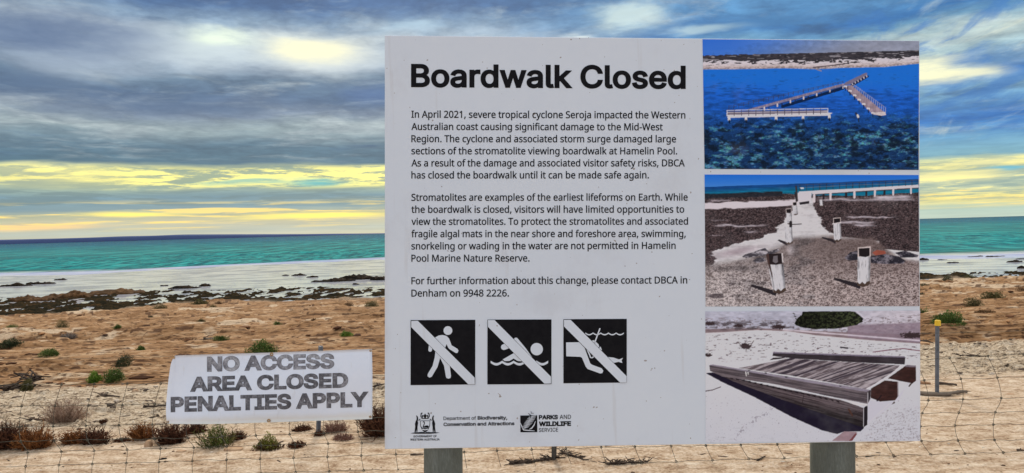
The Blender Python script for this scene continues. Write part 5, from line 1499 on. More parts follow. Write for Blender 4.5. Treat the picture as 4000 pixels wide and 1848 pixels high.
def twiggy(rg, w, h, n, thick, pal, spread=1.0, flat=False):
    """upright branching dry twigs"""
    V, Fc, Cc = [], [], []
    pal = np.array(pal)
    for i in range(n):
        a = rg.uniform(0, 2 * math.pi); r = .5 * w * math.sqrt(rg.uniform(0, .8))
        p = np.array([r * math.cos(a), r * math.sin(a) * .7, -.01])
        out_ = np.array([math.cos(a), math.sin(a) * .8, 0]) * (r / (w * .5)) * spread
        hh = h * (1.05 - .55 * (2 * r / w) ** 2) * rg.uniform(.5, 1.1)
        k = np.clip(1.4 + rg.normal() * .8, 0, 2.999); i0 = int(k)
        c_hi = pal[i0] * (1 - k + i0) + pal[i0 + 1] * (k - i0)
        prev = p
        d = np.array([0, 0, 1.0 if not flat else .25]) + out_ * .7 + rg.normal(size=3) * .28
        segs = 3
        for s_ in range(segs):
            d = d + rg.normal(size=3) * .22; d[2] = abs(d[2]) if not flat else d[2] * .6
            d /= np.linalg.norm(d)
            q = prev + d * hh / segs
            q[2] = max(q[2], .004)
            f = s_ / segs
            frustum(V, Fc, Cc, prev, q, thick * (1 - f * .3), thick * (.7 - f * .2), c_hi * (.75 + .3 * f))
            for _ in range(2 if s_ else 1):
                e = d + rg.normal(size=3) * .7; e[2] = abs(e[2]) * (1 if not flat else .3); e /= np.linalg.norm(e)
                frustum(V, Fc, Cc, q, q + e * hh * rg.uniform(.12, .26), thick * .75, thick * .45, c_hi * rg.uniform(.85, 1.25))
            prev = q
    return V, Fc, Cc


def put(name, base, label, cat, group, parts):
    e = empty(name, base, label, cat, group)
    for nm, (V, Fc, Cc), mt in parts:
        o = mesh(nm, V, Fc, mt, None, False, np.array(Cc))
        o.parent = e
    return e


G1 = 'low shrubs scattered over the ochre rock flat'
G2 = 'dry saltbushes growing just behind the fence'
SHRUBS = [
    # x, base y, width, height (photo pixels), palette, kind, label
    (44, 1283, 48, 17, 'green', 'leaf', 'tiny green shrub at the far left, above the wide dark one'),
    (244, 1284, 58, 33, 'olive', 'leaf', 'round grey-green shrub on the left rock flat, standing alone'),
    (45, 1351, 112, 30, 'dark', 'leaf', 'wide low dark shrub cut by the left edge of the picture'),
    (195, 1377, 86, 35, 'green', 'leaf', 'rounded mid green shrub right of the wide dark one'),
    (460, 1287, 36, 20, 'green', 'leaf', 'small green shrub beside a flat brown slab, mid left'),
    (268, 1317, 52, 22, 'grey', 'twig', 'pale grey dead shrub below the lone grey-green one'),
    (625, 1208, 60, 24, 'olive', 'leaf', 'olive shrub at the edge of the wet dark flats'),
    (781, 1190, 80, 26, 'olive', 'leaf', 'broad olive shrub beside the puddled algal flats'),
    (588, 1238, 26, 13, 'dark', 'leaf', 'very small dark shrub below the olive one by the flats'),
    (552, 1366, 40, 20, 'green', 'leaf', 'small neat green shrub above and left of the banner'),
    (470, 1415, 78, 54, 'dark', 'leaf', 'upright dark shrub left of the banner, leaning right'),
    (731, 1322, 86, 18, 'brown', 'twig', 'flat dry brown shrub in the middle of the rock flat'),
    (855, 1189, 38, 16, 'brown', 'leaf', 'small brown shrub next to the broad olive one'),
    (832, 1205, 36, 15, 'olive', 'leaf', 'small olive shrub just below the little brown one'),
    (786, 1257, 40, 22, 'olive', 'leaf', 'small spiky olive shrub alone on bare ochre rock'),
    (1084, 1273, 32, 26, 'green', 'leaf', 'small green shrub with a brown crown above the banner'),
    (861, 1334, 64, 27, 'green', 'leaf', 'mid green shrub with grey dead wood on its left'),
    (1027, 1380, 138, 62, 'green', 'leaf', 'largest leafy green shrub, directly above the banner'),
    (1363, 1207, 48, 22, 'brown', 'leaf', 'brown shrub left of its rounder neighbour near the notice board'),
    (1451, 1203, 64, 27, 'olive', 'leaf', 'rounded brownish shrub nearest the left edge of the notice board'),
    (1353, 1321, 68, 27, 'bright', 'leaf', 'bright green cushion shrub between banner and notice board'),
    (1231, 1251, 28, 11, 'brown', 'twig', 'tiny dry tuft up the slope from the bright cushion shrub'),
    (372, 1498, 66, 42, 'bright', 'leaf', 'lower brighter half of the paired shrubs left of the banner'),
    (446, 1496, 96, 64, 'green', 'leaf', 'taller duller half of the paired shrubs left of the banner'),
    (106, 1521, 46, 52, 'olive', 'leaf', 'small pointed shrub among dead branches at the left'),
    (3699, 1103, 52, 24, 'dark', 'leaf', 'dark green shrub on the weed line right of the notice board'),
    (3791, 1088, 48, 20, 'olive', 'leaf', 'olive shrub by the shore, highest shrub right of the board'),
    (3612, 1118, 50, 19, 'dark', 'leaf', 'dark green shrub half hidden behind the board, near the shore'),
    (3879, 1163, 104, 42, 'olive', 'leaf', 'large dome of olive shrub on beige ground at the right'),
    (3803, 1196, 76, 42, 'olive', 'leaf', 'olive shrub with dry top, below the large olive dome'),
    (3990, 1136, 50, 32, 'brown', 'leaf', 'brownish shrub cut off by the right edge of the picture'),
    (3604, 1239, 54, 36, 'green', 'leaf', 'green shrub peeping past the right edge of the board'),
    (3705, 1308, 134, 48, 'green', 'leaf', 'spreading green shrub behind the post with the yellow cap'),
    (3848, 1218, 78, 13, 'brown', 'twig', 'flat heap of dry twigs below the right-hand olive shrubs'),
    (3598, 1145, 34, 13, 'dark', 'leaf', 'tiny dark shrub touching the right edge of the board'),
]
for n_, (px, py, w, h, pal, kind, lab) in enumerate(SHRUBS):
    g = ground_at(px, py)
    k = g.y / F
    rg = np.random.default_rng(100 + n_)
    W_, H_ = w * k, h * k * 1.05
    if kind == 'leaf':
        fo, st = leafy(rg, W_, H_, int(1100 + w * 16), max(.020, W_ * .044), PALS[pal], .5 if 'leaning' in lab else 0)
        put('shrub', g - Vector((0, 0, .02)), lab, 'shrub', G1, [('foliage', fo, leaf_m), ('stems', st, twig_m)])
    else:
        put('dry_shrub', g - Vector((0, 0, .01)), lab, 'shrub', G1, [('twigs', twiggy(rg, W_, H_, 190, .006, PALS[pal], 1.0), twig_m)])
BUSHES = [
    (256, 1642, 150, 84, 'straw', 'dry grass-like bush with pale pinkish tips and a dark base', .0035, 330, 1.0),
    (28, 1748, 100, 92, 'maroon', 'large dark maroon bush at the lower left corner', .0065, 330, 1.0),
    (134, 1748, 140, 76, 'rust', 'wide rust-orange bush beside the dark maroon one, lower left', .006, 340, 1.1),
    (292, 1730, 96, 52, 'rust', 'low rust-brown bush, third from the left along the fence', .006, 240, 1.1),
    (374, 1730, 88, 60, 'maroon', 'dark brown bush with upright twigs, right of the low rust one', .0065, 220, 1.0),
    (556, 1712, 84, 60, 'rust', 'brown bush with a tall right side, left of the banner foot', .006, 230, .9),
    (476, 1722, 84, 20, 'maroon', 'trailing dark twigs on the sand left of the tall-sided bush', .005, 130, 1.2),
    (668, 1724, 98, 70, 'maroon', 'dark knotted bush under the lower left corner of the banner', .0075, 280, 1.0),
    (764, 1690, 92, 42, 'maroon', 'dark flat bush tucked under the lower edge of the banner', .006, 200, 1.0),
    (403, 1659, 28, 18, 'maroon', 'tiny dark tuft alone on the grey rubble', .005, 60, 1.0),
    (928, 1722, 60, 36, 'maroon', 'small brown bush touching the bright green one', .006, 140, 1.0),
    (1160, 1747, 92, 24, 'maroon', 'low brown runner of twigs below the fence wire', .006, 160, 1.2),
    (1180, 1684, 92, 26, 'maroon', 'dark brown flat bush left of the bare steel post', .006, 150, 1.1),
    (1310, 1690, 90, 46, 'pink', 'thin reddish bush right of the bare steel post', .0035, 230, 1.1),
    (1340, 1720, 96, 26, 'pink', 'low reddish mat of twigs nearest the notice board', .005, 200, 1.2),
    (1486, 1704, 118, 96, 'maroon', 'tall very dark bush half hidden by the notice board', .0075, 420, 1.0),
    (1248, 1707, 28, 28, 'maroon', 'little dark tuft at the foot of the bare steel post', .005, 70, 1.0),
]
for n_, (px, py, w, h, pal, lab, th, cnt, spr) in enumerate(BUSHES):
    g = ground_at(px, py); k = g.y / F
    rg = np.random.default_rng(300 + n_)
    parts = [('twigs', twiggy(rg, w * k * .72, h * k * 1.12, int(cnt * 1.1), th * .62, PALS[pal], spr), twig_m)]
    if pal in ('maroon', 'rust'):
        fo, st = leafy(rg, w * k * .72, h * k * .72, int(cnt * 2.0), .016, PALS[pal])
        parts.append(('foliage', fo, leaf_m))
    put('dry_bush', g - Vector((0, 0, .01)), lab, 'bush', G2, parts)
for px, py, w, h, lab, seed in ((845, 1745, 138, 96, 'bright leafy green bush growing under the banner', 401),
                                (1045, 1755, 128, 62, 'yellow-green bush with brown lower twigs below the banner', 402)):
    g = ground_at(px, py); k = g.y / F
    rg = np.random.default_rng(seed)
    fo, st = leafy(rg, w * k * .8, h * k, 1500, .018, [(.045, .065, .014), (.085, .120, .022), (.130, .175, .032), (.17, .21, .045)] if seed == 401 else [(.06, .05, .012), (.12, .11, .02), (.19, .19, .03), (.25, .26, .05)])
    tw_ = twiggy(rg, w * k, h * k * (.5 if seed == 402 else .95), 170 if seed == 402 else 70, .0035, PALS['maroon'] if seed == 402 else PALS['olive'], 1.0)
    put('green_bush', g - Vector((0, 0, .01)), lab, 'bush', G2, [('foliage', fo, leaf_m), ('twigs', tw_, twig_m), ('stems', st, twig_m)])

# ------------------------------------------------------------------ dead wood
wood_m = simple('grey_driftwood', (.10, .075, .055), (.26, .21, .16), 10, .85, 0, .6, 40, (1, 1, 1), .15)
dark_wood_m = simple('dark_dead_wood', (.035, .025, .020), (.105, .075, .055), 12, .85, 0, .5, 40, (1, 1, 1), .15)


def branch(name, pxs, rad, label, cat, mat, twigs=0, seed=1, group=None, lift=0.0, rise=.45):
    rg = random.Random(seed)
    P = []
    for (x, y) in pxs:
        g = ground_at(x, y)
        P.append(g)
    e = empty(name, P[0], label, cat, group)
    pts = []
    for i in range(len(P) - 1):
        for s_ in range(4):
            t = s_ / 4
            p = P[i].lerp(P[i + 1], t)
            pts.append(p + Vector((rg.uniform(-1, 1), rg.uniform(-1, 1), 0)) * rad * .4 + Vector((0, 0, rad * .7 + lift)))
    pts.append(P[-1] + Vector((0, 0, rad * .5 + lift)))
    rr = [rad * (1 - .6 * i / len(pts)) * rg.uniform(.85, 1.15) for i in range(len(pts))]
    mb = MB()
    mb.add(tube(pts, rr, 7))
    if twigs:
        for _ in range(twigs):
            p = pts[rg.randrange(len(pts))]
            q = p + Vector((rg.uniform(-1, 1), rg.uniform(-.6, .6), rg.uniform(.0, rise))) * rad * rg.uniform(4, 9)
            r_ = q + Vector((rg.uniform(-1, 1), rg.uniform(-.6, .6), rg.uniform(-.3, rise * .6))) * rad * rg.uniform(3, 6)
            r_.z = max(r_.z, p.z - rad * .5)
            mb.add(tube([p, q, r_], [rad * .42, rad * .3, rad * .16], 4))
    mb.build('limb', mat, e, True)
    return e


branch('driftwood', [(3560, 1540), (3620, 1545), (3690, 1548), (3745, 1536), (3776, 1534)], .034, 'long grey driftwood limb lying at the foot of the yellow-capped post', 'driftwood', wood_m, 0, 1)
branch('driftwood', [(3662, 1499), (3690, 1500), (3738, 1504)], .022, 'thin dark stick on pale sand beside the yellow-capped post', 'stick', dark_wood_m, 0, 2)
branch('driftwood', [(3592, 1497), (3636, 1501)], .024, 'short brown stick between the board and the yellow-capped post', 'stick', simple('brown_stick', (.26, .13, .06), (.40, .22, .11), 10, .8), 0, 3)
branch('dead_branch', [(3752, 1394), (3790, 1391), (3828, 1390)], .014, 'tangle of dark twigs on the gravel right of the yellow-capped post', 'dead branch', dark_wood_m, 14, 4)
branch('dead_branch', [(3596, 1346), (3614, 1346), (3646, 1348)], .016, 'black twigs between the board and the yellow-capped post', 'dead branch', dark_wood_m, 8, 5)
branch('dead_branch', [(10, 1525), (60, 1518), (96, 1508)], .040, 'dark dead branch left of the small pointed shrub', 'dead branch', dark_wood_m, 24, 6)
branch('dead_branch', [(118, 1508), (140, 1500), (160, 1496)], .040, 'arched black dead branch right of the small pointed shrub', 'dead branch', dark_wood_m, 14, 7, None, .08)
branch('dead_branch', [(796, 1336), (815, 1334), (838, 1330)], .035, 'grey dead wood at the left of a mid green shrub', 'dead branch', wood_m, 8, 8)
branch('dead_brush', [(1990, 1820), (2050, 1812), (2110, 1806), (2170, 1802)], .011, 'heap of dry grey brushwood at the foot of the dark fence post', 'brushwood', dark_wood_m, 90, 9)
branch('dead_brush', [(2196, 1778), (2230, 1788), (2280, 1806)], .011, 'loose dry twigs right of the dark fence post', 'brushwood', dark_wood_m, 40, 10)
branch('dead_brush', [(2376, 1823), (2440, 1818), (2530, 1811)], .011, 'flat dark bundle of twigs on sand below the board', 'brushwood', dark_wood_m, 60, 11)
branch('stick', [(2958, 1802), (2990, 1783)], .008, 'short forked black stick below the photographs of the board', 'stick', dark_wood_m, 2, 12)
branch('stick', [(2364, 1747), (2397, 1741)], .009, 'short black stick touching the fence wire below the board', 'stick', dark_wood_m, 1, 13)
branch('stick', [(1604, 1782), (1654, 1783)], .008, 'straight dark stick just left of the left sign post', 'stick', dark_wood_m, 0, 14)
branch('stick', [(3968, 1765), (4004, 1768)], .010, 'dark stick at the lower right corner by the bottom wire', 'stick', dark_wood_m, 1, 15)
for i_, (q, lab) in enumerate((([(395, 1552), (430, 1553), (468, 1555)], 'dark root lying on the pale strip left of the banner'),
                              ([(420, 1590), (455, 1582), (475, 1578)], 'bent dark root above the middle wire left of the banner'),
                              ([(560, 1590), (600, 1586), (648, 1584)], 'long black root reaching the left edge of the banner'),
                              ([(110, 1645), (140, 1640), (175, 1638)], 'dark root below and left of the pale grass-like bush'),
                              ([(1460, 1526), (1500, 1522)], 'black root between the banner and the notice board'))):
    branch('root', q, .016, lab, 'root', dark_wood_m, 5, 20 + i_, 'dark roots in the grey rubble')


# ------------------------------------------------------------------ rocks
def icosphere(sub=2):
    import bmesh
    bm = bmesh.new(); bmesh.ops.create_icosphere(bm, subdivisions=sub, radius=1)
    v = np.array([p.co[:] for p in bm.verts]); f = [tuple(q.index for q in p.verts) for p in bm.faces]
    bm.free(); return v, f


IV3, IF3 = icosphere(4)
IV1, IF1 = icosphere(1)
m, b = new_mat('reef_rock')
co = objco()
f1 = noise(co, 2.2, 5, .65); f2 = noise(co, 9, 4, .65)
link(ramp(f1 * .5 + f2 * .5, [(.34, (.006, .006, .005)), (.5, (.018, .014, .010)), (.68, (.055, .032, .015))]), b.inputs['Base Color'])
b.inputs['Roughness'].default_value = .9; b.inputs['Specular IOR Level'].default_value = .08; bump(f2, b, .8, .06)
REEF = m
m, b = new_mat('brown_reef_rock')
co = objco()
f1 = noise(co, 1.6, 5, .65); f2 = noise(co, 7, 4, .65)
link(ramp(f1 * .5 + f2 * .5, [(.34, (.020, .014, .008)), (.5, (.075, .038, .015)), (.66, (.165, .085, .036))]), b.inputs['Base Color'])
b.inputs['Roughness'].default_value = .9; b.inputs['Specular IOR Level'].default_value = .08; bump(f2, b, .8, .06)
BREEF = m


def rock(name, px, py, w, h, label, mat, seed, cat='rock', group=None, sea=True, deep=1.0, rough=.30):
    g = on_plane(px, py, SEA) if sea else ground_at(px, py)
    k = g.y / F
    W_, H_ = w * k, h * k
    rg = np.random.default_rng(seed)
    v = IV3.copy()
    an = np.arctan2(v[:, 1], v[:, 0])
    outl = 1 + rough * 2.6 * (fbm(np.cos(an) * 1.7 + seed, np.sin(an) * 1.7 + seed * .7, 4, seed, .65) - .5)
    wy = max(W_ * .16 * deep, H_ * 1.2)
    X_, Y_ = v[:, 0] * outl * W_ / 2 * .96, v[:, 1] * outl * wy
    top = np.sign(v[:, 2]) * np.abs(v[:, 2]) ** .55
    lum = fbm(X_ * 1.5 + seed, Y_ * 1.5, 4, seed + 5, .62); lum2 = fbm(X_ * 6 + seed, Y_ * 5, 3, seed + 7, .6)
    Z_ = H_ * top * np.clip(.25 + 1.9 * (lum - .22) + .9 * (lum2 - .5), .05, 1.5)
    V = np.stack([X_, Y_, Z_], 1)
    V[:, 2] -= H_ * .10
    o = mesh(name, V, IF3, mat, None, True)
    o.location = g + Vector((0, V[:, 1].max() * .4, 0))
    return tag(o, label, cat, group)


G3 = 'dark reef rocks lying in the shallows'
ROCKS = [
    (60, 1118, 125, 17, 'long low reef rock awash at the far left', REEF), (158, 1110, 110, 13, 'broken reef rock, middle of the left-hand chain', REEF), (235, 1094, 52, 8, 'small reef rock ending the left-hand chain', REEF),
    (640, 1117, 30, 7, 'little dark rock left of the twin shoals off the beach', REEF), (718, 1127, 130, 13, 'flat black shoal lying close inshore, left of centre', REEF), (798, 1119, 46, 14, 'rounded black rock at the right end of the flat shoal', REEF),
    (1115, 1077, 28, 5, 'tiny dark rock left of the peaked one', REEF), (1167, 1077, 66, 12, 'peaked dark rock well out in the shallows', REEF), (1218, 1084, 46, 8, 'narrow dark rock right of the peaked one', REEF),
    (1302, 1100, 165, 20, 'left part of the large black reef beside the notice board', REEF), (1395, 1092, 150, 26, 'tall middle of the large black reef beside the notice board', REEF), (1486, 1094, 84, 28, 'right part of the large black reef, running behind the board', REEF),
    (1390, 1112, 26, 7, 'single dark stone in the bright water below the large reef', REEF),
    (120, 1176, 190, 26, 'left end of the brown reef bank at the water edge', BREEF), (265, 1164, 170, 26, 'brown reef bank, second hump from the left', BREEF), (440, 1149, 225, 20, 'long dark tail of the brown reef bank', BREEF),
    (3605, 1016, 50, 9, 'dark rock touching the right edge of the board, out at sea', REEF), (3682, 1015, 38, 5, 'thin dark rock second from the board, out at sea', REEF), (3726, 1027, 48, 9, 'dark rock with a bump, nearest inshore by the board', REEF),
    (3812, 1004, 66, 6, 'low flat rock left of the largest one at the right', REEF), (3892, 1004, 88, 9, 'largest long rock in the right-hand shallows', REEF), (3966, 1024, 60, 9, 'humped rock near the right edge of the picture', REEF),
    (3992, 1012, 44, 8, 'rock above the humped one at the right edge', REEF), (3994, 1049, 34, 10, 'small round rock nearest the beach at the right edge', REEF),
]
for n_, (px, py, w, h, lab, mt) in enumerate(ROCKS):
    rock('reef_rock', px, py, w, h * .82, lab, mt, 500 + n_, 'rock', G3, True, 1.0 if mt is REEF else 1.7)
tan = simple('tan_stone', (.30, .17, .09), (.52, .36, .23), 9, .9, 0, .6, 30, (1, 1, 1), .1)
for n_, (px, py, w, h, lab) in enumerate(((576, 1740, 28, 18, 'pointed tan stone on the sand left of the banner foot'), (705, 1769, 40, 9, 'flat tan slab in front of the dark knotted bush'),
                                          (908, 1762, 78, 17, 'broad pinkish slab at the foot of the bright green bush'), (525, 1532, 22, 12, 'small round tan stone on the pale strip left of the banner'),
                                          (448, 1296, 46, 9, 'flat brown slab beside a small green shrub, mid left'), (3948, 1535, 34, 6, 'flat reddish stone on the sand at the right'))):
    rock('stone', px, py, w, h, lab, tan, 600 + n_, 'stone', 'loose stones on the sand', False, 2.2, .22)

# uncountable loose stones and shell grit: one object
print('stones')
rg = np.random.default_rng(77)
SV, SF, SCl = [], [], []
nst = 0


def scatter(n, ylo, yhi, pick, smin, smax, pal, flat, long=1.0):
    global nst
    dpt = 1 / rg.uniform(1 / yhi, 1 / ylo, n)
    xx = rg.uniform(-.8, .8, n) * dpt
    zz, rk_, gv_, mt_, ed_, hd_ = height(xx, dpt)
    for i in range(n):
        if rg.random() > pick(rk_[i], gv_[i], mt_[i], xx[i], dpt[i]): continue
        s = smin * (smax / smin) ** (rg.random() ** 2.2)
        v = IV1 * (1 + rg.uniform(-.28, .28, len(IV1)))[:, None]
        v = v * np.array([s * rg.uniform(.8, 1.9) * long, s * rg.uniform(.6, 1.1), s * rg.uniform(*flat)])
        a = rg.normal() * .5
        v = np.stack([v[:, 0] * math.cos(a) - v[:, 1] * math.sin(a), v[:, 0] * math.sin(a) + v[:, 1] * math.cos(a), v[:, 2]], 1)
        o = nst
        SV.append(v + np.array([xx[i], dpt[i], zz[i] + s * .12])); SF.append(np.array(IF1) + o); nst += len(v)
        c = np.array(pal[int(rg.integers(0, len(pal)))]) * rg.uniform(.75, 1.2)
        SCl.append(np.repeat(c[None], len(v), 0))


clump = lambda x, y, s: float(sst(fbm(np.array(x * 1.3), np.array(y * 2.2), 3, s), .42, .62))
scatter(5200, 6.0, 14, lambda r, g, m_, x, y: g * (.25 + .75 * clump(x, y, 201)), .010, .045, [(.22, .16, .115), (.13, .095, .07), (.38, .30, .22), (.06, .045, .036), (.48, .40, .31)], (.35, .7))
scatter(5200, 10, 46, lambda r, g, m_, x, y: r * .9 * clump(x, y, 203), .020, .11, [(.22, .10, .04), (.14, .06, .025), (.32, .16, .07), (.07, .03, .015), (.40, .24, .13)], (.22, .45))
scatter(2600, 5.2, 10, lambda r, g, m_, x, y: (1 - r) * (1 - g) * (.12 + .5 * clump(x, y, 207)), .004, .014, [(.30, .19, .11), (.15, .085, .05), (.52, .41, .30), (.09, .055, .035), (.68, .60, .49)], (.4, .8))
scatter(1500, 6.0, 13, lambda r, g, m_, x, y: g * (.15 + .85 * clump(x * .5, y, 211)) + (1 - r) * (1 - g) * .05, .008, .022, [(.05, .035, .026), (.09, .06, .045), (.03, .022, .018)], (.3, .6), 3.2)
stones = mesh('loose_stones', np.concatenate(SV), np.concatenate(SF), tinted('loose_stone', .9, 30, .1), None, False, np.concatenate(SCl))
tag(stones, 'scattered loose stones and shell grit over sand and rock', 'stones', None, 'stuff')


# ------------------------------------------------------------------ the three printed photographs
class Raster:
    """a small painter; works in the coordinates of a 1961 x 1190 enlarged view, at half size"""

    def __init__(s):
        s.w, s.h = 981, 595
        s.a = np.zeros((s.h, s.w, 3))
        s.y, s.x = np.mgrid[0:s.h, 0:s.w] * 2.0 + 1.0

    def put(s, mask, col):
        mk = np.clip(mask, 0, 1)[..., None]
        s.a = s.a * (1 - mk) + np.asarray(col, float) * mk

    def poly(s, pts, col, soft=0):
        P = np.array(pts, float)
        x0, y0 = np.floor(P.min(0) / 2 - 2).astype(int); x1, y1 = np.ceil(P.max(0) / 2 + 2).astype(int)
        x0, y0 = max(x0, 0), max(y0, 0); x1, y1 = min(x1, s.w), min(y1, s.h)
        if x1 <= x0 or y1 <= y0: return
        acc = np.zeros((y1 - y0, x1 - x0))
        for ox, oy in ((-.5, -.5), (.5, -.5), (-.5, .5), (.5, .5)):
            X, Y = s.x[y0:y1, x0:x1] + ox, s.y[y0:y1, x0:x1] + oy
            ins = np.zeros(X.shape, bool)
            j = len(P) - 1
            for i in range(len(P)):
                c = ((P[i, 1] > Y) != (P[j, 1] > Y)) & (X < (P[j, 0] - P[i, 0]) * (Y - P[i, 1]) / (P[j, 1] - P[i, 1] + 1e-9) + P[i, 0])
                ins ^= c; j = i
            acc += ins / 4
        sub = s.a[y0:y1, x0:x1]
        c = np.asarray(col, float)
        if c.ndim == 3: c = c[y0:y1, x0:x1]
        s.a[y0:y1, x0:x1] = sub * (1 - acc[..., None]) + c * acc[..., None]

    def line(s, pts, w, col):
        for (ax, ay), (bx, by) in zip(pts, pts[1:]):
            x0, x1 = sorted((ax, bx)); y0, y1 = sorted((ay, by))
            i0, i1 = max(int((x0 - w) / 2 - 2), 0), min(int((x1 + w) / 2 + 3), s.w)
            j0, j1 = max(int((y0 - w) / 2 - 2), 0), min(int((y1 + w) / 2 + 3), s.h)
            if i1 <= i0 or j1 <= j0: continue
            X, Y = s.x[j0:j1, i0:i1], s.y[j0:j1, i0:i1]
            dx_, dy_ = bx - ax, by - ay
            t = np.clip(((X - ax) * dx_ + (Y - ay) * dy_) / (dx_ * dx_ + dy_ * dy_ + 1e-9), 0, 1)
            d = np.hypot(X - ax - t * dx_, Y - ay - t * dy_)
            mk = np.clip((w / 2 - d) / 2 + .5, 0, 1)[..., None]
            s.a[j0:j1, i0:i1] = s.a[j0:j1, i0:i1] * (1 - mk) + np.asarray(col, float) * mk

    def n(s, fx, fy, o=4, seed=0, r=.55): return fbm(s.x / fx, s.y / fy, o, seed, r)

    def below(s, pts):
        """rows below a hand-traced line"""
        return s.y - np.interp(s.x[0], [p[0] for p in pts], [p[1] for p in pts])[None, :]


def mix3(a, b, t): return np.asarray(a, float) * (1 - t[..., None]) + np.asarray(b, float) * t[..., None]


def lerp(a, b, t): return (a[0] + (b[0] - a[0]) * t, a[1] + (b[1] - a[1]) * t)


def print_aerial():
    r = Raster()
    u = np.clip(r.x / 1900, 0, 1)
    # sky
    r.a = mix3((46, 98, 184), (118, 124, 140), sst(u + (r.y - 40) / 900, .05, .85))
    r.a = r.a + (r.n(420, 60, 3, 1)[..., None] - .5) * 22
    # water
    wl = r.below([(0, 292), (380, 288), (750, 280), (1000, 288), (1250, 276), (1600, 268), (1960, 232)])
    v = np.clip((r.y - 280) / 870, 0, 1)
    wat = mix3((30, 108, 205), (22, 72, 150), sst(v + (r.n(500, 120, 3, 4) - .5) * .25, .06, .34))
    wat = mix3(wat, (18, 44, 80), sst(v, .36, .72))
    wat = wat * (1 + (r.n(60, 12, 4, 7)[..., None] - .5) * .8 * (1 - v[..., None] * .4))
    teal = sst(fbm((r.x + r.y * .8) / 74, (r.y - r.x * .12) / 30, 5, 12, .68) + (r.n(300, 160, 2, 15) - .5) * .25, .50, .72) * sst(v, .40, .66)
    wat = mix3(wat, np.stack([44 + 60 * r.n(22, 14, 3, 16), 92 + 70 * r.n(22, 14, 3, 17), 112 + 66 * r.n(22, 14, 3, 18)], -1), teal * .8)
    dk = sst(r.n(64, 34, 5, 22, .68), .48, .64) * sst(v, .38, .62)
    wat = mix3(wat, (10, 19, 30), dk * .75)
    wat = wat * (1 + (r.n(9, 6, 2, 24)[..., None] - .5) * .55 * sst(v, .3, .6)[..., None])
    # beach and scrub
    bl = r.below([(0, 222), (200, 216), (700, 210), (1050, 208), (1400, 205), (1700, 185), (1960, 168)]) + (r.n(60, 20, 3, 31) - .5) * 34
    sandc = mix3((186, 182, 188), (158, 146, 146), sst(wl, -70, 0)) + (r.n(22, 10, 3, 32)[..., None] - .5) * 40
    r.put((bl > 0) * 1.0, sandc)
    hz = r.below([(0, 172), (500, 160), (900, 150), (1400, 138), (1960, 122)]) + (r.n(24, 14, 3, 35) - .5) * 22 * (r.x < 500)
    scr = mix3((26, 28, 34), (66, 60, 64), r.n(30, 9, 4, 36, .6)) + (sst(r.n(60, 9, 3, 38), .62, .72) * 70)[..., None]
    r.put(((hz > 0) & (bl <= 0)) * 1.0, scr)
    r.put(((bl > 0) & (bl < 34)) * sst(r.n(44, 12, 3, 40), .50, .58), (44, 42, 46))
    r.put(sst(wl, -26, -8) * sst(r.n(16, 5, 3, 41), .42, .6) * .6, (92, 78, 72))
    r.put(sst(wl, -3, 5), wat)
    # stub of walkway on the beach
    r.line([(985, 272), (1080, 264), (1255, 242)], 9, (72, 62, 66)); r.line([(985, 280), (1055, 304)], 8, (120, 112, 116))
    for t in np.linspace(0, 1, 9): p = lerp((1000, 272), (1240, 244), t); r.line([p, (p[0], p[1] + 11)], 4, (42, 38, 44))
    # shadows of the walkway in the water
    r.line([(720, 610), (1240, 452)], 26, (10, 30, 62)); r.line([(1310, 432), (1452, 350)], 20, (10, 28, 66)); r.line([(1290, 470), (1560, 690)], 30, (10, 30, 60))
    # far arm, right arm
    def deck(a0, a1, b0, b1, ca, seed):
        r.poly([a0, a1, b1, b0], ca + (r.n(8, 30, 3, seed)[..., None] - .5) * np.array([50, 46, 50]))
    deck((400, 640), (500, 634), (1236, 412), (1292, 418), np.array([112, 104, 122]), 51)
    r.poly([(1240, 430), (1262, 402), (1436, 318), (1450, 322), (1446, 340), (1310, 416)], (98, 92, 112))
    r.line([(1310, 420), (1448, 344)], 7, (24, 26, 40))
    deck((1240, 432), (1312, 424), (1482, 662), (1600, 662), np.array([126, 112, 122]), 53)
    r.poly([(1482, 662), (1600, 655), (1612, 682), (1570, 690), (1490, 676)], (172, 164, 166))
    r.line([(500, 640), (900, 530), (1240, 436)], 5, (52, 50, 66))
    for t in np.linspace(.12, 1, 7): p = lerp((470, 642), (1240, 440), t); r.line([p, (p[0], p[1] + 12 + 10 * (1 - t))], 15 - 6 * t, (176, 170, 174)); r.line([(p[0] + 40, p[1] - 4), (p[0] + 40, p[1] + 18)], 8, (24, 30, 52))
    for t in np.linspace(0, 1, 7): p = lerp((1254, 436), (1490, 664), t); r.line([p, (p[0] + 16, p[1] + 2)], 15, (206, 202, 206)); r.line([(p[0] + 6, p[1] + 10), (p[0] + 8, p[1] + 36)], 8, (16, 24, 44))
    for t in np.linspace(0, 1, 6): p = lerp((1320, 412), (1444, 344), t); r.line([p, (p[0] + 3, p[1] + 10)], 8, (176, 172, 180))
    for t in np.linspace(0, 1, 24):
        p = lerp((258, 640), (1240, 408), t); hgt = 36 - 18 * t
        r.line([p, (p[0], p[1] - hgt)], 4, (40, 42, 60))
    for o in (34, 18): r.line([(258, 640 - o), (1240, 408 - o * .5)], 3, (52, 56, 76))
    for t in np.linspace(0, 1, 17):
        p = lerp((1335, 440), (1606, 664), t); r.line([p, (p[0], p[1] - 22 - 24 * t)], 4, (150, 146, 158))
    r.line([(1335, 420), (1606, 618)], 3, (130, 128, 142))
    # near arm
    r.poly([(240, 655), (1112, 640), (1112, 664), (246, 690)], (96, 88, 100))
    r.poly([(244, 682), (1112, 662), (1152, 664), (1116, 688), (246, 708)], (206, 206, 212))
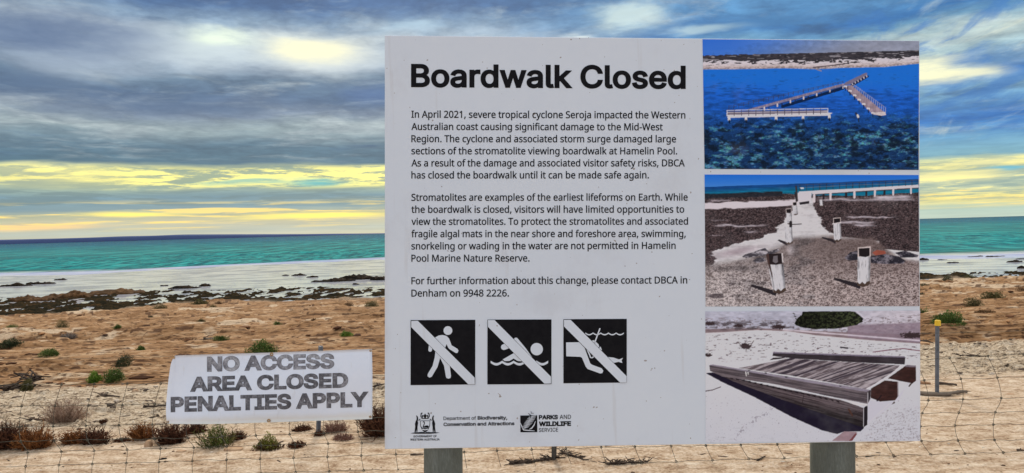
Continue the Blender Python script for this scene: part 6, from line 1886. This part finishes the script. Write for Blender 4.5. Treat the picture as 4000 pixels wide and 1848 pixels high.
    r.line([(240, 644), (1110, 626)], 6, (206, 206, 214)); r.line([(242, 664), (1110, 650)], 4, (176, 176, 186))
    for t in np.linspace(0, 1, 15): p = lerp((242, 692), (1110, 672), t); r.line([p, (p[0], p[1] - 46)], 6, (64, 62, 74) if 0 < t < 1 else (206, 206, 212))
    for x, y in ((260, 708), (405, 706), (664, 702), (896, 696), (1122, 690)):
        r.line([(x, y), (x, y + 16)], 22, (214, 212, 214)); r.line([(x, y + 22), (x + 2, y + 42)], 12, (14, 22, 36))
    r.line([(1350, 668), (1362, 684)], 16, (30, 34, 48)); r.line([(1366, 684), (1370, 700)], 18, (196, 194, 192)); r.line([(1374, 712), (1376, 740)], 10, (20, 36, 58))
    return r.a, [(2744, 153.5), (3590, 160.5), (3588, 664), (2752, 660)], [(32, 32), (1897, 44), (1890, 1156), (48, 1147)]


def print_stumps():
    r = Raster()
    sky_ = np.clip((r.y - 28) / 110, 0, 1)
    r.a = mix3((38, 120, 232), (78, 150, 240), sky_)
    hz = r.below([(0, 134), (900, 102), (1960, 60)])
    sea = mix3((18, 58, 110), (16, 92, 118), sst(hz, 8, 70)) * (1 + (r.n(120, 6, 3, 2)[..., None] - .5) * .4)
    r.put(sst(hz, -1.5, 1.5), sea)
    fl = r.below([(0, 206), (400, 192), (700, 182), (830, 200), (1400, 212), (1960, 170)]) + (r.n(60, 10, 3, 3) - .5) * 16
    dark = mix3((28, 23, 25), (78, 65, 66), sst(r.n(11, 6, 4, 4, .7), .3, .72)) + (sst(r.n(7, 4, 2, 6), .70, .88) * 60)[..., None]
    r.put(sst(fl, -1, 2), dark)
    r.put(sst(fl, -14, -6) * (1 - sst(fl, 22, 36)) * (r.x < 720), mix3((18, 22, 30), (46, 46, 50), r.n(14, 6, 3, 7)))
    # pale wet sand: a channel widening towards the viewer
    li = np.interp(r.y[:, 0], [230, 290, 350, 430, 500, 560, 620, 690, 760, 1190], [830, 806, 800, 720, 690, 560, 330, 90, 130, -20])
    ri = np.interp(r.y[:, 0], [230, 290, 350, 430, 500, 560, 600, 660, 700, 1190], [985, 985, 1000, 1060, 1070, 1210, 1570, 1490, 2000, 2000])
    wob = (r.n(60, 22, 4, 9, .6) - .5) * 130 * np.clip((r.y - 230) / 300, .2, 1)
    ch = sst(r.x - li[:, None] + wob, -8, 8) * (1 - sst(r.x - ri[:, None] + wob, -8, 8)) * (r.y > 225)
    pale = mix3((200, 199, 203), (150, 146, 150), r.n(120, 18, 4, 10))
    r.put(ch, pale * np.array([1.0, 1.01, 1.0]))
    bd = r.below([(0, 292), (400, 280), (800, 262)]) + (r.n(80, 14, 3, 12) - .5) * 22
    r.put(sst(bd, -26, -14) * (1 - sst(bd, 26, 40)) * (r.x < 850) * .95, (208, 202, 208))
    for (y0, hh, x0, x1, sd, am) in ((466, 8, 100, 620, 13, .8), (420, 4, 60, 300, 14, .4), (518, 10, 360, 560, 15, .6), (545, 7, 60, 240, 16, .5), (392, 5, 1240, 1740, 17, .8), (435, 9, 1160, 1560, 18, .8), (466, 10, 1290, 1560, 19, .8), (240, 12, 1000, 1900, 20, .7), (222, 14, 1480, 1880, 21, .9), (252, 8, 60, 330, 22, .7)):
        yy = y0 + (r.n(120, 20, 3, sd) - .5) * 36
        r.put(np.exp(-((r.y - yy) / hh) ** 2) * sst(r.x, x0, x0 + 80) * (1 - sst(r.x, x1 - 120, x1)) * am, (176, 170, 178))
    # rippled shallow water in front
    rp = r.below([(0, 800), (260, 770), (460, 720), (700, 640), (820, 560), (1150, 545), (1230, 560), (1500, 560), (1700, 730), (1960, 780)])
    a1 = np.abs(r.n(30, 20, 3, 31, .6) - .5) * 2
    a2 = np.abs(fbm((r.x + r.y * .5) / 26, (r.y - r.x * .1) / 11, 3, 33, .6) - .5) * 2
    caus = sst(1 - np.minimum(a1, a2), .80, .97)
    base = mix3((94, 86, 85), (74, 62, 60), sst(r.x + r.n(200, 120, 3, 35) * 300, 300, 1700))
    base = mix3(base, (52, 46, 47), sst(r.n(160, 60, 4, 36), .50, .70) * (r.x < 1000) * .7)
    rip = base + (caus * (22 + 58 * sst(r.y, 640, 1000)))[..., None] + (r.n(9, 6, 2, 38)[..., None] - .5) * 26
    r.put(sst(rp, -20, 40) * .96, rip)
    r.put(sst(r.n(160, 60, 4, 41, .6), .56, .66) * (r.x < 330) * sst(r.y, 830, 930) * .6, (44, 38, 42))
    r.put(np.exp(-(((r.x - 330) / 200) ** 2 + ((r.y - 690 + (r.x - 330) * .18) / 34) ** 2)) * .7, (122, 108, 116))
    # far walkway
    r.poly([(860, 172), (1420, 142), (1890, 112), (1890, 140), (1420, 168), (975, 204), (975, 182), (860, 190)], (204, 200, 206))
    r.line([(975, 200), (1420, 170), (1890, 142)], 8, (54, 48, 54))
    for t in np.linspace(0, 1, 19): p = lerp((870, 166), (1890, 116), t); r.line([p, (p[0], p[1] - 52 + 8 * t)], 5, (36, 40, 52))
    r.line([(850, 118), (1300, 96), (1890, 72)], 4, (54, 58, 70)); r.line([(860, 140), (1300, 118), (1890, 96)], 3, (90, 100, 112))
    r.poly([(870, 138), (898, 136), (906, 150), (880, 152)], (212, 214, 218))
    for x, y in ((992, 240), (1132, 222), (1338, 206), (1514, 194), (1672, 182), (1824, 170)): r.line([(x, y - 36), (x, y + 18)], 20 - (x - 992) * .006, (188, 180, 184))
    for x, y in ((1072, 222), (1266, 206), (1440, 196), (1596, 182)): r.line([(x, y - 18), (x, y + 12)], 18, (34, 30, 34))
    r.poly([(850, 182), (972, 174), (962, 262), (848, 270)], (200, 196, 202)); r.poly([(862, 266), (950, 252), (950, 276), (868, 288)], (36, 32, 36))
    r.line([(836, 128), (846, 250)], 16, (48, 44, 46)); r.line([(826, 180), (838, 262)], 10, (34, 32, 36))
    # stumps: shadow, body, wood grain, hollow top
    def stump(xt, yt, xb, yb, wt, wb, hollow, sh):
        r.poly([(xb - wb * .2, yb - 10), (xb - sh, yb - wb * .62), (xb - sh - 12, yb - wb * .46), (xb - wb * .3, yb + wb * .30)], (36, 32, 36))
        P = [(xt - wt / 2, yt), (xt + wt / 2, yt - wt * .06), (xb + wb / 2, yb - wb * .15), (xb, yb + wb * .12), (xb - wb / 2, yb)]
        sx_ = np.clip((r.x - (xt + (xb - xt) * (r.y - yt) / max(yb - yt, 1))) / wb + .5, 0, 1)
        tone = 214 - 92 * np.abs(sx_ - .42) ** 1.4 * 1.6 - 34 * sst(sx_, .7, 1)
        grain = sst(fbm((r.x - (r.y * (xb - xt) / max(yb - yt, 1))) / (wb * .05), r.y / 90, 3, int(xt), .6), .56, .68) * 70
        colr = np.stack([tone - grain, tone - grain, tone + 4 - grain], -1)
        r.poly(P, colr)
        r.poly([(xb - wb / 2, yb - wb * .28), (xb - wb * .3, yb - wb * .10), (xb - wb * .1, yb - wb * .28), (xb + wb * .1, yb - wb * .1), (xb + wb * .3, yb - wb * .3), (xb + wb / 2, yb - wb * .35), (xb + wb / 2, yb - wb * .1), (xb, yb + wb * .16), (xb - wb / 2, yb + .02 * wb)], (62, 50, 44))
        if hollow:
            r.poly([(xt - wt * .5, yt - wt * .70), (xt + wt * .5, yt - wt * .78), (xt + wt * .5, yt), (xt - wt * .5, yt + 4)], (168, 158, 156))
            r.poly([(xt - wt * .42, yt - wt * .62), (xt + wt * .42, yt - wt * .68), (xt + wt * .42, yt - wt * .06), (xt + wt * .1, yt + wt * .06), (xt - wt * .40, yt - wt * .02)], (26, 22, 24))
    stump(824, 290, 834, 372, 38, 34, True, 0)
    stump(1050, 244, 1056, 300, 28, 28, False, 0)
    stump(772, 356, 782, 452, 50, 40, True, 0); r.line([(800, 456), (880, 452)], 8, (40, 36, 40))
    stump(770, 476, 778, 622, 60, 60, False, 90); r.line([(790, 436), (790, 470)], 24, (34, 30, 32))
    stump(1188, 446, 1194, 600, 66, 62, True, 130); r.line([(1150, 452), (1222, 438)], 9, (214, 208, 210))
    rockc = mix3((56, 54, 60), (150, 146, 152), sst(r.n(40, 16, 4, 61, .65), .42, .68))
    r.poly([(370, 735), (400, 712), (480, 690), (570, 656), (600, 690), (680, 664), (696, 684), (600, 720), (470, 735), (400, 745)], rockc)
    r.poly([(460, 772), (500, 745), (560, 738), (580, 772), (500, 788)], rockc)
    rk2 = mix3((34, 33, 40), (104, 100, 108), sst(r.n(36, 22, 4, 63, .65), .45, .70))
    r.poly([(1252, 744), (1300, 696), (1370, 682), (1380, 760), (1290, 770)], rk2)
    r.poly([(1478, 730), (1600, 712), (1720, 730), (1780, 770), (1760, 792), (1600, 796), (1480, 786)], rk2)
    r.poly([(1690, 700), (1770, 682), (1888, 720), (1880, 740), (1740, 742)], rk2); r.poly([(1490, 700), (1530, 676), (1600, 684), (1610, 708), (1520, 722)], (122, 66, 54))
    stump(662, 804, 694, 1040, 132, 110, False, 240)
    r.poly([(576, 712), (600, 706), (612, 800), (640, 930), (618, 880), (590, 780)], (60, 46, 44))
    r.poly([(600, 708), (720, 704), (726, 790), (660, 804), (608, 798)], (32, 26, 28)); r.poly([(640, 730), (676, 724), (680, 780), (660, 790), (634, 776)], (92, 88, 92)); r.line([(716, 706), (722, 780)], 10, (196, 190, 190))
    stump(1422, 732, 1416, 980, 112, 108, True, 250)
    r.put(np.exp(-(((r.x - 788) / 34) ** 2 + ((r.y - 678) / 46) ** 2)) * .5, (206, 200, 204))
    return r.a, [(2752, 682), (3588, 684), (3591, 1196), (2756, 1197)], [(49, 26), (1890, 30), (1897, 1160), (57, 1162)]


def print_timber():
    r = Raster()
    u = r.x / 1960
    far = mix3((146, 147, 160), (166, 162, 170), sst(u, .3, 1)) + (r.n(60, 14, 4, 1, .65)[..., None] - .5) * 46
    r.a = far
    r.put(sst(r.below([(0, 84), (500, 96), (900, 120), (1960, 60)]), -20, 20) * sst(r.n(22, 9, 3, 3, .6), .56, .68) * .7, (92, 82, 86))
    snd = r.below([(0, 226), (500, 196), (760, 205), (1000, 240), (1500, 285), (1960, 316)])
    near = mix3((212, 214, 218), (174, 176, 183), sst(r.y, 380, 1150)) + (r.n(90, 40, 4, 5)[..., None] - .5) * 26 + (r.n(6, 4, 2, 6)[..., None] - .5) * 20
    r.put(sst(r.below([(0, 190), (450, 178), (760, 190), (1000, 205), (1500, 222), (1960, 240)]), -4, 6), mix3((126, 112, 116), (96, 82, 84), r.n(60, 12, 4, 7)))
    r.put(sst(snd, -4, 8), near)
    r.put(sst(r.below([(0, 150), (900, 185), (1400, 150), (1960, 130)]), -10, 10) * (1 - sst(snd, -14, 0)) * (r.x > 1280) * .8, mix3((104, 92, 104), (122, 106, 116), r.n(50, 10, 3, 8)))
    r.put(np.exp(-((r.below([(700, 205), (1000, 230), (1500, 270), (1960, 306)]) + 14) / 7) ** 2) * (r.x > 720) * .7, (206, 202, 212))
    r.put((1 - sst(r.below([(0, 205), (1960, 205)]), -20, 10)) * sst(r.below([(0, 100), (1960, 120)]), 0, 30) * (r.x < 820) * sst(r.n(70, 16, 4, 9, .6), .50, .60) * .8, (64, 58, 62))
    sp_ = sst(r.n(34, 8, 4, 11, .6), .64, .70) * sst(snd, 5, 30) * (1 - sst(r.y, 400, 520))
    r.put(sp_ * .9, (70, 58, 64))
    r.put(sst(r.n(10, 8, 2, 13), .78, .84) * sst(r.y, 700, 800) * .7, (112, 108, 118))
    r.put(sst(r.n(14, 9, 3, 14, .7), .56, .66) * sst(r.x + (r.y - 700) * .3, 1500, 1640) * sst(r.y, 820, 900) * .6, (104, 98, 104))
    tr = np.exp(-((r.y - 1095 + (r.x - 310) * .70 + (r.n(60, 60, 2, 15) - .5) * 60) / 22) ** 2) * (r.x > 300) * (r.x < 640) * sst(r.n(12, 10, 2, 16), .5, .62)
    r.put(tr * .7, (108, 104, 114))
    # big bush and tufts
    bush = [(822, 140), (850, 92), (885, 66), (892, 38), (1300, 34), (1345, 40), (1380, 66), (1416, 98), (1400, 130), (1340, 158), (1180, 184), (1000, 190), (880, 172), (836, 156)]
    bc_ = mix3((14, 15, 12), (46, 52, 34), sst(r.n(14, 12, 4, 21, .65), .40, .66)) * (.7 + .5 * sst(r.x, 850, 1400))[..., None]
    r.poly(bush, bc_)
    for sd in range(40):
        x = 824 + (sd * 137) % 590; y = 60 + (sd * 61) % 110
        if abs(x - 1120) > 200: r.line([(x, y), (x + (-14 if x < 1120 else 14), y - 8)], 8, (26, 28, 20))
    for cx, cy, sx_, sy_ in ((405, 335, 62, 36), (80, 412, 40, 18), (1830, 240, 110, 34), (690, 172, 90, 24), (90, 140, 70, 22), (340, 160, 60, 16)):
        g = np.exp(-(((r.x - cx) / sx_) ** 2 + ((r.y - cy) / sy_) ** 2))
        r.put(sst(g * .7 + r.n(12, 9, 3, int(cx), .7) * .6, .62, .78), (48, 38, 40))
    r.line([(330, 300), (380, 340)], 6, (52, 40, 42)); r.line([(470, 290), (440, 340)], 6, (52, 40, 42))
    r.line([(1500, 386), (1620, 370), (1760, 356), (1900, 374)], 9, (96, 62, 74)); r.line([(58, 722), (120, 712), (186, 686)], 8, (70, 60, 64)); r.line([(1220, 345), (1280, 352)], 14, (54, 50, 56))
    # shadow on the sand
    r.poly([(58, 568), (120, 562), (700, 700), (1400, 960), (1420, 1040), (1390, 1070), (1250, 1070), (1190, 1092), (1060, 1060), (800, 945), (470, 770), (200, 645)], (24, 20, 34))
    # deck boards
    deck = [(340, 524), (792, 438), (1010, 456), (1730, 500), (1700, 540), (1440, 706), (1200, 660), (800, 590)]
    gr = fbm((r.x * .42 + r.y * 1.25) / 13, (r.x - r.y * .3) / 130, 4, 25, .62)
    gap = sst(fbm((r.x * .42 + r.y * 1.22) / 17, (r.x) / 900, 2, 26, .5), .58, .68)
    dc = mix3((76, 68, 72), (140, 133, 137), sst(gr, .35, .62)); dc = mix3(dc, (44, 38, 46), gap * .85)
    r.poly(deck, dc)
    r.line([(1440, 706), (1600, 618), (1740, 505)], 9, (206, 204, 208))
    # far kerb beam
    r.poly([(640, 386), (1770, 424), (1778, 432), (1772, 492), (1400, 478), (800, 440), (634, 420)], mix3((34, 30, 34), (54, 48, 52), r.n(80, 6, 3, 27)))
    r.poly([(640, 384), (1770, 422), (1778, 434), (638, 396)], (104, 98, 112)); r.poly([(606, 456), (640, 434), (760, 430), (700, 446)], (40, 34, 36))
    # joists at the right
    red = mix3((34, 22, 21), (60, 38, 35), r.n(50, 14, 3, 28))
    r.poly([(1780, 502), (1868, 506), (1870, 632), (1840, 656), (1760, 640), (1626, 612)], red); r.poly([(1480, 700), (1600, 630), (1712, 640), (1716, 800), (1560, 812), (1478, 780)], red)
    r.poly([(1790, 496), (1868, 502), (1868, 516), (1770, 512)], (100, 92, 100)); r.line([(1712, 642), (1716, 806)], 7, (124, 116, 120)); r.line([(1640, 840), (1680, 820)], 14, (44, 32, 32)); r.line([(1810, 680), (1832, 650)], 12, (44, 32, 32)); r.line([(1530, 812), (1570, 760)], 12, (30, 22, 26))
    r.poly([(1456, 800), (1560, 812), (1716, 806), (1800, 650), (1812, 650), (1640, 860), (1450, 1010)], (184, 184, 194))
    r.line([(1456, 1000), (1640, 830)], 6, (226, 226, 232))
    # lower girder then kerb beam in front
    wd = mix3((46, 39, 42), (84, 75, 78), sst(fbm((r.x) / 240, (r.y - r.x * .24) / 9, 4, 29, .6), .35, .65))
    r.poly([(190, 590), (600, 672), (1230, 800), (1420, 868), (1452, 842), (1450, 1012), (1416, 1036), (1100, 930), (700, 790), (300, 640)], wd * np.clip(1.05 - (r.below([(190, 600), (1420, 880)]) / 230), .28, 1)[..., None])
    r.poly([(1416, 868), (1452, 838), (1450, 1012), (1416, 1030)], (28, 24, 28)); r.line([(1418, 870), (1416, 1026)], 5, (178, 176, 182))
    for t in np.linspace(0, 1, 20):
        p = lerp((215, 592), (1180, 800), t); r.poly([p, (p[0] + 26, p[1] - 4 + 10 * t), (p[0] + 30, p[1] + 16 + 8 * t), (p[0] + 4, p[1] + 10)], (30, 24, 28))
    r.line([(900, 760), (890, 820)], 5, (36, 28, 30)); r.line([(1290, 880), (1320, 930)], 16, (64, 44, 38))
    r.poly([(1270, 802), (1450, 836), (1452, 850), (1340, 840)], (192, 190, 192))
    bm = mix3((58, 52, 56), (92, 84, 88), sst(fbm(r.x / 260, (r.y - r.x * .17) / 8, 4, 30, .6), .35, .65))
    r.poly([(88, 500), (110, 494), (460, 548), (1478, 712), (1476, 790), (1452, 832), (1100, 762), (640, 660), (200, 596), (94, 548)], bm)
    r.poly([(88, 498), (120, 492), (880, 618), (1478, 712), (1440, 728), (900, 640), (420, 556)], (118, 112, 124))
    r.poly([(1452, 732), (1478, 712), (1476, 788), (1454, 830)], (40, 34, 38)); r.line([(1454, 736), (1454, 826)], 5, (190, 188, 194))
    for x, y in ((425, 545), (570, 566), (745, 600), (1212, 678)): r.line([(x, y), (x + 12, y + 2)], 9, (34, 30, 36))
    r.line([(402, 558), (408, 592)], 7, (206, 206, 206)); r.line([(412, 566), (426, 562), (424, 580)], 5, (206, 206, 206))
    r.poly([(1145, 1150), (1250, 1068), (1360, 1074), (1348, 1104), (1300, 1152)], (128, 108, 114)); r.poly([(1290, 1152), (1350, 1082), (1362, 1090), (1320, 1150)], (94, 50, 52))
    return r.a, [(2755, 1217), (3594, 1213), (3594, 1722), (2756, 1728)], [(55, 38), (1905, 28), (1905, 1150), (57, 1163)]


m, b = new_mat('printed_photograph')
f = noise(objco(), 12, 3, .6)
link(mixc(f.sstep(.55, .8) * .07, attr(), (.5, .5, .52)), b.inputs['Base Color'])
b.inputs['Roughness'].default_value = .6
b.inputs['Specular IOR Level'].default_value = .04
PRINT = m
PRINT_GAIN = 2.0
for fn, lab in ((print_aerial, 'aerial view of a broken boardwalk in deep blue water'), (print_stumps, 'view of weathered pile stumps in shallow water'), (print_timber, 'view of a stranded timber deck section on white sand')):
    img, corners, zc = fn()
    gy_, gx_ = np.mgrid[0:595, 0:981] * 2.0
    img = img * (1 + (fbm(gx_ / 40, gy_ / 22, 4, 71, .6)[..., None] - .5) * .22)
    img = np.clip(img, 0, 255) / 255
    im = np.where(img <= .04045, img / 12.92, ((img + .055) / 1.055) ** 2.4) * PRINT_GAIN
    im = im / np.maximum(1, im.max(-1) / .86)[..., None]
    nx, ny = 490, 297
    uu, vv = np.meshgrid(np.linspace(0, 1, nx), np.linspace(0, 1, ny))

    def bil(c):
        c = np.array(c, float)
        return ((1 - uu) * (1 - vv))[..., None] * c[0] + (uu * (1 - vv))[..., None] * c[1] + (uu * vv)[..., None] * c[2] + ((1 - uu) * vv)[..., None] * c[3]
    pp, zz = bil(corners), bil(zc)
    ix = np.clip((zz[..., 0] / 2).astype(int), 1, 979); iy = np.clip((zz[..., 1] / 2).astype(int), 1, 593)
    colr = (im[iy, ix] * 2 + im[iy, ix - 1] + im[iy - 1, ix] + im[np.minimum(iy + 1, 594), ix] + im[iy, np.minimum(ix + 1, 980)]) / 6
    V = on_sign(pp[..., 0], pp[..., 1], .0005).reshape(-1, 3)
    idx = np.arange(nx * ny).reshape(ny, nx)
    q = np.stack([idx[1:, :-1], idx[1:, 1:], idx[:-1, 1:], idx[:-1, :-1]], -1).reshape(-1, 4)
    o = mesh('photo_print', V, q, PRINT, SIGN, False, colr.reshape(-1, 3))
    o['label'] = lab
print('done', len(bpy.data.objects))
